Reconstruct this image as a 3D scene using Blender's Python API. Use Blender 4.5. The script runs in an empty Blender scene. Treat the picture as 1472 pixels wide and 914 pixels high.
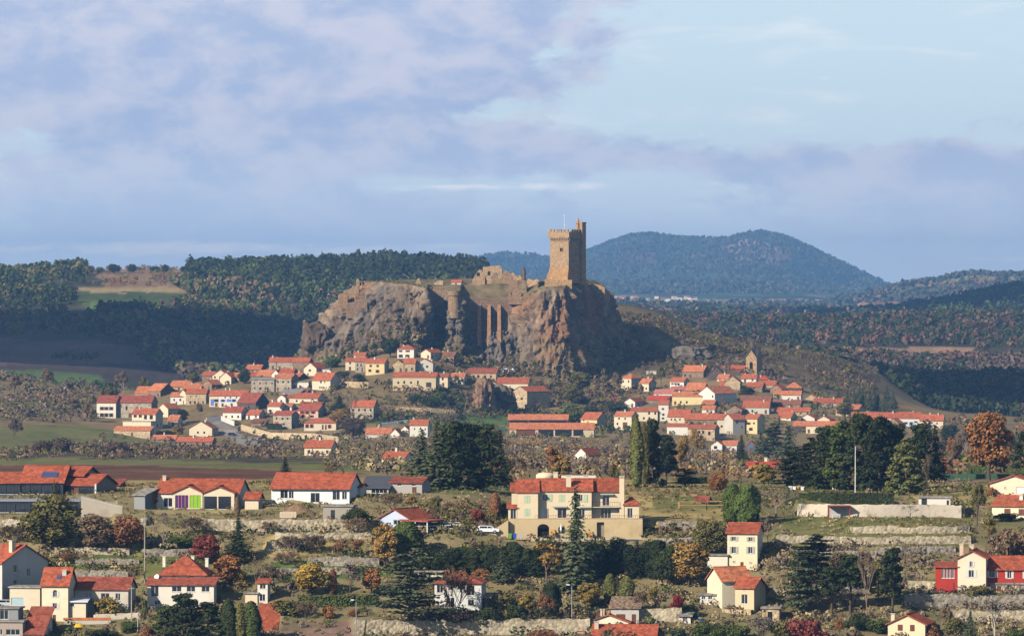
import bpy, math, random
import numpy as np
from mathutils import Vector

random.seed(7)
RNG = np.random.default_rng(11)
SC = bpy.context.scene
COL = SC.collection

# ------------------------------------------------------------------ camera
F = 8000.0          # focal length in photo pixels (photo is 1472 wide)
CX, HOR = 736.0, 430.0
cam_d = bpy.data.cameras.new('camera')
cam = bpy.data.objects.new('camera', cam_d)
COL.objects.link(cam)
cam_d.sensor_width = 36.0
cam_d.lens = 36.0 * F / 1472.0
cam_d.shift_y = -(457.0 - HOR) / 1472.0
cam_d.clip_start = 5.0
cam_d.clip_end = 60000.0
cam.location = (0, 0, 0)
cam.rotation_euler = (math.radians(90), 0, 0)
SC.camera = cam

# ------------------------------------------------------------------ sky and sun
SUN_EL, SUN_AZ = math.radians(28.0), math.radians(48.0)      # azimuth: degrees beside straight behind the camera
SUN = Vector((-math.sin(SUN_AZ) * math.cos(SUN_EL), -math.cos(SUN_AZ) * math.cos(SUN_EL), math.sin(SUN_EL)))
sun_d = bpy.data.lights.new('sun', 'SUN')
sun_d.energy = 5.0
sun_d.angle = math.radians(0.53)
sun_d.color = (1.0, 0.92, 0.80)
sun_o = bpy.data.objects.new('sun', sun_d)
COL.objects.link(sun_o)
sun_o.rotation_euler = (-SUN).to_track_quat('-Z', 'Y').to_euler()

world = bpy.data.worlds.new('World')
SC.world = world
world.use_nodes = True
nt = world.node_tree
nt.nodes.clear()
def N(tree, t, **kw):
    n = tree.nodes.new(t)
    for k, v in kw.items():
        setattr(n, k, v)
    return n
def math_node(tree, op, a, b=None, c=None):
    n = tree.nodes.new('ShaderNodeMath'); n.operation = op
    for i, v in enumerate((a, b, c)):
        if v is None: continue
        if isinstance(v, (int, float)): n.inputs[i].default_value = v
        else: tree.links.new(v, n.inputs[i])
    return n.outputs[0]
def build_world():
    L = nt.links.new
    out = N(nt, 'ShaderNodeOutputWorld'); bg = N(nt, 'ShaderNodeBackground')
    bg.inputs['Strength'].default_value = 0.07
    sky = N(nt, 'ShaderNodeTexSky', sky_type='NISHITA')
    sky.sun_disc = False
    sky.sun_elevation = SUN_EL
    sky.sun_rotation = math.atan2(SUN.x, SUN.y)
    sky.altitude = 700; sky.air_density = 1.0; sky.dust_density = 0.6; sky.ozone_density = 2.0
    tc = N(nt, 'ShaderNodeTexCoord'); sep = N(nt, 'ShaderNodeSeparateXYZ')
    L(tc.outputs['Generated'], sep.inputs[0])
    az = math_node(nt, 'ARCTAN2', sep.outputs['X'], sep.outputs['Y'])        # 0 = straight ahead
    el = math_node(nt, 'ARCSINE', sep.outputs['Z'])
    comb = N(nt, 'ShaderNodeCombineXYZ')
    L(az, comb.inputs[0]); L(el, comb.inputs[1])
    # drift of the cloud edges
    def noise(sx, sy, det, rough, off, dist=0.0):
        mp = N(nt, 'ShaderNodeMapping'); mp.inputs['Scale'].default_value = (sx, sy, 1); mp.inputs['Location'].default_value = off
        L(comb.outputs[0], mp.inputs[0])
        nz = N(nt, 'ShaderNodeTexNoise'); nz.inputs['Scale'].default_value = 1.0
        nz.inputs['Detail'].default_value = det; nz.inputs['Roughness'].default_value = rough
        nz.inputs['Distortion'].default_value = dist
        L(mp.outputs[0], nz.inputs['Vector'])
        return nz.outputs['Fac']
    big = noise(34, 78, 7, 0.62, (3.1, 1.7, 0.4), 0.25)
    fine = noise(120, 260, 5, 0.6, (7.7, 2.2, 3.0), 0.3)
    streak = noise(30, 130, 5, 0.55, (1.2, 5.5, 8.0), 0.4)
    dens = math_node(nt, 'ADD', big, math_node(nt, 'MULTIPLY', math_node(nt, 'SUBTRACT', fine, 0.5), 0.34))
    # the cloud banks in view: broad soft patches in azimuth and elevation (radians)
    def bank(a0, e0, ra, re, amp):
        da = math_node(nt, 'DIVIDE', math_node(nt, 'SUBTRACT', az, a0), ra)
        de = math_node(nt, 'DIVIDE', math_node(nt, 'SUBTRACT', el, e0), re)
        r2 = math_node(nt, 'ADD', math_node(nt, 'MULTIPLY', da, da), math_node(nt, 'MULTIPLY', de, de))
        g = math_node(nt, 'POWER', 2.718, math_node(nt, 'MULTIPLY', r2, -1.0))
        return math_node(nt, 'MULTIPLY', g, amp)
    P = lambda px, py: ((px - 736) / F, (430 - py) / F)
    for px, py, rx, ry, amp in ((330, 110, 430, 230, .34), (760, 60, 190, 75, .22), (640, 210, 260, 45, .16), (1230, 235, 330, 55, .34),
                                (1380, 290, 180, 60, .2), (1150, 95, 330, 95, -.42), (780, 268, 330, 20, -.26), (1000, 165, 260, 26, -.2), (300, 330, 420, 40, .10),
                                (640, 330, 500, 30, .05)):
        a0, e0 = P(px, py)
        dens = math_node(nt, 'ADD', dens, bank(a0, e0, rx / F, ry / F, amp))
    thin = N(nt, 'ShaderNodeMapRange', interpolation_type='SMOOTHSTEP'); L(el, thin.inputs['Value'])       # clouds crowd together near the horizon, open up overhead
    thin.inputs['From Min'].default_value = 0.08; thin.inputs['From Max'].default_value = 0.3; thin.inputs['To Max'].default_value = 0.2
    dens = math_node(nt, 'SUBTRACT', dens, thin.outputs[0])
    mr = N(nt, 'ShaderNodeMapRange', interpolation_type='SMOOTHSTEP')
    L(dens, mr.inputs['Value']); mr.inputs['From Min'].default_value = 0.48; mr.inputs['From Max'].default_value = 0.66
    # thin veil colour of the open sky and body colours of the clouds
    veil = N(nt, 'ShaderNodeMix', data_type='RGBA'); 
    vm = N(nt, 'ShaderNodeMapRange', interpolation_type='SMOOTHSTEP'); L(el, vm.inputs['Value'])          # the air pales towards the horizon
    vm.inputs['From Min'].default_value = 0.03; vm.inputs['From Max'].default_value = 0.22; vm.inputs['To Min'].default_value = 0.80; vm.inputs['To Max'].default_value = 0.0
    L(vm.outputs[0], veil.inputs[0])
    L(sky.outputs[0], veil.inputs[6]); veil.inputs[7].default_value = (9.6, 11.8, 13.4, 1)
    # warm white streaks
    smr = N(nt, 'ShaderNodeMapRange', interpolation_type='SMOOTHSTEP'); L(streak, smr.inputs['Value'])
    smr.inputs['From Min'].default_value = 0.5; smr.inputs['From Max'].default_value = 0.78
    st = N(nt, 'ShaderNodeMix', data_type='RGBA'); L(math_node(nt, 'MULTIPLY', smr.outputs[0], 0.8), st.inputs[0])
    wis = noise(70, 300, 6, 0.6, (4.2, 3.5, 6.0), 0.6)
    L(veil.outputs[2], st.inputs[6]); st.inputs[7].default_value = (12.6, 12.9, 12.9, 1)
    body = N(nt, 'ShaderNodeMix', data_type='RGBA')
    cmr = N(nt, 'ShaderNodeMapRange', interpolation_type='SMOOTHSTEP')
    c2 = noise(60, 110, 6, 0.6, (11.0, 4.0, 1.0), 0.2)
    L(c2, cmr.inputs['Value']); cmr.inputs['From Min'].default_value = 0.37; cmr.inputs['From Max'].default_value = 0.63
    L(cmr.outputs[0], body.inputs[0]); body.inputs[6].default_value = (5.7, 6.9, 9.9, 1); body.inputs[7].default_value = (9.0, 9.0, 10.6, 1)
    mix = N(nt, 'ShaderNodeMix', data_type='RGBA')
    L(math_node(nt, 'MULTIPLY', mr.outputs[0], 0.93), mix.inputs[0]); L(st.outputs[2], mix.inputs[6]); L(body.outputs[2], mix.inputs[7])
    # blue air low over the horizon
    lowm = N(nt, 'ShaderNodeMapRange', interpolation_type='SMOOTHSTEP'); L(el, lowm.inputs['Value'])
    lowm.inputs['From Min'].default_value = 0.004; lowm.inputs['From Max'].default_value = 0.034
    lowm.inputs['To Min'].default_value = 0.8; lowm.inputs['To Max'].default_value = 0.0
    low = N(nt, 'ShaderNodeMix', data_type='RGBA'); L(lowm.outputs[0], low.inputs[0])
    L(mix.outputs[2], low.inputs[6]); low.inputs[7].default_value = (12.0, 13.0, 14.5, 1)
    # sunlit wisps low in the sky
    wsum = math_node(nt, 'SUBTRACT', wis, 0.2)
    for px, py, rx, ry, amp in ((420, 360, 520, 13, .34), (700, 268, 260, 9, .34), (60, 352, 300, 14, .14), (1440, 372, 120, 7, .3), (1090, 270, 120, 16, .2), (960, 192, 160, 8, .16)):
        a0, e0 = P(px, py); wsum = math_node(nt, 'ADD', wsum, bank(a0, e0, rx / F, ry / F, amp))
    wmr = N(nt, 'ShaderNodeMapRange', interpolation_type='SMOOTHSTEP'); L(wsum, wmr.inputs['Value'])
    wmr.inputs['From Min'].default_value = 0.5; wmr.inputs['From Max'].default_value = 0.78; wmr.inputs['To Max'].default_value = .75
    wm = N(nt, 'ShaderNodeMix', data_type='RGBA'); L(wmr.outputs[0], wm.inputs[0]); L(low.outputs[2], wm.inputs[6]); wm.inputs[7].default_value = (17.0, 15.6, 14.6, 1)
    L(wm.outputs[2], bg.inputs['Color']); L(bg.outputs[0], out.inputs['Surface'])
build_world()
vs = SC.view_settings
vs.view_transform = 'Standard'; vs.look = 'None'; vs.exposure = 0.2; vs.gamma = 1.0; vs.use_curve_mapping = False
cy = SC.cycles
cy.use_denoising = True
cy.max_bounces = 5; cy.diffuse_bounces = 0; cy.glossy_bounces = 2; cy.transmission_bounces = 3; cy.transparent_max_bounces = 6; cy.volume_bounces = 0
cy.use_adaptive_sampling = True; cy.adaptive_threshold = 0.02
cy.sample_clamp_indirect = 4.0
SC.render.film_transparent = False

# ------------------------------------------------------------------ small helpers
def X(px, D): return (px - CX) * D / F
def Zp(py, D): return (HOR - py) * D / F
def at(px, py, D): return Vector((X(px, D), D, Zp(py, D)))

def tag(o, label=None, cat=None, group=None, kind=None):
    if label: o['label'] = label
    if cat: o['category'] = cat
    if group: o['group'] = group
    if kind: o['kind'] = kind
    return o
def empty(name, loc=(0, 0, 0), rz=0.0, parent=None):
    o = bpy.data.objects.new(name, None)
    o.empty_display_size = 0.3
    o.location = loc; o.rotation_euler = (0, 0, rz)
    COL.objects.link(o)
    if parent: o.parent = parent
    return o
def link(name, me, parent=None, loc=None, rot=None, scale=None, color=None):
    o = bpy.data.objects.new(name, me)
    COL.objects.link(o)
    if parent: o.parent = parent
    if loc is not None: o.location = loc
    if rot is not None: o.rotation_euler = rot
    if scale is not None: o.scale = scale
    if color is not None: o.color = (*color, 1.0)
    return o

class MB:
    """collects polygons of one mesh object"""
    def __init__(s): s.v = []; s.f = []; s.m = []; s.cur = 0
    def poly(s, pts):
        n = len(s.v); s.v.extend([tuple(p) for p in pts]); s.f.append(tuple(range(n, n + len(pts)))); s.m.append(s.cur)
    def box(s, x0, x1, y0, y1, z0, z1):
        n = len(s.v)
        s.v += [(x0,y0,z0),(x1,y0,z0),(x1,y1,z0),(x0,y1,z0),(x0,y0,z1),(x1,y0,z1),(x1,y1,z1),(x0,y1,z1)]
        for q in ((0,3,2,1),(4,5,6,7),(0,1,5,4),(1,2,6,5),(2,3,7,6),(3,0,4,7)):
            s.f.append(tuple(n + i for i in q)); s.m.append(s.cur)
        return s
    def hexa(s, p):
        """8 points: bottom ring then top ring"""
        n = len(s.v); s.v += [tuple(q) for q in p]
        for q in ((0,3,2,1),(4,5,6,7),(0,1,5,4),(1,2,6,5),(2,3,7,6),(3,0,4,7)):
            s.f.append(tuple(n + i for i in q)); s.m.append(s.cur)
        return s
    def prism(s, poly, y0, y1):
        """polygon in xz pulled from y0 to y1 (poly runs clockwise seen from -y gives outward faces either way)"""
        n = len(s.v); k = len(poly)
        s.v += [(x, y0, z) for x, z in poly] + [(x, y1, z) for x, z in poly]
        s.f.append(tuple(n + i for i in range(k))); s.m.append(s.cur)
        s.f.append(tuple(n + k + i for i in reversed(range(k)))); s.m.append(s.cur)
        for i in range(k):
            j = (i + 1) % k
            s.f.append((n + j, n + i, n + k + i, n + k + j)); s.m.append(s.cur)
        return s
    def tube(s, pts, radii, sides=6, cap=True):
        rings = []
        for i, p in enumerate(pts):
            p = Vector(p)
            a = Vector(pts[max(i - 1, 0)]); b = Vector(pts[min(i + 1, len(pts) - 1)])
            d = (b - a)
            if d.length < 1e-9: d = Vector((0, 0, 1))
            d.normalize()
            u = d.cross(Vector((0.3, 0.9, 0.1)));
            if u.length < 1e-3: u = d.cross(Vector((1, 0, 0)))
            u.normalize(); w = d.cross(u)
            r = radii[i]
            n = len(s.v)
            for k in range(sides):
                t = 2 * math.pi * k / sides
                q = p + u * (r * math.cos(t)) + w * (r * math.sin(t))
                s.v.append(tuple(q))
            rings.append(n)
        for a, b in zip(rings, rings[1:]):
            for k in range(sides):
                j = (k + 1) % sides
                s.f.append((a + k, a + j, b + j, b + k)); s.m.append(s.cur)
        if cap:
            s.f.append(tuple(rings[-1] + k for k in range(sides))); s.m.append(s.cur)
            s.f.append(tuple(rings[0] + k for k in reversed(range(sides)))); s.m.append(s.cur)
        return s
    def lathe(s, prof, sides=12, c=(0, 0)):
        rings = []
        for r, z in prof:
            n = len(s.v)
            for k in range(sides):
                t = 2 * math.pi * k / sides
                s.v.append((c[0] + r * math.cos(t), c[1] + r * math.sin(t), z))
            rings.append(n)
        for a, b in zip(rings, rings[1:]):
            for k in range(sides):
                j = (k + 1) % sides
                s.f.append((a + k, a + j, b + j, b + k)); s.m.append(s.cur)
        s.f.append(tuple(rings[-1] + k for k in range(sides))); s.m.append(s.cur)
        return s
    def mesh(s, name, mats, smooth=False):
        me = bpy.data.meshes.new(name)
        me.from_pydata(s.v, [], s.f)
        if not isinstance(mats, (list, tuple)): mats = [mats]
        for m in mats: me.materials.append(m)
        if len(mats) > 1: me.polygons.foreach_set('material_index', s.m)
        if smooth: me.polygons.foreach_set('use_smooth', [True] * len(me.polygons))
        me.update()
        return me
    def build(s, name, mats, parent=None, smooth=False, loc=None):
        return link(name, s.mesh(name, mats, smooth), parent, loc)

def grid_mesh(name, verts, nr, nc, mats, smooth=True, wrap=False):
    """verts (nr*nc,3) row major -> quads"""
    me = bpy.data.meshes.new(name)
    cc = nc if wrap else nc - 1
    r = np.arange(nr - 1)[:, None]; c = np.arange(cc)[None, :]
    c2 = (c + 1) % nc
    a = r * nc + c; b = r * nc + c2; d = (r + 1) * nc + c; e = (r + 1) * nc + c2
    q = np.stack([a, b, e, d], -1).reshape(-1, 4)
    np_mesh(me, np.asarray(verts), q, mats, smooth)
    return me
def np_mesh(me, V, Q, mats, smooth=False):
    k = Q.shape[1]
    me.vertices.add(len(V)); me.vertices.foreach_set('co', V.astype(np.float32).ravel())
    me.loops.add(Q.size); me.loops.foreach_set('vertex_index', Q.astype(np.int32).ravel())
    me.polygons.add(len(Q)); me.polygons.foreach_set('loop_start', np.arange(0, Q.size, k, dtype=np.int32))
    me.polygons.foreach_set('loop_total', np.full(len(Q), k, dtype=np.int32))
    if not isinstance(mats, (list, tuple)): mats = [mats]
    for m in mats: me.materials.append(m)
    if smooth: me.polygons.foreach_set('use_smooth', np.ones(len(Q), dtype=bool))
    me.update(calc_edges=True)
    return me
def vcol(me, name, C):
    at_ = me.attributes.new(name, 'FLOAT_COLOR', 'POINT')
    A = np.ones((len(C), 4), dtype=np.float32); A[:, :3] = C
    at_.data.foreach_set('color', A.ravel())

# ---- lattice noise in numpy
_perm = RNG.integers(0, 2**31, 4096)
def _h(ix, iy, iz):
    h = (ix * 73856093) ^ (iy * 19349663) ^ (iz * 83492791)
    return (_perm[h & 4095] & 0xffff) / 65535.0
def vnoise(x, y, z=0.0):
    x = np.asarray(x, float); y = np.asarray(y, float); z = np.zeros_like(x) + z
    ix = np.floor(x).astype(np.int64); iy = np.floor(y).astype(np.int64); iz = np.floor(z).astype(np.int64)
    fx, fy, fz = x - ix, y - iy, z - iz
    fx, fy, fz = (t * t * (3 - 2 * t) for t in (fx, fy, fz))
    r = 0
    for a in (0, 1):
        for b in (0, 1):
            for c in (0, 1):
                w = (fx if a else 1 - fx) * (fy if b else 1 - fy) * (fz if c else 1 - fz)
                r = r + w * _h(ix + a, iy + b, iz + c)
    return r * 2 - 1
def fbm(x, y, z=0.0, o=4, g=0.5):
    r = 0; a = 1.0; f = 1.0
    for i in range(o):
        r = r + a * vnoise(np.asarray(x) * f + 17.3 * i, np.asarray(y) * f + 5.1 * i, np.asarray(z) * f + 9.7 * i)
        a *= g; f *= 2.03
    return r
def pchip(xs, Y, xq):
    """monotone cubic along axis 0; Y (n,m); xq (q,) -> (q,m)"""
    xs = np.asarray(xs, float); Y = np.asarray(Y, float)
    if Y.ndim == 1: Y = Y[:, None]
    h = np.diff(xs)[:, None]; dl = np.diff(Y, axis=0) / h
    m = np.zeros_like(Y)
    w1 = 2 * h[1:] + h[:-1]; w2 = h[1:] + 2 * h[:-1]
    with np.errstate(divide='ignore', invalid='ignore'):
        mm = (w1 + w2) / (w1 / dl[:-1] + w2 / dl[1:])
    m[1:-1] = np.where(dl[:-1] * dl[1:] > 0, mm, 0)
    m[0] = dl[0]; m[-1] = dl[-1]
    i = np.clip(np.searchsorted(xs, xq) - 1, 0, len(xs) - 2)
    t = ((xq - xs[i]) / (xs[i + 1] - xs[i]))[:, None]; hh = (xs[i + 1] - xs[i])[:, None]
    return (2*t**3-3*t**2+1)*Y[i] + (t**3-2*t**2+t)*hh*m[i] + (-2*t**3+3*t**2)*Y[i+1] + (t**3-t**2)*hh*m[i+1]
def inpoly(x, y, poly):
    x = np.asarray(x); y = np.asarray(y); r = np.zeros(x.shape, bool); n = len(poly)
    for i in range(n):
        x0, y0 = poly[i]; x1, y1 = poly[(i + 1) % n]
        if y0 == y1: continue
        c = ((y0 > y) != (y1 > y)) & (x < (x1 - x0) * (y - y0) / (y1 - y0) + x0)
        r ^= c
    return r

# ------------------------------------------------------------------ materials
MATS = {}
def srgb(r, g, b):
    return tuple(((c / 255) / 12.92 if c / 255 <= 0.04045 else ((c / 255 + 0.055) / 1.055) ** 2.4) for c in (r, g, b))
def mat(name, col, rough=0.9, var=0.18, scale=0.6, fine=6.0, bump=0.0, bscale=3.0, spec=0.2, metal=0.0, dirt=None, pattern=None, objcol=False, attr=None, stretch=(1, 1, 1), rnd=0.0, macro=0.0):
    """procedural surface: base colour + blotches + grain, optional tile / stone pattern"""
    if name in MATS: return MATS[name]
    m = bpy.data.materials.new(name); m.use_nodes = True
    t = m.node_tree; L = t.links.new
    b = t.nodes['Principled BSDF']
    b.inputs['Roughness'].default_value = rough; b.inputs['Metallic'].default_value = metal
    b.inputs['Specular IOR Level'].default_value = spec
    tc = N(t, 'ShaderNodeTexCoord')
    mp = N(t, 'ShaderNodeMapping'); mp.inputs['Scale'].default_value = stretch; L(tc.outputs['Object'], mp.inputs[0])
    vec = mp.outputs[0]
    def nz(s, det=4, rough_=0.55):
        n = N(t, 'ShaderNodeTexNoise'); n.inputs['Scale'].default_value = s; n.inputs['Detail'].default_value = det; n.inputs['Roughness'].default_value = rough_
        L(vec, n.inputs['Vector']); return n.outputs['Fac']
    n1, n2 = nz(scale), nz(fine, 3)
    fac = math_node(t, 'ADD', math_node(t, 'MULTIPLY', math_node(t, 'SUBTRACT', n1, 0.5), var * 3.0), math_node(t, 'MULTIPLY', math_node(t, 'SUBTRACT', n2, 0.5), var * 1.8))
    if macro: fac = math_node(t, 'ADD', fac, math_node(t, 'MULTIPLY', math_node(t, 'SUBTRACT', nz(macro, 9, .7), .5), .9))
    hgt = n2
    if pattern == 'stone':
        v = N(t, 'ShaderNodeTexVoronoi'); v.inputs['Scale'].default_value = 1.6; L(vec, v.inputs['Vector'])
        sepc = N(t, 'ShaderNodeSeparateColor'); L(v.outputs['Color'], sepc.inputs[0])
        fac = math_node(t, 'ADD', fac, math_node(t, 'MULTIPLY', math_node(t, 'SUBTRACT', sepc.outputs[0], 0.5), 0.6))
        hgt = math_node(t, 'MULTIPLY', v.outputs['Distance'], -1.0)
    if pattern == 'rock':
        v = N(t, 'ShaderNodeTexVoronoi'); v.inputs['Scale'].default_value = 0.25; L(vec, v.inputs['Vector'])
        sepc = N(t, 'ShaderNodeSeparateColor'); L(v.outputs['Color'], sepc.inputs[0])
        fac = math_node(t, 'ADD', fac, math_node(t, 'MULTIPLY', math_node(t, 'SUBTRACT', sepc.outputs[0], 0.5), 0.3))
        hgt = nz(0.5, 8, 0.65)
    mul = math_node(t, 'ADD', fac, 1.0)
    if objcol:
        oi = N(t, 'ShaderNodeObjectInfo'); base = oi.outputs['Color']
    elif attr:
        a = N(t, 'ShaderNodeAttribute', attribute_name=attr); base = a.outputs['Color']
    else:
        rgb = N(t, 'ShaderNodeRGB'); rgb.outputs[0].default_value = (*col, 1); base = rgb.outputs[0]
    if rnd:
        oi = N(t, 'ShaderNodeObjectInfo')
        mul = math_node(t, 'MULTIPLY', mul, math_node(t, 'ADD', 1 - rnd / 2, math_node(t, 'MULTIPLY', oi.outputs['Random'], rnd)))
    sc_ = N(t, 'ShaderNodeVectorMath', operation='SCALE'); L(base, sc_.inputs[0]); L(mul, sc_.inputs['Scale'])
    colout = sc_.outputs[0]
    if dirt is not None:
        dcol, damt, dscale = dirt
        d = N(t, 'ShaderNodeMapRange', interpolation_type='SMOOTHSTEP'); L(nz(dscale, 6, 0.65), d.inputs['Value'])
        d.inputs['From Min'].default_value = 0.5; d.inputs['From Max'].default_value = 0.72; d.inputs['To Max'].default_value = damt
        mx = N(t, 'ShaderNodeMix', data_type='RGBA'); L(d.outputs[0], mx.inputs[0]); L(colout, mx.inputs[6]); mx.inputs[7].default_value = (*dcol, 1)
        colout = mx.outputs[2]
    L(colout, b.inputs['Base Color'])
    if bump:
        bp = N(t, 'ShaderNodeBump'); bp.inputs['Strength'].default_value = min(bump, 1.0); bp.inputs['Distance'].default_value = 0.25 * bscale
        L(hgt, bp.inputs['Height']); L(bp.outputs[0], b.inputs['Normal'])
    MATS[name] = m
    return m
def wallmat(col, stone=False):
    key = ('stone' if stone else 'plaster') + '_%d_%d_%d' % tuple(int(c * 255) for c in col)
    if stone: return mat(key, col, 0.95, 0.16, 0.3, 4.0, bump=0.9, bscale=0.8, pattern='stone', dirt=((col[0]*.55, col[1]*.5, col[2]*.45), 0.55, 0.35))
    return mat(key, col, 0.92, 0.07, 0.22, 3.0, bump=0.15, bscale=0.3, dirt=((col[0]*.68, col[1]*.62, col[2]*.55), 0.5, 0.3))
def roofmat(col):
    key = 'roof_tile_%d_%d_%d' % tuple(int(c * 255) for c in col)
    if key in MATS: return MATS[key]
    return mat(key, col, 0.85, 0.20, 0.35, 2.6, bump=0.55, bscale=0.5, pattern='stone', dirt=((col[0]*.5+.03, col[1]*.7+.03, col[2]*.8+.02), 0.6, 0.45), rnd=0.25)
# ------------------------------------------------------------------ terrain
# each line: distance (m), then the height of the ground there, read as sight lines: (photo column, photo row)
CURVES = [
 (1035, [(0, 935), (1472, 935)]),
 (1080, [(0, 840), (400, 836), (760, 846), (1100, 834), (1472, 838)]),
 (1115, [(0, 758), (200, 752), (500, 752), (640, 752), (760, 770), (940, 768), (1050, 762), (1200, 758), (1472, 762)]),
 (1140, [(0, 735), (200, 734), (400, 730), (560, 722), (660, 728), (760, 748), (900, 742), (1000, 736), (1150, 738), (1300, 735), (1472, 735)]),
 (1180, [(0, 712), (200, 706), (400, 702), (560, 706), (660, 704), (760, 716), (900, 710), (1000, 712), (1150, 718), (1300, 714), (1472, 708)]),
 (1280, [(0, 695), (200, 694), (400, 692), (600, 694), (760, 696), (950, 694), (1150, 697), (1300, 697), (1472, 692)]),
 (1900, [(0, 668), (600, 667), (900, 672), (1200, 676), (1472, 676)]),
 (2500, [(0, 648), (300, 650), (450, 650), (600, 648), (900, 655), (1200, 660), (1472, 662)]),
 (2950, [(0, 628), (150, 637), (300, 645), (450, 642), (600, 634), (750, 634), (900, 645), (1050, 655), (1200, 648), (1472, 650)]),
 (3080, [(0, 607), (150, 618), (300, 636), (450, 632), (600, 624), (750, 628), (900, 632), (1050, 643), (1200, 634), (1350, 630), (1472, 640)]),
 (3250, [(0, 588), (150, 590), (300, 576), (450, 562), (560, 556), (600, 556), (680, 572), (750, 588), (900, 592), (1050, 588), (1200, 598), (1350, 604), (1472, 625)]),
 (3360, [(0, 572), (150, 574), (300, 548), (450, 526), (520, 522), (560, 512), (600, 510), (640, 518), (690, 530), (750, 538), (900, 558), (1050, 546), (1200, 572), (1350, 592), (1472, 615)]),
 (3420, [(0, 562), (150, 570), (300, 545), (430, 520), (520, 510), (560, 504), (600, 503), (640, 510), (700, 516), (800, 530), (870, 532), (930, 528), (1000, 530), (1050, 530), (1120, 540), (1200, 560), (1350, 592), (1472, 610)]),
 (3500, [(0, 553), (150, 562), (300, 562), (430, 516), (520, 480), (600, 470), (750, 470), (870, 490), (935, 490), (985, 500), (1050, 508), (1120, 515), (1200, 538), (1350, 592), (1472, 606)]),
 (3640, [(0, 541), (150, 560), (300, 578), (450, 565), (600, 505), (750, 490), (860, 448), (885, 437), (940, 446), (1000, 474), (1050, 486), (1100, 497), (1180, 507), (1250, 530), (1350, 588), (1472, 600)]),
 (3900, [(0, 545), (150, 568), (300, 585), (450, 578), (600, 545), (750, 540), (900, 490), (1050, 512), (1200, 545), (1350, 575), (1472, 570)]),
 (4300, [(0, 522), (150, 532), (300, 550), (450, 560), (600, 555), (750, 550), (900, 530), (1050, 520), (1200, 532), (1350, 553), (1472, 549)]),
 (4800, [(0, 486), (150, 478), (300, 492), (450, 502), (600, 512), (750, 520), (900, 510), (1050, 508), (1200, 512), (1350, 538), (1472, 532)]),
 (5300, [(0, 432), (150, 424), (300, 428), (450, 425), (600, 425), (750, 450), (900, 490), (1050, 498), (1200, 500), (1350, 512), (1472, 512)]),
 (5800, [(0, 408), (120, 401), (200, 402), (300, 402), (450, 398), (600, 394), (680, 396), (750, 430), (900, 478), (1050, 486), (1200, 484), (1350, 484), (1472, 484)]),
 (6300, [(0, 401), (130, 391), (250, 389), (300, 391), (450, 385), (560, 380), (640, 383), (685, 388), (750, 430), (900, 460), (1050, 464), (1200, 466), (1350, 463), (1472, 463)]),
 (7200, [(0, 425), (300, 425), (600, 425), (750, 436), (900, 462), (1050, 466), (1200, 468), (1350, 464), (1472, 460)]),
 (9200, [(0, 430), (600, 430), (750, 436), (900, 452), (1050, 456), (1200, 457), (1260, 453), (1320, 445), (1400, 431), (1472, 417), (1700, 402)]),
 (11500, [(0, 430), (600, 430), (900, 440), (1050, 447), (1200, 452), (1350, 450), (1472, 436)]),
 (14500, [(0, 430), (600, 430), (900, 431), (1050, 436), (1200, 437), (1260, 425), (1300, 412), (1350, 405), (1395, 396), (1440, 398), (1472, 398), (1700, 395)]),
 (20000, [(0, 420), (600, 420), (700, 415), (800, 411), (900, 405), (1050, 402), (1150, 414), (1250, 424), (1350, 425), (1472, 425)]),
 (25000, [(0, 389), (60, 387), (140, 391), (600, 391), (660, 380), (700, 371), (735, 367), (770, 371), (800, 376), (845, 364), (875, 352), (905, 342), (935, 339), (965, 344), (1000, 346), (1040, 346), (1070, 339), (1092, 336),
          (1115, 339), (1150, 351), (1200, 374), (1250, 397), (1285, 412), (1350, 420), (1472, 425)]),
 (32000, [(0, 430), (1472, 430)]),
]
u_in = np.arange(-24, 1500, 4.0)
u_l = -24 - np.cumsum(np.geomspace(6, 420, 34)); u_r = 1496 + np.cumsum(np.geomspace(6, 420, 34))
U = np.concatenate([u_l[::-1], u_in, u_r])
DD = np.concatenate([np.array([60., 200, 400, 600, 750, 850, 920, 960, 985]), np.arange(1000, 1036, 2.0), np.arange(1036, 1185, 0.8), np.geomspace(1186, 3000, 100), np.arange(3006, 3700, 6.0),
                     np.geomspace(3710, 32000, 230)])
def _terrain():
    Dn = [60, 500, 900] + [c[0] for c in CURVES]
    Z = [np.full(len(U), -95.0), np.full(len(U), -88.0), np.full(len(U), -78.0)]
    for D, pts in CURVES:
        a = np.array(pts, float)
        p = pchip(a[:, 0], a[:, 1], np.clip(U, a[0, 0], a[-1, 0]))[:, 0] if len(a) > 2 else np.interp(U, a[:, 0], a[:, 1])
        Z.append((HOR - p) * D / F)
    H = pchip(Dn, np.array(Z), DD)
    Xw = (U[None, :] - CX) * DD[:, None] / F; Yw = np.repeat(DD[:, None], len(U), 1)
    near = np.clip((2200 - Yw) / 1000, 0, 1)
    H += near * (0.35 * fbm(Xw / 14, Yw / 14, 0, 3)) + (1 - near) * (1.0 * fbm(Xw / 60, Yw / 60, 3.3, 4))
    far = np.clip((Yw - 4000) / 1500, 0, 1)
    H += far * 3.0 * fbm(Xw / 260, Yw / 260, 7.1, 4)
    mt = np.clip((Yw - 12500) / 5000, 0, 1)
    H += mt * 9.0 * fbm(Xw / 900, Yw / 900, 1.9, 4)
    return H, Xw, Yw
HH, XW, YW = _terrain()
LD = DD
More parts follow.
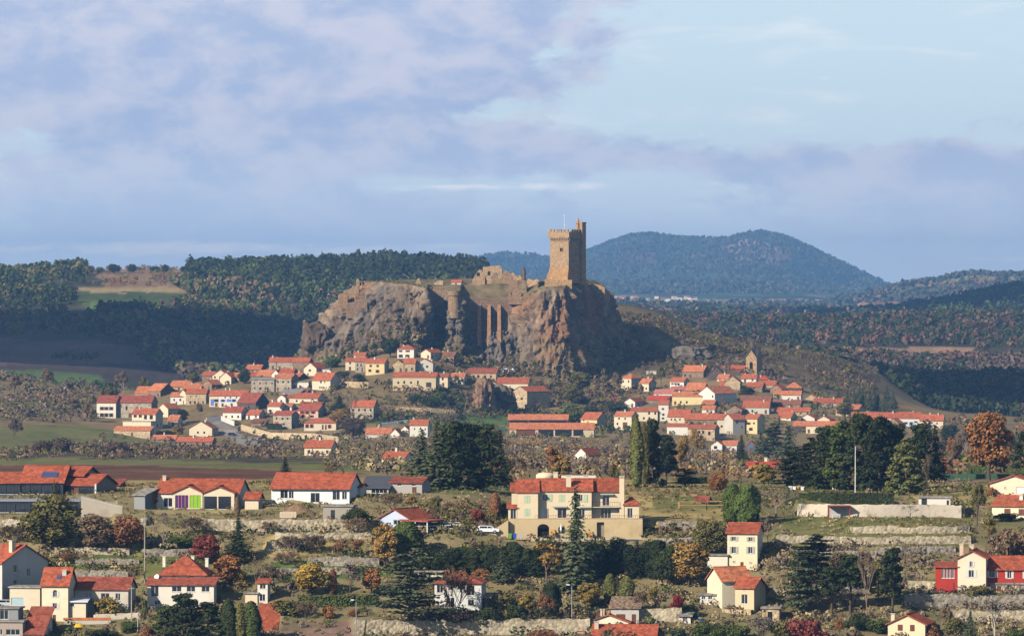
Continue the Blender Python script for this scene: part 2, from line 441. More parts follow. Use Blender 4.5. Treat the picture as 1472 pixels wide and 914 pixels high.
def H(px, D):
    px = np.asarray(px, float); D = np.asarray(D, float)
    i = np.clip(np.searchsorted(LD, D) - 1, 0, len(LD) - 2); j = np.clip(np.searchsorted(U, px) - 1, 0, len(U) - 2)
    a = np.clip((D - LD[i]) / (LD[i + 1] - LD[i]), 0, 1); b = np.clip((px - U[j]) / (U[j + 1] - U[j]), 0, 1)
    return (1-a)*(1-b)*HH[i, j] + (1-a)*b*HH[i, j+1] + a*(1-b)*HH[i+1, j] + a*b*HH[i+1, j+1]
def hit(px, py, dmin=985.0, dmax=24000.0):
    """where the sight line through a photo point meets the ground"""
    D = np.concatenate([np.arange(dmin, min(1200, dmax), 0.25), np.geomspace(max(1200, dmin), dmax, 5000)]) if dmin < 1200 else np.geomspace(dmin, dmax, 5000)
    g = H(np.full_like(D, px), D) - (HOR - py) * D / F
    k = np.nonzero(g >= 0)[0]
    if len(k) == 0: return None
    d = float(D[k[0]])
    return Vector((X(px, d), d, float(H(px, d))))
def ground(x, y):
    return float(H(CX + x * F / y, y))

# terrace walls: ([(column, row of the wall foot), ...], height in photo rows, colour key, label)
WALLS = [
 ([(290, 762), (340, 763), (400, 764), (522, 763)], 17, 'tan', 'pale dry stone terrace wall below the white bungalow and the twin gabled house'),
 ([(395, 776), (460, 776), (542, 774)], 10, 'tan', 'low stone terrace wall, second step below the white bungalow'),
 ([(383, 793), (410, 791), (440, 789)], 14, 'tan', 'short broken terrace wall behind the dark spruce'),
 ([(205, 786), (240, 785), (288, 784)], 12, 'grey', 'grey stone terrace wall behind the red autumn tree, upper step'),
 ([(205, 800), (240, 800), (280, 798)], 11, 'grey', 'grey stone terrace wall just above the hip roofed house'),
 ([(78, 797), (120, 796), (186, 798)], 10, 'tan', 'tan stone terrace wall below the olive and orange tree'),
 ([(108, 812), (150, 811), (200, 811)], 8, 'grey', 'low grey terrace wall between two grass steps above the long barn'),
 ([(104, 831), (150, 830), (186, 832)], 11, 'grey', 'grey terrace wall right behind the long tiled barn'),
 ([(445, 813), (500, 813), (545, 815)], 13, 'grey', 'grey rubble terrace wall above the strip of green grass'),
 ([(382, 826), (440, 826), (505, 825)], 9, 'grey', 'low grey terrace wall behind the yellow tree'),
 ([(1146, 742), (1232, 743), (1320, 743), (1384, 744)], 18, 'white', 'long whitewashed garden wall under the clipped hedge'),
 ([(1222, 766), (1300, 767), (1397, 766)], 10, 'tan', 'pale stone terrace wall below the grass strip of the long white wall'),
 ([(1116, 780), (1180, 781), (1248, 782), (1320, 782), (1397, 781)], 11, 'tan', 'uneven pale terrace wall, second step below the long white wall'),
 ([(1140, 803), (1200, 804), (1260, 803)], 13, 'grey', 'grey broken terrace wall behind the blue green cedar and bare trees'),
 ([(1262, 797), (1320, 796), (1374, 795)], 11, 'grey', 'grey terrace wall above the red boarded house'),
 ([(946, 760), (975, 760), (1002, 760)], 11, 'grey', 'grey terrace wall below the dry field beside the round olive tree'),
 ([(940, 781), (970, 781), (1000, 780)], 8, 'grey', 'low grey rubble wall at the foot of the dry field'),
 ([(508, 913), (620, 913), (720, 912), (848, 911)], 22, 'tan', 'long tan roadside retaining wall behind the street lamps'),
 ([(916, 896), (945, 895), (980, 893)], 20, 'tan', 'tan rubble garden wall between the tiled shed and the little white niche'),
 ([(1300, 874), (1380, 874), (1490, 875)], 20, 'grey', 'grey concrete road wall under the red boarded house'),
 ([(1366, 892), (1420, 893), (1490, 893)], 16, 'tan', 'tan stone wall at the foot of the grey road wall'),
 ([(1305, 845), (1340, 848), (1380, 852)], 12, 'tan', 'tan rubble wall in front of the red glazed annex'),
 ([(134, 892), (170, 890), (204, 889)], 9, 'white', 'white garden wall in front of the long tiled barn'),
 ([(0, 757), (20, 757), (40, 757)], 11, 'rubble', 'rubble bank of pale boulders below the flat roofed pavilion'),
 ([(166, 757), (190, 757), (212, 756)], 12, 'rubble', 'rubble bank beside the grey lean-to shed'),
 ([(1112, 852), (1150, 852), (1200, 852), (1262, 851)], 9, 'grey', 'grey terrace wall at the foot of the pine slope'),
]
WALL_DATA = []
def _walls():
    for pts, hpx, key, lab in WALLS:
        us, ds, zb, zt = [], [], [], []
        a = np.array(pts, float)
        for u in np.arange(a[0, 0], a[-1, 0] + 0.1, 4.0):
            py = np.interp(u, a[:, 0], a[:, 1])
            p = hit(u, py)
            us.append(u); ds.append(p.y)
        # smooth the line of the wall
        ds = np.array(ds); us = np.array(us)
        k = np.polyfit(us - us.mean(), ds, min(3, len(us) - 1)); ds = np.polyval(k, us - us.mean())
        pyb = np.interp(us, a[:, 0], a[:, 1])
        zb = (HOR - pyb) * ds / F
        zt = zb + hpx * ds / F
        WALL_DATA.append((us, ds, zb, zt, key, lab))
    for us, ds, zb, zt, key, lab in WALL_DATA:
        j = np.nonzero((U >= us[0] - 2) & (U <= us[-1] + 2))[0]
        for c in j:
            dw = np.interp(U[c], us, ds); z1 = np.interp(U[c], us, zt); z0 = np.interp(U[c], us, zb)
            m = (LD >= dw + 1.0) & (LD <= dw + 14)
            HH[m, c] = np.maximum(HH[m, c], z1 - 0.25 + 0.05 * (LD[m] - dw))
            m = (LD > dw - 5) & (LD < dw + 1.0)
            HH[m, c] = np.minimum(HH[m, c], z0 + 0.1)
_walls()

# level pads under the bigger houses: (left, right column, row of the foot, depth in metres)
PADS = [(0, 160, 735, 16), (222, 345, 742, 12), (388, 505, 727, 12), (735, 925, 776, 16), (1010, 1092, 822, 9), (50, 130, 892, 9), (208, 310, 878, 10), (1372, 1490, 852, 10), (560, 612, 762, 10), (362, 398, 913, 20)]
def _pads():
    for x0, x1, py, dep in PADS:
        p = hit((x0 + x1) / 2, py)
        j = np.nonzero((U >= x0 - 5) & (U <= x1 + 5))[0]; i = np.nonzero((LD >= p.y - 0.8) & (LD <= p.y + dep))[0]
        HH[np.ix_(i, j)] = np.clip(HH[np.ix_(i, j)], p.z - 0.15, p.z + 0.05)
_pads()

# ---- land cover: the colour each piece of ground has (patches of grass, stubble, ploughed earth, scrub)
GRASS = srgb(84, 96, 52); MEADOW = srgb(112, 112, 64); DRY = srgb(168, 146, 96); PLOUGH = srgb(104, 72, 58); EARTH = srgb(146, 118, 88); SCRUB = srgb(136, 116, 82); GREEN = srgb(98, 116, 62)
WOOD = srgb(78, 74, 54); STUB = srgb(176, 150, 104); DARKE = srgb(96, 80, 72); ROCKY = srgb(132, 116, 94)
COVER = [  # (polygon in photo columns / rows, nearest and farthest distance, colour)
 ([(-400, 500), (2000, 500), (2000, 700), (-400, 700)], 1250, 3900, SCRUB),
 ([(-400, 686), (600, 686), (600, 700), (-400, 702)], 1180, 1700, DRY),
 ([(-400, 669), (140, 668), (330, 673), (530, 681), (420, 690), (0, 690), (-400, 690)], 1180, 2400, PLOUGH),
 ([(-400, 655), (150, 660), (400, 664), (600, 668), (600, 680), (330, 672), (140, 667), (-400, 668)], 1250, 2600, MEADOW),
 ([(-400, 640), (100, 645), (400, 655), (640, 662), (640, 668), (400, 664), (150, 660), (-400, 655)], 1250, 2900, srgb(74, 66, 52)),
 ([(-400, 612), (120, 612), (260, 632), (330, 644), (120, 648), (-400, 640)], 2000, 3200, MEADOW),
 ([(-400, 560), (60, 572), (110, 590), (60, 605), (-400, 600)], 3000, 3700, MEADOW),
 ([(500, 588), (620, 590), (690, 608), (600, 612), (520, 608)], 3000, 3500, GRASS),
 ([(650, 596), (830, 598), (830, 612), (650, 612)], 2900, 3400, GREEN),
 ([(600, 690), (735, 690), (740, 706), (600, 708)], 1150, 1500, GREEN),
 ([(890, 690), (1050, 690), (1060, 755), (930, 780), (880, 730)], 1100, 1500, DRY),
 ([(940, 715), (1050, 712), (1050, 730), (940, 732)], 1100, 1500, MEADOW),
 ([(1130, 740), (1400, 742), (1400, 770), (1130, 775)], 1050, 1300, MEADOW),
 ([(1200, 770), (1400, 768), (1400, 785), (1200, 785)], 1050, 1300, MEADOW),
 ([(1310, 690), (1440, 690), (1440, 728), (1310, 728)], 1100, 1400, DRY),
 ([(1330, 683), (1472, 683), (1472, 695), (1330, 695)], 1180, 1900, srgb(120, 100, 84)),
 ([(80, 795), (210, 795), (210, 815), (80, 815)], 1040, 1200, GRASS),
 ([(200, 770), (300, 765), (300, 830), (190, 830)], 1040, 1200, MEADOW),
 ([(380, 770), (545, 770), (545, 800), (380, 800)], 1040, 1200, DRY),
 ([(390, 808), (560, 808), (560, 830), (390, 830)], 1040, 1200, GREEN),
 ([(400, 893), (512, 893), (512, 915), (400, 915)], 1000, 1200, srgb(140, 112, 98)),
 ([(300, 597), (320, 604), (348, 620), (380, 641), (350, 643), (326, 626), (300, 606)], 2980, 3400, srgb(150, 144, 138)),
 # left hill
 ([(-400, 380), (420, 380), (460, 460), (460, 600), (-400, 600)], 3900, 6600, WOOD),
 ([(-400, 480), (120, 488), (230, 502), (240, 520), (100, 524), (-400, 520)], 3900, 6000, srgb(112, 88, 76)),
 ([(-400, 520), (120, 524), (250, 520), (300, 545), (120, 548), (-400, 545)], 3900, 6000, srgb(80, 66, 60)),
 ([(-400, 528), (90, 532), (170, 545), (120, 550), (-400, 552)], 3700, 5000, GREEN),
 ([(110, 416), (260, 414), (310, 425), (230, 440), (250, 448), (120, 448)], 4600, 6400, GRASS),
 ([(110, 414), (280, 410), (280, 420), (110, 420)], 4600, 6400, STUB),
 ([(130, 436), (240, 434), (240, 446), (130, 450)], 4600, 6400, GREEN),
 ([(130, 384), (290, 382), (290, 412), (150, 412)], 5000, 6600, srgb(150, 120, 88)),
 ([(-400, 412), (60, 412), (60, 420), (-400, 420)], 5000, 6600, STUB),
 # right side
 ([(870, 380), (2000, 380), (2000, 560), (870, 560)], 3900, 7300, WOOD),
 ([(870, 425), (1130, 480), (1260, 520), (1260, 600), (1050, 560), (870, 540)], 3380, 3850, srgb(108, 95, 72)),
 ([(1000, 497), (1160, 499), (1230, 504), (1160, 508), (1000, 506)], 3900, 5800, srgb(170, 140, 110)),
 ([(1230, 500), (1400, 498), (1400, 507), (1230, 508)], 3900, 5800, srgb(176, 138, 104)),
 ([(1330, 537), (1380, 534), (1440, 538), (1440, 548), (1340, 548)], 3900, 5600, srgb(124, 146, 84)),
 ([(1420, 540), (1800, 540), (1800, 552), (1420, 552)], 3900, 5600, srgb(150, 120, 92)),
 ([(870, 395), (2000, 395), (2000, 470), (870, 470)], 7300, 12500, srgb(74, 82, 62)),
 ([(960, 432), (1060, 434), (1060, 446), (960, 448)], 7500, 17000, srgb(196, 160, 116)),
 ([(1100, 426), (1210, 428), (1210, 438), (1100, 434)], 10500, 18000, srgb(190, 150, 120)),
 ([(1215, 433), (1290, 430), (1290, 446), (1215, 446)], 9300, 17000, srgb(200, 150, 88)),
 ([(1190, 410), (1470, 404), (1470, 420), (1320, 432), (1190, 438)], 11500, 17000, srgb(156, 118, 98)),
 ([(600, 330), (1300, 330), (1300, 430), (600, 430)], 14600, 26500, srgb(70, 86, 66)),
 ([(1040, 345), (1080, 338), (1125, 348), (1140, 372), (1090, 388), (1040, 372)], 19000, 26500, srgb(142, 112, 92)),
 ([(900, 360), (945, 356), (940, 380), (900, 385)], 19000, 26500, srgb(132, 108, 90)),
 ([(1085, 405), (1115, 408), (1115, 420), (1085, 416)], 17000, 26500, srgb(190, 150, 110)),
]
def _ground():
    nr, nc = HH.shape
    V = np.stack([XW, YW, HH], -1).reshape(-1, 3)
    PX = np.repeat(U[None, :], nr, 0); PY = HOR - HH * F / YW
    C = np.zeros((nr, nc, 3)); C[:] = srgb(140, 126, 90)
    wob = 5.0 * fbm(XW / 25, YW / 25, 2.2, 3); wobx = 8.0 * fbm(XW / 30, YW / 30, 8.2, 3)
    sm = np.clip(YW / 2500, 0.25, 1.0)
    for poly, d0, d1, col in COVER:
        m = inpoly(PX + wobx * sm * .8, PY + wob * 0.35 * sm, poly) & (YW >= d0) & (YW <= d1)
        C[m] = col
    # patchy growth
    n = fbm(XW / 9, YW / 9, 4.4, 4)[..., None]; n2 = fbm(XW / 2.2, YW / 2.2, 1.4, 3)[..., None]
    C = C * (1 + 0.22 * n + 0.16 * n2)
    dry = np.clip(fbm(XW / 18, YW / 18, 6.6, 3)[..., None] * 0.9, 0, 1) * (YW < 3700)[..., None]
    C = C * (1 - 0.35 * dry) + np.array(srgb(170, 146, 100)) * 0.35 * dry
    gr = np.clip(fbm(XW / 11, YW / 11, 2.6, 4)[..., None] * 1.3 + .1, 0, 1) * (YW < 1350)[..., None]
    C = C * (1 - .55 * gr) + np.array(srgb(92, 98, 58)) * .55 * gr
    far = (YW > 12500)[..., None]
    blot = fbm(XW / 260, YW / 500, 9.9, 5)[..., None]
    C = np.where(far, C * (1 + 0.5 * blot) + np.clip(blot - 0.35, 0, 1) * np.array(srgb(150, 110, 90)) * 0.8, C)
    me = grid_mesh('ground', V, nr, nc, mat('ground_cover', (1, 1, 1), 0.97, 0.16, 0.35, 1.6, bump=0.5, bscale=1.2, attr='cover', spec=0.05, macro=.006))
    vcol(me, 'cover', np.clip(C.reshape(-1, 3), 0.01, 0.9))
    tag(link('ground', me), kind='structure')
_ground()

WCOL = {'tan': srgb(174, 160, 134), 'grey': srgb(148, 138, 122), 'white': srgb(204, 190, 168), 'rubble': srgb(186, 172, 150)}
def build_walls():
    for k, (us, ds, zb, zt, key, lab) in enumerate(WALL_DATA):
        n = len(us); mb = MB()
        top = zt + (0.25 if key != 'white' else 0.04) * np.array([float(vnoise(u * 0.13, k * 3.3)) for u in us]) + 0.12 * np.array([float(vnoise(u * 0.6, k * 1.7)) for u in us])
        # face split in courses so that it can bulge and lean a little
        rows = 4
        V = []
        bul = 0.02 if key == 'white' else 0.05
        prof = [(0.0, -0.8, 0.0)] + [(t, None, 0.25 * t) for t in np.linspace(0, 1, rows)]
        ring = []
        for i in range(n):
            col = []
            for j in range(rows + 3):
                if j == 0: z = zb[i] - 1.2; y = ds[i]
                elif j <= rows:
                    t = (j - 1) / (rows - 1); z = zb[i] + (top[i] - zb[i]) * t
                    y = ds[i] + 0.3 * t + bul * float(vnoise(us[i] * 0.35, t * 3.1, k * 2.2))
                elif j == rows + 1: z = top[i] - 0.02; y = ds[i] + 1.1
                else: z = zb[i] - 1.2; y = ds[i] + 1.1
                col.append((X(us[i], ds[i]) + bul * 0.5 * float(vnoise(us[i] * .3, j * 1.3, k)), y, z))
            ring += col
        r = rows + 3
        for i in range(n - 1):
            for j in range(r - 1):
                a = i * r + j; mb.f.append((a, a + r, a + r + 1, a + 1)); mb.m.append(0)
        mb.v = ring
        mb.f.append(tuple(range(r))); mb.m.append(0)
        mb.f.append(tuple(reversed(range((n - 1) * r, n * r)))); mb.m.append(0)
        m = wallmat(WCOL[key], True) if key != 'white' else mat('lime_wash', WCOL['white'], 0.95, 0.14, 0.25, 2.5, bump=0.3, bscale=0.4, dirt=(srgb(128, 112, 92), 0.85, 0.45))
        o = mb.build('terrace_wall', m)
        tag(o, lab, 'wall')
build_walls()
# ------------------------------------------------------------------ the volcanic butte
ROCKPTS = [  # top (px,py,D), middle, foot
 ((516, 407, 3450), (458, 458, 3440), (424, 520, 3425)),
 ((528, 405, 3425), (478, 447, 3412), (462, 528, 3392)),
 ((548, 405, 3405), (522, 452, 3394), (500, 526, 3388)),
 ((582, 408, 3390), (572, 456, 3382), (562, 518, 3384)),
 ((613, 414, 3380), (610, 456, 3374), (598, 512, 3386)),
 ((619, 420, 3406), (620, 462, 3404), (618, 518, 3400)),
 ((641, 420, 3408), (637, 466, 3404), (634, 520, 3398)),
 ((646, 420, 3390), (648, 472, 3384), (644, 526, 3392)),
 ((662, 421, 3390), (661, 474, 3384), (662, 530, 3390)),
 ((666, 429, 3404), (671, 482, 3402), (682, 536, 3388)),
 ((748, 433, 3404), (746, 480, 3400), (736, 542, 3388)),
 ((754, 430, 3390), (756, 474, 3382), (756, 550, 3378)),
 ((778, 416, 3384), (776, 462, 3376), (776, 552, 3368)),
 ((813, 412, 3384), (813, 468, 3376), (814, 548, 3362)),
 ((838, 409, 3420), (846, 452, 3418), (868, 552, 3404)),
 ((869, 412, 3462), (876, 442, 3464), (940, 540, 3476)),
 ((852, 404, 3512), (868, 440, 3520), (915, 505, 3546)),
 ((700, 400, 3524), (700, 440, 3532), (700, 490, 3552)),
 ((572, 402, 3505), (540, 440, 3512), (500, 510, 3532)),
]
def cells(x, y, z):
    """value of the nearest random cell: blocks with sharp joints"""
    ix, iy, iz = (np.floor(q).astype(np.int64) for q in (x, y, z)); best = np.full(x.shape, 9e9); val = np.zeros(x.shape)
    for a in (-1, 0, 1):
        for b in (-1, 0, 1):
            for c in (-1, 0, 1):
                jx, jy, jz = ix + a, iy + b, iz + c
                d = (jx + _h(jx, jy, jz) - x) ** 2 + (jy + _h(jx + 91, jy, jz) - y) ** 2 + (jz + _h(jx, jy + 57, jz) - z) ** 2
                m = d < best; best = np.where(m, d, best); val = np.where(m, _h(jx + 7, jy + 3, jz + 5), val)
    return val
def rock():
    n = 900; rows = 120
    P = np.array([[(X(p, D), D, Zp(y, D)) for (p, y, D) in lev] for lev in ROCKPTS])      # (k,3,3)
    k = len(P)
    seg = np.linalg.norm(np.diff(np.vstack([P[:, 0], P[:1, 0]]), axis=0), axis=1)
    cum = np.concatenate([[0], np.cumsum(seg)])
    # more samples on the face towards the viewer
    s = np.concatenate([np.linspace(0, cum[16], 780, endpoint=False), np.linspace(cum[16], cum[-1], 120, endpoint=False)])
    Q = np.zeros((n, 3, 3))
    PP = np.concatenate([P, P[:1]])
    for l in range(3):
        for c in range(3):
            Q[:, l, c] = np.interp(s, cum, PP[:, l, c])
    for _ in range(3):
        Q = 0.5 * Q + 0.25 * (np.roll(Q, 1, 0) + np.roll(Q, -1, 0))
    t = np.linspace(0, 1.12, rows)
    V = np.zeros((rows, n, 3))
    zt = Q[:, 0, 2]; zb = Q[:, 2, 2]
    tm = (zt - Q[:, 1, 2]) / (zt - zb)
    for r, tt in enumerate(t):
        w = np.clip(tt / tm, 0, 1)[:, None]; w2 = np.clip((tt - tm) / (1 - tm), 0, 1.25)[:, None]
        p = np.where(tt < tm[:, None], Q[:, 0] + (Q[:, 1] - Q[:, 0]) * w, Q[:, 1] + (Q[:, 2] - Q[:, 1]) * w2)
        V[r] = p
    # outward horizontal normal
    tan = np.roll(V, -1, 1) - np.roll(V, 1, 1)
    nx, ny = tan[..., 1], -tan[..., 0]
    ln = np.sqrt(nx**2 + ny**2) + 1e-6; nx /= ln; ny /= ln
    for _ in range(4):
        nx = .5 * nx + .25 * (np.roll(nx, 1, 1) + np.roll(nx, -1, 1)); ny = .5 * ny + .25 * (np.roll(ny, 1, 1) + np.roll(ny, -1, 1))
    if nx[10, 400] * 0 + ny[10, 400] > 0: nx, ny = -nx, -ny
    x, y, z = V[..., 0], V[..., 1], V[..., 2]
    big = fbm(x / 22, y / 22, z / 26, 4)
    col = 1 - 2 * np.abs(fbm(x / 9 + 3, y / 9, z / 34, 3))          # buttresses and clefts, drawn out upright
    crk = 1 - 2 * np.abs(fbm(x / 4.2 + 8, y / 4.2, z / 15, 3))
    fin = fbm(x / 2.6, y / 2.6, z / 3.4, 4)
    ledge = fbm(x / 40, y / 40, z / 5.5, 3)
    blk1 = cells(x / 7, y / 7, z / 11); blk2 = cells(x / 2.8, y / 2.8, z / 4.5)
    edge = np.clip(t / 0.10, 0, 1)[:, None]
    wallz = ((x > X(668, 3400)) & (x < X(748, 3400)) & (y < 3470))
    amp = np.where(wallz & (t[:, None] < 0.42), 0.15, 1.0) * edge
    colm = cells(x / 4.2 + .02 * z, y / 4.2, z / 24); joint = cells(x / 2.1, y / 2.1, z / 9)
    d = amp * (2.2 * big + 1.4 * col + 0.8 * crk + 0.6 * fin + 0.9 * ledge + 2.6 * (blk1 - .5) + 1.3 * (blk2 - .5) + 4.2 * (colm - .5) + 1.7 * (joint - .5))
    TONE = np.concatenate([np.ones((7, n)), 1 + .5 * (colm - .5) + .4 * (joint - .5) + .25 * (blk2 - .5)])[..., None]  # dark of the cracks put into the colour: set-back blocks darker
    V[..., 0] += nx * d; V[..., 1] += ny * d
    V[..., 2] += 0.8 * fin * edge
    # cap: rings running inwards and rising a little to the castle yard
    cen = np.array([X(690, 3450), 3452.0])
    top = V[0]
    rings = []
    for w in (0.06, 0.14, 0.26, 0.42, 0.6, 0.8, 0.985):
        q = top.copy()
        axis = np.stack([np.clip(top[:, 0], X(560, 3450), X(830, 3450)), np.full(n, 3455.0)], -1)
        q[:, :2] = top[:, :2] * (1 - w) + axis * w
        zc = np.interp(q[:, 0], [X(520, 3450), X(600, 3450), X(690, 3450), X(770, 3450), X(860, 3450)], [Zp(405, 3450), Zp(409, 3450), Zp(411, 3450), Zp(404, 3450), Zp(403, 3450)])
        ww = min(1, w * 2.6)
        q[:, 2] = top[:, 2] * (1 - ww) + zc * ww + 0.7 * fbm(q[:, 0] / 8, q[:, 1] / 8, 3, 3) * ww
        rings.append(q)
    allv = np.concatenate([np.stack(rings[::-1]), V])
    nr = allv.shape[0]
    me = grid_mesh('castle_rock', allv.reshape(-1, 3), nr, n, rock_mat(), smooth=False, wrap=True)
    # colours: lichen, rust and grass that belong to the rock, times the painted crack tone
    xx, yy, zz = allv[..., 0], allv[..., 1], allv[..., 2]
    C = np.zeros(allv.shape); C[:] = srgb(124, 106, 88)
    a = fbm(xx / 14, yy / 14, zz / 14, 4)[..., None]; b = fbm(xx / 5, yy / 5, zz / 9 + 4, 4)[..., None]; c = fbm(xx / 30 + 9, yy / 30, zz / 40, 3)[..., None]
    C = C * (1 + 0.3 * a + 0.25 * b) * TONE
    rust = np.clip(c * 1.6 - 0.1, 0, 1); C = C * (1 - .5 * rust) + np.array(srgb(158, 104, 62)) * .5 * rust
    grey = np.clip(-c * 1.6 - 0.1, 0, 1); C = C * (1 - .5 * grey) + np.array(srgb(110, 104, 96)) * .5 * grey
    capm = np.zeros(allv.shape[:2] + (1,)); capm[:9] = 1; C = C * (1 - capm * .8) + np.array(srgb(124, 110, 74)) * capm * .8 * (1 + .5 * b)
    tt = np.concatenate([np.zeros(len(rings)), t])[:, None, None]
    veg = np.clip((tt - 0.62) * 2.2 + 0.9 * a + 0.5 * b, 0, 1) * (tt > 0.2)
    C = C * (1 - .75 * veg) + np.array(srgb(112, 98, 64)) * .75 * veg
    vcol(me, 'cover', np.clip(C.reshape(-1, 3), .02, .8))
    tag(link('castle_rock', me), kind='structure')
    return V
def rock_mat():
    return mat('basalt', (1, 1, 1), 0.95, 0.2, 0.12, 1.2, bump=0.7, bscale=3.0, pattern='rock', attr='cover', spec=0.1)
ROCK_V = rock()
def rock_z(x, y):
    return Zp(405, y)

# free standing rocks: outcrop among the houses, crags beside the keep
def crag(name, label, px, py, w, h, D=None, dep=12, seed=0, col=(132, 104, 80), cut=0.0):
    p = hit(px, py, 2900, 3900) if D is None else at(px, py, D)
    s = p.y / F; W = w * s; Hh = h * s
    nu, nv = 90, 40
    th = np.linspace(0, 2 * np.pi, nu, endpoint=False); v = np.linspace(0, 1, nv)
    V = np.zeros((nv, nu, 3))
    for i, t in enumerate(v):
        rr = (1 - 0.25 * t) if t < 0.86 else (1 - 0.25 * t) * math.sqrt(max(0, 1 - ((t - 0.86) / 0.14) ** 2)) + 0.02
        V[i, :, 0] = W / 2 * rr * np.sign(np.cos(th)) * np.abs(np.cos(th)) ** 0.7; V[i, :, 1] = dep / 2 * rr * np.sign(np.sin(th)) * np.abs(np.sin(th)) ** .7
        V[i, :, 2] = Hh * 1.0 * t - 3 * (1 - t)
    x, y, z = V[..., 0] + seed * 31, V[..., 1], V[..., 2]
    d = 1 + 0.42 * fbm(x / (W * .35), y / (W * .35), z / (W * .5), 5) + 0.22 * (1 - 2 * np.abs(fbm(x / 3, y / 3, z / 9, 4)))
    d = d + .35 * (cells(x / 4, y / 4, z / 5) - .5) + .2 * (cells(x / 1.6, y / 1.6, z / 2) - .5)
    V[..., 0] *= d; V[..., 1] *= d; V[..., 2] += 0.22 * Hh * fbm(x / 5, y / 5, z / 5, 4)
    me = grid_mesh(name, V.reshape(-1, 3), nv, nu, rock_mat(), smooth=False, wrap=True)
    a = fbm(x / 4, y / 4, z / 5, 4)[..., None]
    vcol(me, 'cover', np.clip((np.array(srgb(*col)) * (1 + .35 * a)).reshape(-1, 3), .02, .8))
    o = link(name, me, loc=p)
    return tag(o, label, 'rock')
crag('rock_outcrop', 'rust brown rock outcrop with sheer shaded side among the houses under the butte', 696, 588, 26, 44, None, 16, 1, (142, 112, 88))
crag('rock_outcrop', 'low grey brown crag beside the rust outcrop, half hidden by bushes', 722, 590, 40, 34, None, 14, 2, (110, 96, 78))
crag('rock_outcrop', 'grey crag with pale broken face above the church roofs', 985, 514, 56, 15, None, 12, 4, (116, 106, 94))
crag('rock_outcrop', 'long grey cliff band on the ridge beside the keep rock', 918, 482, 62, 26, 3590, 18, 5, (106, 98, 88))
crag('rock_outcrop', 'dark stepped crag where the butte sinks towards the long brown barn', 455, 520, 40, 56, 3405, 14, 7, (108, 90, 74))
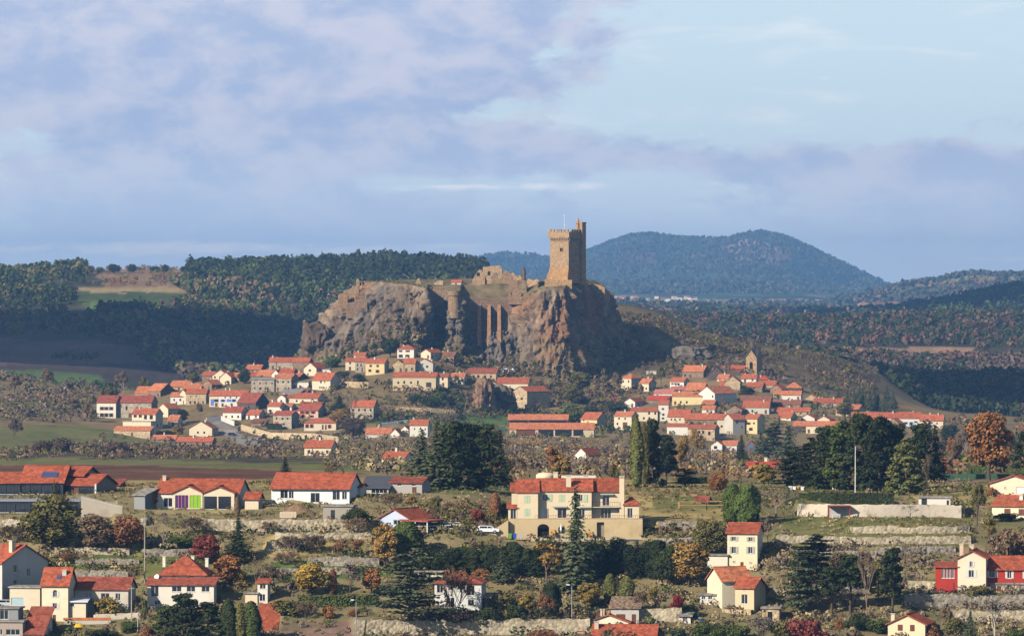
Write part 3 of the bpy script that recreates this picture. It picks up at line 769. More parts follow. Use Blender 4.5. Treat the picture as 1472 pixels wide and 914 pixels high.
# ------------------------------------------------------------------ the castle on the butte
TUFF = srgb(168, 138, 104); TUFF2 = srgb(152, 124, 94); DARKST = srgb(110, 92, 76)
S34 = 3400 / F
def keep():
    D = 3398.0
    phi = math.radians(36)
    side = 14.0
    corner = at(817.5, 400, D)                 # the front right edge of the keep
    root = empty('castle_keep', corner, -phi)
    tag(root, 'tall square stone keep with corbelled battlements and stair turret on the butte', 'castle tower')
    m = mat('keep_stone', TUFF, 0.95, 0.10, 0.16, 1.6, bump=0.5, bscale=0.8, pattern='stone', dirt=(srgb(186, 140, 88), 0.35, 0.12))
    # local: x runs left along the lit face (negative), y back along the dark face
    zt = Zp(342, D) - Zp(400, D); zf = Zp(384.5, D) - Zp(400, D); ztop = Zp(329.6, D) - Zp(400, D)
    w = side
    mb = MB()
    fl = 2.3
    mb.hexa([(-w, 0, zf), (0, 0, zf), (0, w, zf), (-w, w, zf), (-w + .15, .15, zt), (-.1, .15, zt), (-.1, w - .1, zt), (-w + .15, w - .1, zt)])
    ho = MB()
    # wall of the keep with the one window on the lit side: built as frame quads round the opening
    ho = MB(); x0, x1, z0, z1 = -6.6, -4.4, Zp(361.5, D) - Zp(400, D), Zp(356.5, D) - Zp(400, D)
    def wallq(a, b, c, d): ho.poly([(a, 0, c), (b, 0, c), (b, 0, d), (a, 0, d)])
    wallq(-w, x0, zf, zt); wallq(x1, 0, zf, zt); wallq(x0, x1, zf, z0); wallq(x0, x1, z1, zt)
    for q in ([(x0, 0, z0), (x0, .9, z0), (x0, .9, z1), (x0, 0, z1)], [(x1, .9, z0), (x1, 0, z0), (x1, 0, z1), (x1, .9, z1)],
              [(x0, 0, z1), (x0, .9, z1), (x1, .9, z1), (x1, 0, z1)], [(x0, .9, z0), (x0, 0, z0), (x1, 0, z0), (x1, .9, z0)]): ho.poly(q)
    ho.poly([(0, 0, zf), (0, w, zf), (0, w, zt), (0, 0, zt)]); ho.poly([(-w, w, zf), (-w, 0, zf), (-w, 0, zt), (-w, w, zt)]); ho.poly([(0, w, zf), (-w, w, zf), (-w, w, zt), (0, w, zt)])
    ho.build('wall', m, root)
    wp = MB(); wp.box(x0 + .03, x1 - .03, .75, .85, z0 + .03, z1 - .03); win = wp.build('window', mat('void_dark', srgb(28, 26, 26), .9), root)
    gr = MB(); gr.box((x0 + x1) / 2 - .12, (x0 + x1) / 2 + .12, .55, .72, z0, z1); gr.build('mullion', m, win)
    bs = MB()
    bs.hexa([(-w - fl, -fl, -3), (.5, -fl, -3), (.5, w, -3), (-w - fl, w, -3), (-w - .05, -.05, zf - .02), (.05, -.05, zf - .02), (.05, w, zf - .02), (-w - .05, w, zf - .02)])
    bs.build('battered_base', mat('keep_base_stone', srgb(172, 132, 88), .95, .14, .12, 1.5, bump=.5, bscale=.8, pattern='stone'), root)
    # corbels
    cb = MB(); ov = 0.9
    for f in range(2):
        nn = 11
        for i in range(nn):
            c = (i + .5) / nn * w
            for zz, oo in ((zt - 2.0, .35), (zt - 1.0, .75)):
                if f == 0: cb.box(-c - .32, -c + .32, -oo, .1, zz, zz + .98)
                else: cb.box(-.1, oo, c - .32, c + .32, zz, zz + .98)
    cb.build('corbels', m, root)
    pa = MB(); a = -w - ov; b = ov
    zp = zt + 3.7
    th = .7
    for (p0, p1, q0, q1) in ((a, b, -ov, -ov + th), (a, b, w + ov - th, w + ov), (a, a + th, -ov + th, w + ov - th), (b - th, b, -ov + th, w + ov - th)):
        pa.box(p0, p1, q0, q1, zt, zp)
    pa.build('parapet', m, root)
    fl_ = MB(); fl_.box(a + th, b - th, -ov + th, w + ov - th, zt, zt + .4); fl_.build('roof_terrace', m, root)
    hm = ztop - zp
    for i in range(6):
        c0 = a + (i + 0.08) * (w + 2 * ov) / 6; c1 = c0 + (w + 2 * ov) / 6 * .66
        me = MB(); me.box(c0, c1, -ov, -ov + th, zp + .002, ztop); me.build('merlon', m, root)
        d0 = -ov + (i + .08) * (w + 2 * ov) / 6; d1 = d0 + (w + 2 * ov) / 6 * .66
        if i > 0:
            me = MB(); me.box(b - th, b, d0, d1, zp + .002, ztop); me.build('merlon', m, root)
    # stair turret at the back right corner, climbing above the roof
    tz = Zp(320.5, D) - Zp(400, D)
    tu = MB(); tu.box(-.2, 1.9, w - 2.4, w + 1.6, -4, tz); tur = tu.build('stair_turret', m, root)
    tc = MB(); tc.box(-.5, 2.2, w - 2.7, w + 1.9, tz + .002, tz + .6); tc.build('coping', m, tur)
    pn = MB(); pn.lathe([(1.15, zt + 1), (1.15, Zp(322, D) - Zp(400, D)), (1.5, Zp(321.6, D) - Zp(400, D)), (1.5, Zp(320, D) - Zp(400, D)), (0.05, Zp(312, D) - Zp(400, D))], 8, (-1.6, w - 2.2))
    pn.build('pinnacle', m, root)
    # flag pole
    fp = at(811.5, 331, D + 8); fpz = Zp(311.5, D + 8) - Zp(331, D + 8)
    fr = empty('flagpole', fp); tag(fr, 'thin white flagpole standing on the keep roof', 'flagpole')
    q = MB(); q.tube([(0, 0, -1.5), (0.05, 0, fpz)], [.22, .13], 6); q.build('pole', mat('white_paint', srgb(238, 238, 240), .4, .03), fr)
    q = MB(); q.lathe([(0.05, fpz - .1), (.42, fpz + .35), (.42, fpz + .6), (.05, fpz + 1)], 8); q.build('finial', MATS['white_paint'], fr)
keep()

def ruin(name, label, x0, x1, yb, prof, D, th=1.0, col=TUFF2, yaw=0.0, holes=(), dep=0.0, drop=2.0):
    """broken masonry wall: profile of its top edge as (fraction along, photo row), openings (fx0, fx1, row0, row1)"""
    s = D / F; W = (x1 - x0) * s / math.cos(yaw)
    base = at(x0, yb, D)
    root = empty(name, base, -yaw); tag(root, label, 'ruin' if name.startswith('ruin') else 'castle wall')
    m = wallmat(col, True)
    zb = base.z
    fx = [p[0] for p in prof]; zy = [Zp(p[1], D) - zb for p in prof]
    cuts = sorted(set([0, 1] + fx + [h[i] for h in holes for i in (0, 1)] + list(np.linspace(0, 1, max(4, int(W / 1.6))))))
    mb = MB()
    r = random.Random(int(x0 * 7 + yb))
    for a, b in zip(cuts, cuts[1:]):
        if b - a < 1e-4: continue
        c = (a + b) / 2; ta, tb = (float(np.interp(q, fx, zy)) + r.uniform(-.25, .25) for q in (a + 1e-5, b - 1e-5))
        hs = sorted([(Zp(h[3], D) - zb, Zp(h[2], D) - zb) for h in holes if h[0] <= c <= h[1]])
        z0 = -drop
        for h0, h1 in hs:
            mb.box(a * W, b * W, 0, th, z0, h0); z0 = h1
        mb.hexa([(a * W, 0, z0), (b * W, 0, z0), (b * W, th, z0), (a * W, th, z0), (a * W, 0, max(ta, z0 + .05)), (b * W, 0, max(tb, z0 + .05)), (b * W, th, max(tb, z0 + .05)), (a * W, th, max(ta, z0 + .05))])
    mb.build('wall', m, root)
    if dep:                     # returning side walls
        for xx, zz in ((0, zy[0]), (W - th, zy[-1])):
            q = MB(); q.hexa([(xx, th + .002, -drop), (xx + th, th + .002, -drop), (xx + th, dep, -drop), (xx, dep, -drop), (xx, th + .002, zz), (xx + th, th + .002, zz), (xx + th, dep, zz * .6), (xx, dep, zz * .6)])
            q.build('side_wall', m, root)
    return root
# ruins of the yard, left to right
ruin('ruin_house', 'small square stone ruin with dark doorway on the low tip of the butte', 512, 521, 413, [(0, 401), (.4, 401), (.45, 403), (1, 405)], 3422, 1, TUFF2, .3, dep=7, holes=[(.55, .9, 405.5, 411)])
ruin('rampart', 'stepped rampart on the low shoulder of the butte', 494, 516, 424, [(0, 417), (.5, 416), (.55, 411), (1, 410)], 3416, 1.4, TUFF2, .2, drop=9)
ruin('rampart', 'low rampart block below the square ruin at the low tip of the butte', 486, 500, 436, [(0, 422), (.8, 421), (1, 424)], 3410, 1.4, srgb(146, 116, 86), .25, drop=9)
ruin('rampart', 'lowest rampart wall on the lower slope of the butte', 497, 528, 446, [(0, 436), (.5, 433), (1, 434)], 3397, 1.2, srgb(138, 112, 88), .1, drop=5)
ruin('ruin_stump', 'pointed ruin stump on the grass of the castle yard', 597, 606, 412, [(0, 408), (.3, 401), (.6, 399), (1, 409)], 3430, 1.5, TUFF, .2, dep=3)
ruin('ruin_wall', 'low pale ruin wall beside the small red roofed hut', 624, 637, 412, [(0, 407), (.6, 403), (1, 404)], 3432, 1, srgb(188, 160, 120), .1, dep=4)
ruin('rampart', 'crenellated curtain wall on the brink between rock and round bastion', 613, 644, 428, [(0, 415), (1, 416)], 3401, 1.4, TUFF2, .0, drop=7,
     holes=[])
ruin('ruin_gable', 'ruined gable with window beside the large roofless hall', 679, 697, 412, [(0, 403), (.2, 396), (.5, 388), (.75, 388), (1, 397)], 3446, 1, TUFF, .15, holes=[(.35, .6, 392, 397)], dep=8)
ruin('ruin_hall', 'large roofless hall wall with pale broken top in the castle yard', 694, 722, 412, [(0, 384), (.3, 383), (.8, 382), (.9, 383), (1, 388)], 3456, 1, srgb(176, 146, 110), .12, holes=[(.25, .4, 390, 396), (.62, .75, 392, 404)], dep=10)
ruin('ruin_wall', 'jagged ruin pieces between the roofless hall and the tall chimney', 706, 736, 412, [(0, 398), (.1, 392), (.25, 393), (.35, 403), (.5, 396), (.6, 389), (.8, 389), (1, 396)], 3438, 1, TUFF2, .1, dep=6)
ruin('ruin_wall', 'low broken ruin wall with pale stones beside the tall chimney', 734, 752, 412, [(0, 394), (.2, 392), (.5, 398), (.7, 395), (1, 402)], 3446, 1, srgb(186, 150, 108), .1, dep=5)
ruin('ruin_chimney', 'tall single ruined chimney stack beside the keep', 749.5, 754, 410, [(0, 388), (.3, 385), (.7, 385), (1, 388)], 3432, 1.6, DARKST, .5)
ruin('ruin_house', 'roofless house front with big dark arch and small windows on the brink', 731, 757, 433, [(0, 402), (.35, 401), (.5, 405), (.6, 403), (1, 404)], 3398, 1, srgb(150, 120, 94), .1, holes=[(.12, .22, 420, 424), (.5, .93, 405.5, 416), (.7, .8, 422, 426)], dep=9, drop=2)
ruin('ruin_wall', 'pale jumbled ruin wall beside the roofless house front', 755, 776, 424, [(0, 408), (.2, 400), (.5, 403), (.8, 401), (1, 405)], 3405, 1.2, srgb(190, 156, 116), .2, dep=6, drop=4)
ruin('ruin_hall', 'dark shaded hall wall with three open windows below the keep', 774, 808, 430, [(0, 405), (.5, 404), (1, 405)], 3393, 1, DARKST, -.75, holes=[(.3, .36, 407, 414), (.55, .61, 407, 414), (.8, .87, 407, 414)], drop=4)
ruin('ruin_wall', 'low pale wall at the foot of the keep', 783, 822, 408, [(0, 401), (.4, 401.5), (.8, 403), (1, 402)], 3392, 1, srgb(176, 140, 98), .15, drop=5)
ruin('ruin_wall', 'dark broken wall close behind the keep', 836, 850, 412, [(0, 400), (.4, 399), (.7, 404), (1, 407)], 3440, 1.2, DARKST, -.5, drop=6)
ruin('rampart', 'rampart with sunlit corner on the brink of the dark cliff', 836, 869, 436, [(0, 411), (.45, 411), (.5, 408), (.8, 410), (1, 413)], 3448, 1.4, TUFF, .25, drop=8, dep=14)
ruin('ruin_wall', 'low broken wall line in the grass beside the roofless hall', 664, 682, 413, [(0, 409), (.3, 407), (.5, 410), (.8, 406), (1, 409)], 3436, 1, TUFF2, .1, dep=3)
# merlons of the crenellated stretch
def bits():
    m = wallmat(TUFF2, True)
    root = [o for o in COL.objects if o.name.startswith('rampart') and o.get('label', '').startswith('crenellated')][0]
    for i in range(7):
        q = MB(); q.box(i * 1.85 + .3, i * 1.85 + 1.3, 0, .7, 5.6, 6.7); q.build('merlon', m, root)
    house(at(656, 411, 3432), 6.2, 5, 2.4, 1.3, 'E', .2, 'P', 'R', 'tiny hut with red roof on the castle yard', [(2.4, 3.4, .1, 1.9, 'door')], name='yard_hut', cat='hut')
    # round bastion
    p = at(653, 424, 3387)
    r = empty('round_bastion', p); tag(r, 'round stone bastion where the buttressed wall begins', 'castle wall')
    q = MB(); q.lathe([(4.0, -14), (3.7, -1), (4.2, -.4), (4.2, 2.4), (3.4, 2.4), (3.4, 1.6)], 20); q.build('drum', m, r)
    # curtain wall with buttresses
    D = 3401.0; r = empty('buttressed_wall', at(664, 476, D))
    tag(r, 'great curtain wall with three tall buttresses in the middle of the butte', 'castle wall')
    ms = wallmat(srgb(132, 106, 84), True)
    W = 86 * S34; h0 = (476 - 428) * S34; h1 = (476 - 432) * S34
    q = MB(); q.hexa([(0, 0, -9), (W, 0, -9), (W, 4, -9), (0, 4, -9), (0, .8, h0), (W, .8, h1), (W, 4, h1), (0, 4, h0)]); q.build('wall', ms, r)
    q = MB(); q.hexa([(0, .6, h0 + .01), (W, .6, h1 + .01), (W, 2, h1 + .01), (0, 2, h0 + .01), (0, .6, h0 + .5), (W, .6, h1 + .5), (W, 2, h1 + .5), (0, 2, h0 + .5)]); q.build('coping', wallmat(srgb(150, 124, 96), True), r)
    mb_ = wallmat(srgb(176, 132, 96), True)
    for px in (689, 703, 717.5):
        x = (px - 664) * S34
        q = MB(); q.hexa([(x - 1.25, -4.6, -9), (x + 1.25, -4.6, -9), (x + 1.25, .7, -9), (x - 1.25, .7, -9), (x - 1.0, -3.2, 14.2), (x + 1.0, -3.2, 14.2), (x + 1.0, .75, 16.2), (x - 1.0, .75, 16.2)])
        q.build('buttress', mb_, r)
# ------------------------------------------------------------------ houses
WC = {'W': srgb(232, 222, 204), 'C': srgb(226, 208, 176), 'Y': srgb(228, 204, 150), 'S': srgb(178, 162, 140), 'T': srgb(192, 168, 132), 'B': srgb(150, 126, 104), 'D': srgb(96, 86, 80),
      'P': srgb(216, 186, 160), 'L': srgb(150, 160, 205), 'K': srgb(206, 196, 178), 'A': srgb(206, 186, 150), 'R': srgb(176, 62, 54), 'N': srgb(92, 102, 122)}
STONEK = set('STBD')
RC = {'R': srgb(176, 96, 66), 'O': srgb(188, 114, 78), 'M': srgb(150, 80, 62), 'N': srgb(140, 92, 72), 'G': srgb(150, 142, 132), 'K': srgb(186, 78, 58), 'P': srgb(190, 118, 104), 'F': srgb(166, 86, 60)}
M_GLASS = mat('window_glass', srgb(38, 42, 48), 0.12, 0.1, 1.0, spec=0.6)
DARKF = mat('dark_frame', srgb(50, 54, 60), .5, .05)
M_WOOD = mat('brown_wood', srgb(112, 68, 48), 0.7, 0.15, 1.5)
M_WHITE = mat('white_joinery', srgb(226, 224, 216), 0.5, 0.04)
SHC = {'w': srgb(214, 212, 206), 'b': srgb(112, 72, 56), 'g': srgb(190, 204, 168), 'u': srgb(92, 128, 190), 'r': srgb(150, 58, 50), 'y': srgb(178, 172, 160)}
def shmat(k): return mat('shutter_' + k, SHC[k], 0.6, 0.06, 1.5)

def wall_face(mb, w, h, ops, T, foot=3.0, reveal=0.22):
    xs = sorted(set([0.0, w] + [v for o in ops for v in o[:2]])); zs = sorted(set([-foot, 0.0, h] + [v for o in ops for v in o[2:4]]))
    for a, b in zip(xs, xs[1:]):
        for c, d in zip(zs, zs[1:]):
            mx, mz = (a + b) / 2, (c + d) / 2
            if any(o[0] < mx < o[1] and o[2] < mz < o[3] for o in ops): continue
            mb.poly([T(a, c, 0), T(b, c, 0), T(b, d, 0), T(a, d, 0)])
    for o in ops:
        a, b, c, d = o[:4]; e = reveal
        mb.poly([T(a, c, 0), T(a, c, e), T(b, c, e), T(b, c, 0)]); mb.poly([T(a, d, e), T(a, d, 0), T(b, d, 0), T(b, d, e)])
        mb.poly([T(a, c, e), T(a, c, 0), T(a, d, 0), T(a, d, e)]); mb.poly([T(b, c, 0), T(b, c, e), T(b, d, e), T(b, d, 0)])

def window(root, T, o, kind='win', shutter=None, detail=False, shut=False, label=None):
    a, b, c, d = o[:4]
    def bx(mb, x0, x1, z0, z1, e0, e1):
        mb.hexa([T(x0, z0, e0), T(x1, z0, e0), T(x1, z0, e1), T(x0, z0, e1), T(x0, z1, e0), T(x1, z1, e0), T(x1, z1, e1), T(x0, z1, e1)])
    if kind == 'door':
        q = MB(); bx(q, a, b, c, d, .1, .2); w_ = q.build('door', M_WOOD if not label else mat(label[0], label[1], .6, .08), root); return w_
    if kind == 'garage':
        q = MB(); bx(q, a, b, c, d, .1, .2); w_ = q.build('garage_door', M_WOOD if not label else mat(label[0], label[1], .6, .08), root); return w_
    if shut:
        q = MB(); bx(q, a, b, c, d, .05, .18); w_ = q.build('window', M_GLASS, root)
        m = (a + b) / 2
        for x0, x1 in ((a + .01, m - .015), (m + .015, b - .01)):
            s = MB(); bx(s, x0, x1, c + .01, d - .01, -.04, .04); s.build('shutter', shmat(shutter), w_)
        return w_
    q = MB(); bx(q, a, b, c, d, .14, .2); w_ = q.build('window', M_GLASS, root)
    if detail:
        f = MB(); t = .07
        n = max(2, int(round((b - a) / .8)))
        for i in range(n + 1):
            x = a + (b - a - t) * i / n; bx(f, x, x + t, c, d, .08, .135)
        for z in (c, d - t): bx(f, a + t, b - t, z, z + t, .085, .13)
        f.build('frame', DARKF if root.get('dark') else M_WHITE, w_)
        s = MB(); bx(s, a - .08, b + .08, c - .1, c - .005, -.08, .05); s.build('sill', M_WHITE, w_)
    if shutter:
        ww = (b - a) / 2
        for x0, x1 in ((a - ww - .02, a - .02), (b + .02, b + ww + .02)):
            s = MB(); bx(s, x0, x1, c - .02, d + .02, -.06, -.005); s.build('shutter', shmat(shutter), w_)
    return w_

def roof_E(w, d, h, r, ov=.45, og=.35, th=.2, x0=None, off=0.0, drop=0.0):
    mb = MB(); sl = r / (d / 2)
    L_, R_ = -w / 2 - og, w / 2 + og
    e = h - ov * sl; rz = h + r
    for y0, y1 in ((-ov, d / 2), (d + ov, d / 2)):
        p = [(L_, y0, e), (R_, y0, e), (R_, y1, rz), (L_, y1, rz)]
        if y0 > y1: p = [(R_, y0, e), (L_, y0, e), (L_, y1, rz), (R_, y1, rz)]
        mb.hexa(p + [(x, y, z + th) for x, y, z in p])
    return mb
def roof_G(w, d, h, r, ov=.45, og=.4, th=.2):
    mb = MB(); sl = r / (w / 2); e = h - ov * sl; rz = h + r
    for sg in (-1, 1):
        x0 = sg * (w / 2 + ov)
        p = [(x0, -og, e), (0, -og, rz), (0, d + og, rz), (x0, d + og, e)]
        if sg > 0: p = [(0, -og, rz), (x0, -og, e), (x0, d + og, e), (0, d + og, rz)]
        mb.hexa(p + [(x, y, z + th) for x, y, z in p])
    return mb
def roof_H(w, d, h, r, ov=.5, th=.2, ridge=None):
    mb = MB(); a, b = -w / 2 - ov, w / 2 + ov; c, e = -ov, d + ov
    rl = max(0.05, (w - d) / 2) if ridge is None else max(0.05, ridge / 2)
    zb = h - ov * r / (d / 2); zt = h + r
    B = [(a, c, zb), (b, c, zb), (b, e, zb), (a, e, zb)]; Bt = [(x, y, z + th) for x, y, z in B]
    R1, R2 = (-rl, d / 2, zt + th), (rl, d / 2, zt + th)
    mb.poly(B[::-1])
    for i in range(4): j = (i + 1) % 4; mb.poly([B[i], B[j], Bt[j], Bt[i]])
    mb.poly([Bt[0], Bt[1], R2, R1]); mb.poly([Bt[1], Bt[2], R2]); mb.poly([Bt[2], Bt[3], R1, R2]); mb.poly([Bt[3], Bt[0], R1])
    return mb
def roof_S(w, d, h, r, ov=.4, th=.2):
    """lean-to roof, low at the front"""
    mb = MB(); L_, R_ = -w / 2 - ov, w / 2 + ov; sl = r / d
    p = [(L_, -ov, h - ov * sl), (R_, -ov, h - ov * sl), (R_, d + ov, h + r + ov * sl), (L_, d + ov, h + r + ov * sl)]
    return mb.hexa(p + [(x, y, z + th) for x, y, z in p])
def roof_F(w, d, h, ov=.3, th=.3):
    mb = MB(); mb.box(-w / 2 - ov, w / 2 + ov, -ov, d + ov, h + .002, h + th); return mb

def house(P, w, d, h, r, typ, yaw, wall, roof, label, ops=(), side=(), left=(), chim=(), shutter=None, detail=False, cat='house', group=None, name='house', foot=3.0, ov=.45, wallm=None, roofm=None, th=.2, ridge=None, dark=False):
    """P: middle of the foot of the front wall; ops: front openings (x0,x1,z0,z1,kind,(shutter),(shut)) measured from the left front corner"""
    root = empty(name, P, -yaw)
    tag(root, label, cat, group)
    if dark: root['dark'] = 1
    wm = wallm or wallmat(WC[wall], wall in STONEK); rm = roofm or roofmat(RC[roof])
    mb = MB()
    Tf = lambda x, z, e: (x - w / 2, e, z)
    Tr = lambda x, z, e: (w / 2 - e, x, z)
    Tl = lambda x, z, e: (-w / 2 + e, d - x, z)
    Tb = lambda x, z, e: (w / 2 - x, d - e, z)
    hb = h + r if typ == 'S' else h
    wall_face(mb, w, h, [o[:4] for o in ops], Tf, foot)
    wall_face(mb, d, h, [o[:4] for o in side], Tr, foot); wall_face(mb, d, h, [o[:4] for o in left], Tl, foot); wall_face(mb, w, hb, [], Tb, foot)
    if typ == 'E':
        for sx in (-1, 1): 
            q = [(sx * w / 2, 0, h), (sx * w / 2, d, h), (sx * w / 2, d / 2, h + r)]
            mb.poly(q if sx > 0 else q[::-1])
    elif typ == 'G':
        for y in (0, d):
            q = [(-w / 2, y, h), (w / 2, y, h), (0, y, h + r)]; mb.poly(q if y == 0 else q[::-1])
    elif typ == 'S':
        for sx in (-1, 1):
            q = [(sx * w / 2, 0, h), (sx * w / 2, d, h), (sx * w / 2, d, h + r)]; mb.poly(q if sx > 0 else q[::-1])
    mb.build('wall', wm, root)
    rb = {'E': lambda: roof_E(w, d, h, r, ov, th=th), 'G': lambda: roof_G(w, d, h, r, ov, th=th), 'H': lambda: roof_H(w, d, h, r, ov, th=th, ridge=ridge), 'S': lambda: roof_S(w, d, h, r, ov, th=th), 'F': lambda: roof_F(w, d, h, min(ov, .3))}[typ]()
    ro = rb.build('roof', rm, root)
    if typ in 'EG' and detail:
        q = MB()
        if typ == 'E': q.prism([(0, 0)], 0, 0) if False else q.tube([(-w / 2 - .35, d / 2, h + r + th), (w / 2 + .35, d / 2, h + r + th)], [.14, .14], 6)
        else: q.tube([(0, -.4, h + r + th), (0, d + .4, h + r + th)], [.14, .14], 6)
        q.build('ridge_tiles', rm, ro)
    for T, lst in ((Tf, ops), (Tr, side), (Tl, left)):
        for o in lst:
            k = o[4] if len(o) > 4 else 'win'
            sh = o[5] if len(o) > 5 else (shutter if k == 'win' else None)
            window(root, T, o, k if k in ('door', 'garage') else 'win', sh, detail, k == 'shut', o[6] if len(o) > 6 else None)
    for c in chim:
        fx, fy, cw, ch = c[:4]; ck = c[4] if len(c) > 4 else 'W'
        x = (fx - .5) * w; y = fy * d
        zr = {'E': h + r * (1 - abs(y - d / 2) / (d / 2)), 'G': h + r * (1 - abs(x) / (w / 2)), 'H': h + r * .5, 'S': h + r * fy, 'F': h}[typ]
        q = MB(); q.box(x - cw / 2, x + cw / 2, y - cw / 2, y + cw / 2, zr - .4, zr + ch); co = q.build('chimney', wallmat(WC[ck], ck in STONEK), root)
        q = MB(); q.box(x - cw / 2 - .1, x + cw / 2 + .1, y - cw / 2 - .1, y + cw / 2 + .1, zr + ch + .003, zr + ch + .15); q.build('cap', wallmat(WC['K']), co)
    if dark: del root['dark']
    return root

REG = {'A': (130, 480), 'B': (420, 440), 'C': (660, 440), 'D': (880, 480), 'E': (1140, 480)}
def auto_ops(w, h, seed, dens=.75, wide=1.0):
    r = random.Random(seed); out = []
    nf = max(1, int(h / 2.7)); nc = max(1, int(w / 3.1))
    door = r.randrange(nc) if h > 2.2 else -1
    for f in range(nf):
        z0 = h * f / nf + (.95 if h / nf > 2.3 else .5); hh = min(1.35, h / nf - 1.2)
        if hh < .5: hh = .5
        for c in range(nc):
            x = w * (c + .5) / nc + r.uniform(-.25, .25)
            if f == 0 and c == door:
                out.append((x - .65, x + .65, .02, min(2.2, h - .25), 'door')); continue
            if r.random() > dens: continue
            ww = .55 * wide
            if z0 + hh < h - .15: out.append((x - ww, x + ww, z0, z0 + hh, 'win'))
    return out
def vh(reg, typ, xl, xr, yb, ye, yr, yaw, wall, roof, label, dep=None, win=.7, sh=None, chim=1, ops=None, side=True, dmin=2950, D=None, cat='house', **kw):
    ox, oy = REG[reg]; k = 4.57
    xl, xr = ox + xl / k, ox + xr / k; yb, ye, yr = oy + yb / k, oy + ye / k, oy + yr / k
    p = hit((xl + xr) / 2, yb, dmin, 5000) if D is None else at((xl + xr) / 2, yb, D)
    s = p.y / F; a = math.radians(yaw)
    w = (xr - xl) * s / math.cos(a); h = max(1.6, (yb - ye) * s); r = max(.5, (ye - yr) * s)
    if dep is None: dep = min(13, max(6.5, r * 2 / .5)) if typ in 'EH' else 9.0
    seed = int(xl * 13 + yb * 7)
    o = auto_ops(w, h, seed, win) if ops is None else [((q[0] / k + ox - xl) * s / math.cos(a), (q[1] / k + ox - xl) * s / math.cos(a), max(.02, (yb - oy - q[3] / k) * s), min(h - .1, (yb - oy - q[2] / k) * s)) + tuple(q[4:]) for q in ops]
    o = [q for q in o if q[0] > .15 and q[1] < w - .15]
    sd = auto_ops(dep, h, seed + 5, .35) if side and yaw > 5 else []
    sd = [q for q in sd if q[0] > .2 and q[1] < dep - .2]
    rr = random.Random(seed)
    ch = [(rr.uniform(.15, .85), rr.choice((.5, .42, .62)), .75, rr.uniform(.9, 1.5), rr.choice('WKPC')) for _ in range(chim)]
    return house(p, w, dep, h, r, typ, a, wall, roof, label, o, sd, chim=ch, shutter=sh, cat=cat, group='village houses below the castle', **kw)
# ------------------------------------------------------------------ the village
bits()
V = vh
# --- left flank
V('A', 'E', 40, 168, 550, 450, 405, 12, 'W', 'M', 'white plastered half of the long farmhouse that ends the farm side of the village', 13, sh='b', ops=[(68, 82, 478, 500), (98, 112, 478, 500), (130, 144, 478, 500), (68, 82, 520, 545), (98, 112, 520, 545), (130, 144, 520, 545)], side=False, chim=0)
V('A', 'E', 168, 402, 550, 450, 405, 12, 'S', 'M', 'long rough stone barn joined to the white farmhouse end', 13, ops=[(230, 243, 475, 500), (300, 312, 480, 498), (250, 275, 520, 549, 'door')], chim=0, cat='barn')
V('A', 'E', 270, 430, 612, 525, 490, 24, 'C', 'R', 'cream two storey house with row of brown windows in front of the long barn', 9, ops=[(282, 303, 532, 548), (316, 337, 532, 548), (352, 372, 532, 560), (390, 412, 532, 560), (290, 320, 580, 600), (350, 380, 580, 600)], chim=1)
V('A', 'F', 210, 400, 655, 575, 570, 24, 'C', 'G', 'flat terrace block with pale garage front under the cream two storey house', 6, win=.2, chim=0)
V('A', 'S', 150, 395, 672, 632, 610, 24, 'T', 'O', 'long low carport with orange lean-to roof below the terrace block', 4, win=0, chim=0, cat='carport')
V('A', 'G', 440, 512, 545, 490, 458, 40, 'C', 'O', 'small cream gable house with shaded long side beside the long barn', 10, win=.4)
V('A', 'E', 375, 462, 418, 372, 326, 38, 'B', 'O', 'brown farm shed with bright orange roof behind the long barn', 13, win=.2, chim=0, cat='barn')
V('A', 'E', 292, 380, 405, 392, 350, 25, 'T', 'O', 'low stone outhouse with mossy roof beside the brown farm shed', 8, win=.2, chim=0)
V('A', 'E', 525, 622, 465, 410, 384, 10, 'W', 'O', 'white cottage between the brown shed and the wide stone house', 8, ops=[(545, 555, 425, 440), (585, 597, 425, 440), (560, 570, 445, 464, 'door')])
V('A', 'E', 626, 760, 462, 390, 360, 10, 'T', 'R', 'wide stone house with dark ground floor windows on the village street', 10, ops=[(650, 662, 440, 460), (680, 692, 440, 460), (705, 715, 445, 461, 'door'), (735, 745, 440, 455), (655, 663, 405, 415), (690, 698, 405, 415)])
V('A', 'G', 585, 632, 462, 392, 365, 30, 'C', 'R', 'narrow cream gable end leaning on the wide stone house', 8, win=.3)
V('A', 'E', 520, 640, 375, 345, 308, 20, 'T', 'O', 'long tiled farmhouse above the white cottage', 10, win=.3)
V('A', 'E', 610, 722, 385, 358, 325, 25, 'S', 'O', 'grey stone house with large orange roof above the wide stone house', 11, win=.3)
V('A', 'E', 780, 842, 478, 404, 372, 10, 'C', 'R', 'cream house end with blue painted carriage gate', 9, ops=[(790, 812, 428, 470, 'garage', None, ('blue_paint', srgb(110, 128, 205))), (816, 840, 428, 446, 'win', 'u'), (818, 836, 452, 476, 'door')], chim=0)
V('A', 'E', 842, 1030, 480, 404, 372, 10, 'W', 'R', 'long white row house with blue painted ground floor fronts', 9, ops=[(880, 890, 412, 422), (915, 925, 412, 422), (955, 965, 412, 422), (985, 995, 412, 422), (862, 878, 430, 446, 'win', 'u'), (895, 925, 428, 446, 'garage', None, ('blue_paint', srgb(110, 128, 205))), (935, 950, 428, 446, 'win', 'u'), (860, 875, 455, 478, 'door'), (920, 935, 455, 478, 'door')], chim=2)
V('A', 'G', 730, 798, 372, 332, 300, 40, 'B', 'O', 'small brown house with dark shaded gable above the blue fronted row', 9, win=.4)
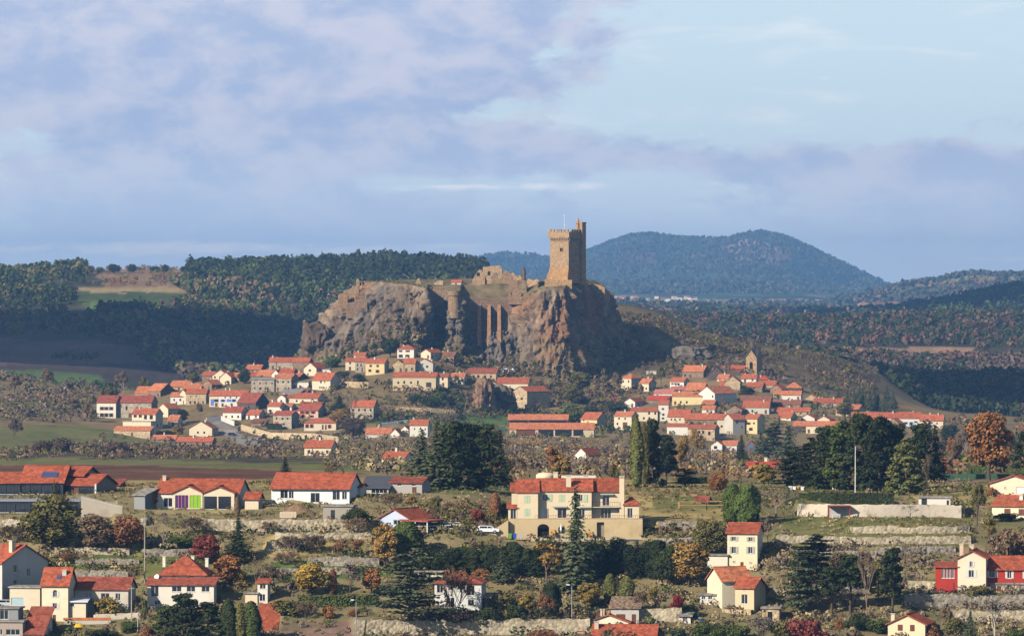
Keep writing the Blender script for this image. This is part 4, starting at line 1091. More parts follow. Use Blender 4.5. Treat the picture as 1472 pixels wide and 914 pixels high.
V('A', 'E', 962, 1088, 500, 450, 388, 38, 'D', 'M', 'big barn with wide dark red roof below the blue fronted row', 12, win=.15, chim=0, cat='barn')
V('A', 'E', 735, 810, 310, 272, 248, 15, 'B', 'R', 'brown stone cottage on the crest above the blue fronted row', 8, win=.4)
V('A', 'G', 800, 905, 302, 272, 236, 18, 'C', 'R', 'pale gable house with white verge beside the brown cottage', 9, win=.5)
V('A', 'E', 955, 1092, 245, 206, 186, 10, 'Y', 'R', 'yellow cream house highest on the farm side of the village', 8, win=.5)
V('A', 'E', 1018, 1118, 258, 232, 202, 18, 'B', 'O', 'low brown house with pale orange roof under the yellow cream house', 9, win=.3)
V('A', 'E', 1172, 1222, 232, 182, 152, 12, 'S', 'R', 'tall grey stone house end on the crest below the butte', 8, win=.4)
V('A', 'E', 1225, 1372, 236, 184, 156, 12, 'S', 'R', 'long grey stone barn on the crest below the butte', 10, win=.35, chim=0, cat='barn')
V('A', 'G', 850, 925, 332, 285, 252, 25, 'C', 'O', 'cream gable house under the pale gable with white verge', 11, win=.5)
V('A', 'E', 930, 985, 318, 285, 256, 20, 'T', 'O', 'small stone house tucked beside the cream gable house', 8, win=.3)
V('A', 'E', 1035, 1090, 300, 276, 252, 15, 'B', 'R', 'narrow brown house half hidden by the dark yew', 8, win=.3)
V('A', 'E', 1092, 1190, 292, 274, 238, 25, 'B', 'O', 'low barn with steep orange roof above the big grey house', 10, win=.1, chim=0, cat='barn')
V('A', 'G', 1190, 1240, 292, 262, 236, 20, 'W', 'O', 'small white gable wall between the orange roofs on the crest', 10, win=.4)
V('A', 'E', 1240, 1330, 285, 258, 226, 18, 'T', 'R', 'stone house with tall pale chimney below the long grey barn', 9, win=.3, chim=2)
V('A', 'S', 1055, 1208, 386, 300, 288, 6, 'S', 'G', 'big grey stone house with flat grey roof and small square windows', 9, ops=[(1072, 1080, 318, 330), (1110, 1118, 318, 330), (1150, 1158, 318, 330), (1190, 1198, 318, 330), (1075, 1083, 350, 362), (1108, 1124, 352, 364), (1160, 1170, 350, 384, 'door')], side=False, chim=0)
V('A', 'E', 1210, 1320, 376, 290, 262, 24, 'S', 'O', 'grey stone house with orange roof joined to the big grey house', 10, win=.5, chim=1)
V('A', 'S', 1240, 1365, 420, 396, 366, 20, 'B', 'G', 'grey sheet roofed shed below the big grey house', 9, win=.2, chim=0, cat='shed')
V('A', 'G', 1228, 1282, 458, 420, 400, 25, 'W', 'R', 'small white gabled house on the middle street', 8, win=.5)
V('A', 'E', 1285, 1372, 452, 420, 402, 15, 'C', 'R', 'low cream house next to the small white gable', 8, win=.5)
V('A', 'E', 1162, 1245, 522, 475, 450, 20, 'W', 'R', 'white house with red roof beside the big barn', 9, win=.5)
V('A', 'E', 1245, 1322, 505, 476, 458, 15, 'W', 'O', 'low white annex with tall tree in front on the middle street', 8, win=.4)
V('A', 'E', 1200, 1322, 622, 532, 506, 26, 'S', 'M', 'grey stone house with arched red door near the curved road wall', 9, ops=[(1215, 1228, 548, 562), (1255, 1268, 548, 562), (1290, 1302, 548, 562), (1210, 1235, 578, 612, 'garage', None, ('red_door', srgb(170, 66, 52))), (1262, 1276, 585, 598)])
V('A', 'E', 868, 992, 562, 514, 478, 24, 'W', 'M', 'white bungalow with dark red roof below the big barn', 9, win=.6)
V('A', 'E', 1020, 1108, 562, 530, 500, 24, 'W', 'R', 'white bungalow with brown porch next to the dark red roof', 9, win=.5)
V('A', 'S', 1055, 1150, 608, 582, 560, 15, 'B', 'N', 'round backed straw coloured hut behind the low green hedge', 6, win=.2, chim=0, cat='hut')
V('A', 'E', 508, 575, 605, 568, 534, 20, 'W', 'O', 'tiny white house with orange roof beside a dark round tree', 7, win=.5)
V('A', 'G', 648, 800, 672, 620, 575, 14, 'C', 'O', 'wide cream gable house with small square windows on the lower road', 12, ops=[(672, 686, 606, 620), (762, 776, 606, 620), (700, 712, 640, 654), (742, 754, 640, 654)])
V('A', 'E', 405, 560, 712, 690, 664, 10, 'B', 'O', 'long low tiled shed lowest on the farm side of the village', 8, win=.2, chim=1, cat='shed')
V('A', 'E', 565, 800, 740, 706, 678, 10, 'B', 'R', 'long low house with several small chimneys under the wide cream gable', 9, win=.3, chim=3)
# --- middle
V('B', 'E', 0, 110, 412, 366, 340, 12, 'B', 'R', 'long brown barn below the cliff foot', 10, win=.2, chim=0, cat='barn')
V('B', 'G', 75, 160, 458, 408, 372, 32, 'C', 'R', 'cream gable house with one dark square window under the cliff', 10, ops=[(108, 124, 415, 430), (98, 108, 440, 457, 'door')])
V('B', 'F', 150, 245, 452, 416, 412, 10, 'W', 'G', 'flat white garage beside the cream gable house', 6, win=.3, chim=0, cat='garage')
V('B', 'E', 130, 252, 552, 486, 436, 30, 'C', 'R', 'cream house with rows of tiny windows and big red roof in mid village', 11, ops=[(183, 194, 492, 506), (210, 218, 494, 504), (178, 186, 528, 542), (192, 200, 528, 542), (204, 212, 528, 542), (222, 228, 530, 540)])
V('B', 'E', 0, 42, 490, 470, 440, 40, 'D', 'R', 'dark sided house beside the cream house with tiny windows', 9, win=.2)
V('B', 'F', 0, 108, 545, 500, 494, 8, 'W', 'G', 'white flat fronted house with terrace beside the cream house with tiny windows', 7, win=.6, chim=0)
V('B', 'S', 0, 90, 590, 575, 545, 15, 'B', 'N', 'brown sheet roofed barn in mid village', 9, win=.1, chim=0, cat='barn')
V('B', 'E', 10, 170, 642, 605, 572, 24, 'C', 'R', 'wide cream house under the brown sheet roof', 10, win=.5)
V('B', 'E', 42, 180, 672, 652, 630, 20, 'W', 'M', 'long house with dark red roof behind the red shuttered house', 9, win=.3)
V('B', 'E', 35, 172, 735, 685, 645, 26, 'P', 'M', 'pinkish house with red shutters by the brown round tree', 10, sh='r', ops=[(58, 74, 692, 708), (92, 108, 692, 708), (130, 146, 692, 708), (60, 76, 716, 732), (120, 136, 716, 732)])
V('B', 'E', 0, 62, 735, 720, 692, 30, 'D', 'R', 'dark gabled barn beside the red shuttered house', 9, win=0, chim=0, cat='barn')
V('B', 'H', 78, 288, 818, 766, 738, 8, 'C', 'R', 'broad cream villa with hipped roof, balcony and red shutters', 10, sh='r', ops=[(92, 104, 775, 800), (122, 134, 775, 800), (195, 207, 778, 812, 'door'), (215, 227, 778, 812, 'door'), (240, 252, 778, 802)], chim=2)
V('B', 'E', 350, 414, 422, 362, 340, 8, 'C', 'R', 'cream house of the row of three under the orange tree', 8, win=.5)
V('B', 'E', 405, 480, 368, 324, 304, 8, 'W', 'R', 'white attic block rising behind the row of three', 8, win=.3, chim=2)
V('B', 'E', 414, 482, 436, 362, 334, 8, 'S', 'R', 'middle grey house of the row of three with double windows', 9, ops=[(425, 434, 380, 396), (448, 457, 380, 396), (425, 434, 405, 420), (455, 464, 405, 434, 'door')])
V('B', 'E', 482, 606, 450, 374, 346, 14, 'Y', 'R', 'yellow house of the row of three with brown shutters', 10, sh='b', ops=[(512, 520, 385, 400), (558, 566, 385, 400), (505, 515, 415, 432), (555, 567, 418, 438)])
V('B', 'H', 690, 800, 342, 282, 256, 14, 'W', 'R', 'white house with brown shutters directly under the cliff beside the red tree', 10, sh='b', ops=[(706, 718, 290, 302), (752, 766, 290, 302), (706, 720, 318, 338), (750, 764, 318, 340)])
V('B', 'G', 845, 910, 345, 306, 284, 35, 'C', 'R', 'cream gable house beside the white house under the cliff', 12, win=.4)
V('B', 'G', 655, 732, 432, 382, 354, 10, 'T', 'O', 'stone gable barn above the long tan barn', 9, win=.4, chim=0, cat='barn')
V('B', 'E', 732, 808, 432, 376, 346, 8, 'T', 'R', 'stone house with small orange roof beside the gable barn', 9, win=.5)
V('B', 'G', 806, 925, 424, 376, 346, 8, 'K', 'R', 'pale grey gable house with white doors above the long tan barn', 9, ops=[(852, 862, 375, 388), (845, 858, 395, 423, 'door', None, ('white_door', srgb(230, 230, 226))), (880, 894, 390, 405)])
V('B', 'E', 660, 944, 556, 466, 436, 10, 'A', 'R', 'long tan barn with scattered small windows and big dark doorway', 12, ops=[(690, 703, 495, 510), (730, 742, 490, 510), (775, 787, 495, 510), (820, 832, 490, 510), (880, 915, 500, 532, 'garage', None, ('dark_gate', srgb(62, 56, 62))), (690, 712, 535, 555, 'door'), (730, 745, 532, 552), (790, 820, 534, 555, 'door')], chim=2, cat='barn')
V('B', 'E', 960, 1022, 528, 466, 446, 12, 'C', 'R', 'small cream house against the gable of the long tan barn', 8, win=.4)
V('B', 'E', 1024, 1130, 498, 466, 440, 12, 'W', 'O', 'low white house with orange roof beside the long tan barn', 8, win=.4)
V('B', 'E', 985, 1062, 382, 328, 300, 22, 'B', 'N', 'brown stone house alone at the foot of the butte', 9, win=.5, chim=1)
V('B', 'E', 1146, 1340, 492, 440, 410, 12, 'T', 'M', 'long tan house with dark red roof above the rock outcrop', 11, ops=[(1185, 1200, 455, 475), (1215, 1230, 452, 470), (1260, 1275, 455, 475), (1300, 1312, 455, 470)], chim=0)
V('B', 'E', 382, 535, 742, 660, 620, 14, 'S', 'R', 'grey stone house behind the tall bare tree and blue fir', 10, win=.5, chim=0)
V('B', 'E', 482, 645, 862, 838, 800, 14, 'K', 'O', 'low bungalow with long orange roof by the green meadow', 9, win=.4)
V('B', 'G', 642, 705, 862, 838, 806, 14, 'W', 'O', 'small white gable wing of the low bungalow by the meadow', 8, win=.4, chim=0)
V('B', 'E', 772, 890, 858, 780, 746, 6, 'W', 'R', 'tall white house with red roof beside the dark fir wood', 9, ops=[(800, 808, 800, 812), (840, 848, 795, 808), (870, 878, 800, 815), (850, 860, 830, 845)], chim=1)
V('B', 'G', 710, 765, 842, 812, 786, 20, 'W', 'R', 'white gabled wing of the tall white house beside the fir wood', 9, win=.4, chim=0)
V('C', 'E', 248, 452, 578, 506, 470, 10, 'C', 'R', 'cream house with white window row and arched gate below the camper van', 10, ops=[(276, 284, 522, 545), (288, 296, 522, 545), (304, 312, 522, 545), (330, 338, 525, 545), (300, 330, 560, 577, 'garage')], chim=2)
V('C', 'G', 352, 446, 672, 560, 528, 42, 'T', 'R', 'tall tan barn with long shaded wall beside the outcrop', 20, ops=[(370, 382, 640, 668, 'door'), (405, 418, 600, 615)], chim=0, cat='barn', side=False)
V('C', 'E', 800, 905, 800, 742, 698, 34, 'Y', 'R', 'yellow cream gable house with white chimney beside the saw shed', 11, ops=[(815, 823, 742, 756), (842, 850, 755, 772)], chim=1)
V('C', 'E', 1018, 1132, 812, 722, 692, 22, 'C', 'O', 'cream house with brown arched door beside the yellow cream gable', 11, ops=[(1045, 1056, 732, 744), (1085, 1096, 732, 744), (1075, 1105, 762, 800, 'door'), (1035, 1046, 765, 780)], chim=1)
# saw shed
V('C', 'E', 322, 715, 800, 745, 712, 4, 'D', 'O', 'upper long saw shed with open dark front and orange roof', 10, ops=[(335, 450, 752, 798, 'win'), (460, 580, 752, 798, 'win'), (590, 705, 752, 798, 'win')], chim=0, cat='shed')
V('C', 'E', 330, 885, 856, 806, 768, 4, 'A', 'O', 'lower long saw shed with stacked timber under its orange roof', 9, ops=[(375, 500, 800, 850, 'garage'), (520, 620, 812, 852, 'win'), (630, 740, 812, 852, 'win'), (750, 815, 812, 852, 'win')], chim=0, cat='shed')
# --- church side of the village
V('D', 'H', 58, 125, 368, 290, 262, 40, 'C', 'O', 'square cream house with hipped roof in front of the dark cliff shadow', 10, win=.5)
V('D', 'E', 180, 240, 376, 322, 294, 35, 'C', 'O', 'small cream house with orange roof beside the square hipped house', 8, win=.5)
V('D', 'F', 225, 290, 264, 242, 238, 10, 'K', 'G', 'tiny flat shed on the slope above the orange roofs', 4, win=.4, chim=0, cat='shed')
V('D', 'E', 462, 598, 290, 246, 208, 24, 'B', 'O', 'brown house with two pale chimneys at the top of the church side of the village', 10, win=.4, chim=2)
V('D', 'E', 380, 470, 356, 312, 288, 24, 'W', 'R', 'white house with dark band of windows high beside the church', 8, ops=[(388, 405, 322, 332), (408, 425, 322, 332), (428, 440, 322, 332)], chim=0)
V('D', 'G', 626, 735, 302, 268, 220, 10, 'D', 'N', 'dark slated gable barn beside the church nave', 12, win=0, chim=0, cat='barn')
V('D', 'E', 690, 760, 310, 292, 266, 20, 'C', 'O', 'low house with orange roof in front of the church nave', 8, win=.3)
V('D', 'G', 738, 840, 366, 318, 276, 10, 'T', 'O', 'tan stone gable barn below the church nave', 10, win=.2, chim=1, cat='barn')
V('D', 'E', 850, 945, 322, 292, 266, 12, 'W', 'R', 'white house with red roof under the church tower', 8, win=.5)
V('D', 'H', 958, 1028, 318, 298, 272, 10, 'B', 'K', 'low house with bright red pyramid roof beside the church tower', 8, win=.4)
V('D', 'E', 482, 600, 400, 368, 322, 18, 'B', 'O', 'house with broad orange roof above the big gabled barn', 11, win=.2, chim=0)
V('D', 'G', 570, 672, 466, 390, 346, 44, 'W', 'O', 'big gabled barn with white gable and long dark shaded side', 19, win=.3, chim=0, cat='barn', side=False)
V('D', 'E', 382, 482, 395, 364, 346, 16, 'B', 'P', 'low pink roofed barn below the white house with dark windows', 8, win=.2, chim=0, cat='barn')
V('D', 'E', 276, 400, 412, 390, 366, 16, 'W', 'P', 'white house with pale pink roof on the street below the church', 8, win=.3, chim=0)
V('D', 'E', 394, 590, 466, 408, 380, 14, 'Y', 'O', 'long yellow house with orange roof on the street below the church', 10, win=.35, chim=1)
V('D', 'E', 232, 370, 452, 432, 406, 16, 'B', 'K', 'bright red roofed barn behind the white L shaped house', 9, win=.1, chim=0, cat='barn')
V('D', 'G', 80, 150, 482, 446, 422, 26, 'W', 'R', 'white gable end of the L shaped house with white long side', 15, win=.2, chim=0)
V('D', 'E', 120, 298, 572, 508, 486, 10, 'C', 'R', 'cream house with brown door below the white L shaped house', 9, win=.4, chim=1)
V('D', 'E', 304, 370, 572, 462, 438, 6, 'W', 'R', 'tall narrow white house with three rows of square windows', 8, ops=[(326, 342, 486, 498), (328, 344, 522, 536), (326, 342, 548, 560)], chim=0)
V('D', 'E', 366, 505, 586, 542, 498, 14, 'C', 'R', 'cream house with dark small windows beside the long red roof', 9, ops=[(385, 394, 555, 568), (408, 418, 555, 568), (440, 450, 555, 568)])
V('D', 'E', 476, 692, 604, 560, 522, 6, 'B', 'R', 'long brown stone wing under the long red roof', 11, win=.25, chim=1)
V('D', 'E', 690, 788, 652, 560, 526, 4, 'C', 'R', 'plain cream block in the middle of the long red roof', 10, ops=[(712, 726, 600, 614), (755, 769, 600, 614)], chim=1)
V('D', 'E', 792, 872, 660, 562, 526, -32, 'K', 'R', 'angled grey shaded block under the long red roof', 10, ops=[(815, 827, 570, 590), (850, 860, 605, 620)], chim=0)
V('D', 'E', 872, 952, 655, 556, 526, 26, 'Y', 'R', 'yellow cream house with brown shutters closing the long red roof', 11, ops=[(888, 902, 580, 596, 'win', 'b'), (925, 937, 580, 592), (905, 917, 615, 635, 'win', 'b')], chim=1)
V('D', 'E', 360, 498, 662, 606, 588, 10, 'W', 'R', 'white cottage beside the arched stone house', 8, win=.4, chim=0)
V('D', 'E', 500, 672, 694, 622, 598, 18, 'T', 'R', 'pale stone house with a row of arched windows below the long red roof', 10, ops=[(530, 545, 635, 655), (565, 580, 635, 655), (590, 605, 635, 655), (630, 645, 640, 665), (520, 545, 665, 690, 'door')], chim=1)
V('D', 'E', 590, 672, 528, 494, 472, 16, 'W', 'O', 'small white cube house between the big barn and the long red roof', 7, win=.4, chim=0)
V('D', 'E', 590, 668, 482, 460, 434, 20, 'B', 'O', 'low orange roof just under the big gabled barn', 8, win=.2, chim=0)
V('D', 'E', 845, 1040, 482, 436, 404, 8, 'D', 'N', 'wide dark barn with brown roof in the middle of the church side of the village', 11, win=.2, chim=0, cat='barn')
V('D', 'E', 858, 1030, 524, 480, 442, 10, 'K', 'R', 'pale house with hooked gable under the wide dark barn', 10, win=.4)
V('D', 'G', 756, 850, 524, 498, 472, 30, 'B', 'N', 'pair of small dark gabled sheds beside the hooked gable house', 8, win=.1, chim=0, cat='shed')
V('D', 'E', 1060, 1238, 436, 400, 374, 10, 'W', 'O', 'long white house with orange roof beside the church', 9, win=.4, chim=0)
V('D', 'H', 1136, 1244, 372, 352, 320, 10, 'D', 'O', 'dark low house with orange hipped roof on the scrub slope past the church', 9, win=.2, chim=0)
V('D', 'E', 1046, 1236, 488, 460, 434, 12, 'B', 'N', 'long brown roofed house under the long white house', 9, win=.3, chim=1)
V('D', 'E', 1066, 1300, 532, 508, 484, 8, 'T', 'R', 'very long low house with thin red roof in the church side of the village', 8, win=.3, chim=1)
V('D', 'E', 1082, 1172, 566, 550, 516, 24, 'C', 'R', 'gabled house with shaded end in front of the very long low house', 10, win=.3)
V('D', 'G', 1232, 1330, 572, 556, 530, 14, 'W', 'R', 'wide white gable in front of the very long low house', 12, win=.2, chim=0)
V('D', 'E', 884, 985, 372, 346, 318, 14, 'B', 'R', 'broad red roof house below the red pyramid roof', 10, win=.2, chim=1)
V('D', 'E', 700, 830, 355, 342, 310, 14, 'B', 'R', 'dark red barn roof behind the tan stone gable barn', 9, win=.1, chim=0, cat='barn')
V('D', 'E', 990, 1070, 352, 334, 308, 18, 'T', 'R', 'stone house with stepped red roofs beside the broad red roof house', 9, win=.3, chim=1)
V('D', 'G', 1040, 1112, 398, 362, 334, 26, 'B', 'R', 'brown gable house with red verge beside the dark hipped house', 9, win=.3, chim=0)
V('D', 'G', 1270, 1340, 436, 418, 396, 16, 'T', 'O', 'tan gable barn behind the long white house', 9, win=.2, chim=0, cat='barn')
V('D', 'E', 1325, 1371, 470, 448, 428, 14, 'C', 'R', 'small cream house beside the tan gable barn', 8, win=.4)
V('D', 'G', 650, 722, 772, 728, 702, 12, 'W', 'O', 'white gable end of the garden bungalow below the church side of the village', 12, ops=[(668, 690, 735, 755)], chim=0)
V('D', 'E', 722, 818, 774, 730, 702, 12, 'W', 'O', 'white garden bungalow with orange roof below the church side of the village', 9, win=.6, chim=0)
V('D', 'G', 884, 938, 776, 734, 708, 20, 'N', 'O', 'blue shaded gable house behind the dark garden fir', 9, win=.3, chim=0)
# --- far right
V('E', 'E', 136, 322, 484, 452, 423, 10, 'S', 'R', 'long grey house with row of small windows above the red roofed row', 10, ops=[(165, 172, 460, 470), (195, 202, 460, 470), (225, 232, 460, 470), (255, 262, 460, 470), (285, 292, 460, 470)], chim=2)
V('E', 'E', 282, 425, 542, 498, 464, 26, 'T', 'O', 'orange roofed stone house with shaded gable above the red roofed row', 11, win=.3, chim=0)
V('E', 'E', 386, 560, 592, 548, 514, 6, 'T', 'R', 'stone house joined to the red roofed row', 11, win=.3, chim=1)
V('E', 'E', 572, 690, 602, 550, 516, 6, 'W', 'R', 'white house with blue shutters in the red roofed row', 11, sh='u', ops=[(735 - 130, 748 - 130, 572, 586), (650, 664, 572, 590)], chim=1)
V('E', 'E', 690, 838, 606, 552, 514, 6, 'W', 'R', 'white house with blue doors in the middle of the red roofed row', 11, sh='u', ops=[(735, 748, 578, 592), (770, 783, 578, 600), (800, 812, 572, 584)], chim=1)
V('E', 'E', 834, 985, 622, 568, 530, 10, 'C', 'R', 'cream house with two chimneys that ends the red roofed row', 11, ops=[(870, 880, 582, 592), (940, 950, 582, 592)], chim=2)
V('E', 'G', 622, 690, 612, 586, 554, 34, 'B', 'O', 'small barn with shaded gable in front of the red roofed row', 9, win=0, chim=0, cat='barn')
V('E', 'E', 86, 300, 652, 603, 574, 14, 'C', 'O', 'long cream house with orange roof behind the dark cedars', 10, win=.3, chim=0)
V('E', 'E', 0, 90, 640, 603, 574, 8, 'D', 'O', 'open dark shed joined to the long cream house', 10, win=.1, chim=0, cat='shed')
V('E', 'G', 42, 140, 572, 556, 530, 14, 'W', 'R', 'white gable wall above the long cream house', 12, win=.1, chim=0)
V('E', 'G', 160, 240, 580, 570, 548, 18, 'C', 'R', 'low cream gable with pale chimney above the long cream house', 10, win=.1, chim=1)
V('E', 'E', 370, 470, 604, 584, 560, 10, 'B', 'M', 'low brown roofed shed between the long cream house and the cedars', 8, win=.1, chim=0, cat='shed')
V('E', 'E', 1015, 1290, 362, 336, 306, 8, 'W', 'M', 'long dark red barn far off beside the green field', 14, win=.15, chim=0, dmin=3900, cat='barn')

REG['M'] = (380, 640); REG['N'] = (489, 633)
V('M', 'E', 262, 440, 95, 40, -5, 14, 'C', 'R', 'cream house with red roof standing alone below the curved village wall', 9, dmin=2300, win=.5)
V('N', 'E', 174 * 1.562, 268 * 1.562, 96 * 1.562, 78 * 1.562, 50 * 1.562, 22, 'W', 'R', 'small white house with turquoise shutters alone in the fields beside the fir group', 9, dmin=1500, sh='u', win=.6)
V('N', 'G', 985 * 1.562, 1040 * 1.562, 78 * 1.562, 60 * 1.562, 32 * 1.562, 30, 'W', 'R', 'small white gable house among the scrub behind the villa', 10, dmin=1500, win=.3)
V('D', 'E', 880, 1060, 915, 892, 862, 12, 'C', 'K', 'low house with bright red roof hidden behind the golden tree', 8, dmin=1400, win=.3)
def church():
    D = hit(880 + 912 / 4.57, 480 + 262 / 4.57, 3100, 4200).y
    q = lambda x, y: at(880 + x / 4.57, 480 + y / 4.57, D)
    s = D / F / 4.57
    base = q(950, 262)
    yaw = math.radians(30)
    root = empty('church', base, -yaw); tag(root, 'village church with stone bell tower, steep gablets and dark spire', 'church')
    m = wallmat(srgb(170, 140, 104), True); md = mat('slate', srgb(62, 58, 60), .8, .15, .5)
    w = 70 * s / math.cos(yaw); h = (262 - 158) * s; g = (158 - 106) * s
    mb = MB(); f = 4.0
    # tower with an arched bell opening on the lit face
    ax0, ax1, az0, az1 = -w * .66, -w * .36, (262 - 232) * s, (262 - 198) * s
    Tf = lambda x, z, e: (x - w, e, z)
    wall_face(mb, w, h, [(ax0 + w, ax1 + w, az0, az1)], Tf, f, .8)
    mb.poly([(0, 0, -f), (0, w, -f), (0, w, h), (0, 0, h)]); mb.poly([(-w, w, -f), (-w, 0, -f), (-w, 0, h), (-w, w, h)]); mb.poly([(0, w, -f), (-w, w, -f), (-w, w, h), (0, w, h)])
    for pts in ([(-w, 0, h), (0, 0, h), (-w / 2, 0, h + g)], [(0, 0, h), (0, w, h), (0, w / 2, h + g)], [(0, w, h), (-w, w, h), (-w / 2, w, h + g)], [(-w, w, h), (-w, 0, h), (-w, w / 2, h + g)]): mb.poly(pts)
    mb.build('tower', m, root)
    v = MB(); v.box(ax0 + .05, ax1 - .05, .65, .75, az0, az1); lo = v.build('belfry_opening', MATS['void_dark'], root)
    v = MB(); n = 8; c = (ax0 + ax1) / 2; rr = (ax1 - ax0) / 2
    v.prism([(c + rr * math.cos(t), az1 + rr * 1.2 * math.sin(t)) for t in np.linspace(0, math.pi, n)], -.06, .0); v.build('arch_head', MATS['void_dark'], lo)
    # steep cross roof and spire
    v = MB(); top = (262 - 56) * s
    C_ = (-w / 2, w / 2)
    ap = [(-w / 2, -.2, h + g), (.2, w / 2, h + g), (-w / 2, w + .2, h + g), (-w - .2, w / 2, h + g)]
    co = [(-w - .2, -.2, h), (.2, -.2, h), (.2, w + .2, h), (-w - .2, w + .2, h)]
    pk = (C_[0], C_[1], top - 3)
    for i in range(4):
        j = (i + 1) % 4
        v.poly([co[j], ap[j], pk]); v.poly([ap[i], co[j], pk])
    sp = v.build('spire', md, root)
    v = MB(); v.lathe([(w * .2, h + g * .5), (w * .2, top - 6), (w * .26, top - 5.8), (.05, top + 1)], 8, C_); v.build('lantern', md, root)
    v = MB(); v.tube([(C_[0], C_[1], top - .5), (C_[0], C_[1], top + 3)], [.18, .08], 5); v.box(C_[0] - .6, C_[0] + .6, C_[1] - .08, C_[1] + .08, top + 1.1, top + 1.3); v.build('cross', md, sp)
    # nave running left
    v = MB(); nl = 200 * s; nh = (262 - 236) * s; nw = 10
    v.box(-w - nl, -w + .01, 2, 2 + nw, -f, nh + 1.0); v.build('nave_wall', wallmat(srgb(186, 158, 122), True), root)
    v = MB(); e0 = nh + .6; rz = (262 - 208) * s
    for y0, y1 in ((1.4, 2 + nw / 2), (2.6 + nw, 2 + nw / 2)):
        p = [(-w - nl - .4, y0, e0), (-w, y0, e0), (-w, y1, rz), (-w - nl - .4, y1, rz)]
        if y0 > y1: p = [p[1], p[0], p[3], p[2]]
        v.hexa(p + [(a, b, c + .2) for a, b, c in p])
    v.build('nave_roof', roofmat(RC['R']), root)
    v = MB(); p = [(-w - nl * .65, -3, nh - 1.6), (-w + .0, -3, nh - 1.6), (-w, 1.95, nh + .35), (-w - nl * .65, 1.95, nh + .35)]
    v.hexa(p + [(a, b, c + .2) for a, b, c in p]); v.build('aisle_roof', roofmat(RC['M']), root)
    v = MB(); v.box(-w - nl * .65, -w - .01, -2.6, 1.9, -f, nh - 1.5); v.build('aisle_wall', wallmat(srgb(186, 158, 122), True), root)
church()
# ------------------------------------------------------------------ the near hillside: houses
K2 = 5.7125
FR = {'F1': (0, 640), 'F2': (200, 640), 'F3': (380, 640), 'F4': (560, 640), 'F5': (720, 660), 'F6': (920, 640), 'F7': (1080, 640), 'F8': (1232, 640), 'F9': (0, 754), 'F10': (200, 754),
      'F11': (400, 754), 'F12': (580, 754), 'F13': (780, 754), 'F14': (980, 754), 'F15': (1232, 754)}
def merge(main, *wings):
    bpy.context.view_layer.update()
    for w in wings:
        M = main.matrix_basis.inverted() @ w.matrix_basis
        for c in list(w.children):
            B = c.matrix_basis.copy(); c.parent = main; c.matrix_parent_inverse.identity(); c.matrix_basis = M @ B
        bpy.data.objects.remove(w)
    return main
def fh(reg, typ, xl, xr, yb, ye, yr, yaw, wall, roof, label, dep=8.0, ops=(), side=(), sh=None, chim=(), D=None, dD=0.0, **kw):
    ox, oy = FR[reg]; k = K2
    f = lambda x: ox + x / k
    g = lambda y: oy + y / k
    p = hit((f(xl) + f(xr)) / 2, g(yb), 985, 1400) if D is None else at((f(xl) + f(xr)) / 2, g(yb), D)
    if dD: p = at((f(xl) + f(xr)) / 2, g(yb), p.y + dD)
    s = p.y / F / k; a = math.radians(yaw)
    w = (xr - xl) * s / math.cos(a); h = (yb - ye) * s; r = max(.3, (ye - yr) * s)
    o = [((q[0] - xl) * s / math.cos(a), (q[1] - xl) * s / math.cos(a), max(.03, (yb - q[3]) * s), min(h - .08, (yb - q[2]) * s)) + tuple(q[4:]) for q in ops]
    o = [(max(.1, q[0]), min(w - .1, q[1])) + q[2:] for q in o]
    kw.setdefault('detail', True)
    root = house(p, w, dep, h, r, typ, a, wall, roof, label, o, [tuple(q) for q in side], chim=chim, shutter=sh, **kw)
    root['D'] = p.y; del root['D']
    return root, p, s
DGLASS = mat('dark_facade', srgb(44, 52, 66), .35, .12, .4, spec=.5)

# modern dark house on the left
a, p, s = fh('F1', 'E', 165, 520, 405, 302, 183, 6, 'N', 'F', 'low modern house with dark glass front, orange roofs and solar panel', 13, ops=[(175, 235, 325, 400), (245, 325, 325, 400), (335, 420, 325, 400), (430, 490, 330, 400)], wallm=DGLASS, dark=True)
b, _, _ = fh('F1', 'E', -120, 165, 405, 306, 236, 6, 'N', 'F', 'x', 10, ops=[(-60, 40, 320, 400), (50, 150, 320, 400)], D=p.y + .6, wallm=DGLASS, dark=True)
c, _, _ = fh('F1', 'E', 520, 786, 425, 326, 250, 20, 'N', 'F', 'x', 11, ops=[(600, 640, 345, 420, 'door'), (650, 770, 350, 420)], D=p.y + .3, wallm=DGLASS, dark=True)
d, _, _ = fh('F1', 'E', 545, 690, 300, 245, 184, 20, 'N', 'F', 'x', 8, D=p.y + 4.5, wallm=DGLASS, dark=True, foot=6)
house_modern = merge(a, b, c, d)
rootM = house_modern
sl = (119 * s) / 6.5
def on_roof(x, y): return (x, y, 103 * s + y * sl + .24)
pv = MB(); x0, x1 = (325 - 342) * s, (460 - 342) * s
pv.hexa([on_roof(x0, 1.6), on_roof(x1, 1.6), on_roof(x1, 3.6), on_roof(x0, 3.6)] + [(x, y, z + .12) for x, y, z in (on_roof(x0, 1.6), on_roof(x1, 1.6), on_roof(x1, 3.6), on_roof(x0, 3.6))])
pv.build('solar_panel', mat('solar_glass', srgb(70, 84, 118), .25, .1, 1.0, spec=.6), rootM)
q = MB(); q.box(445 * s, 458 * s, -.6, -.3, -3, 90 * s); q.build('white_post', M_WHITE, rootM)
a, p, s = fh('F1', 'F', -60, 650, 555, 460, 410, 4, 'N', 'G', 'flat roofed dark glass pavilion below the modern house', 9, ops=[(-40, 110, 475, 550), (125, 235, 475, 550), (250, 420, 475, 550), (440, 640, 475, 550)], wallm=DGLASS, dark=True, roofm=mat('zinc', srgb(150, 152, 156), .6, .1), cat='pavilion')
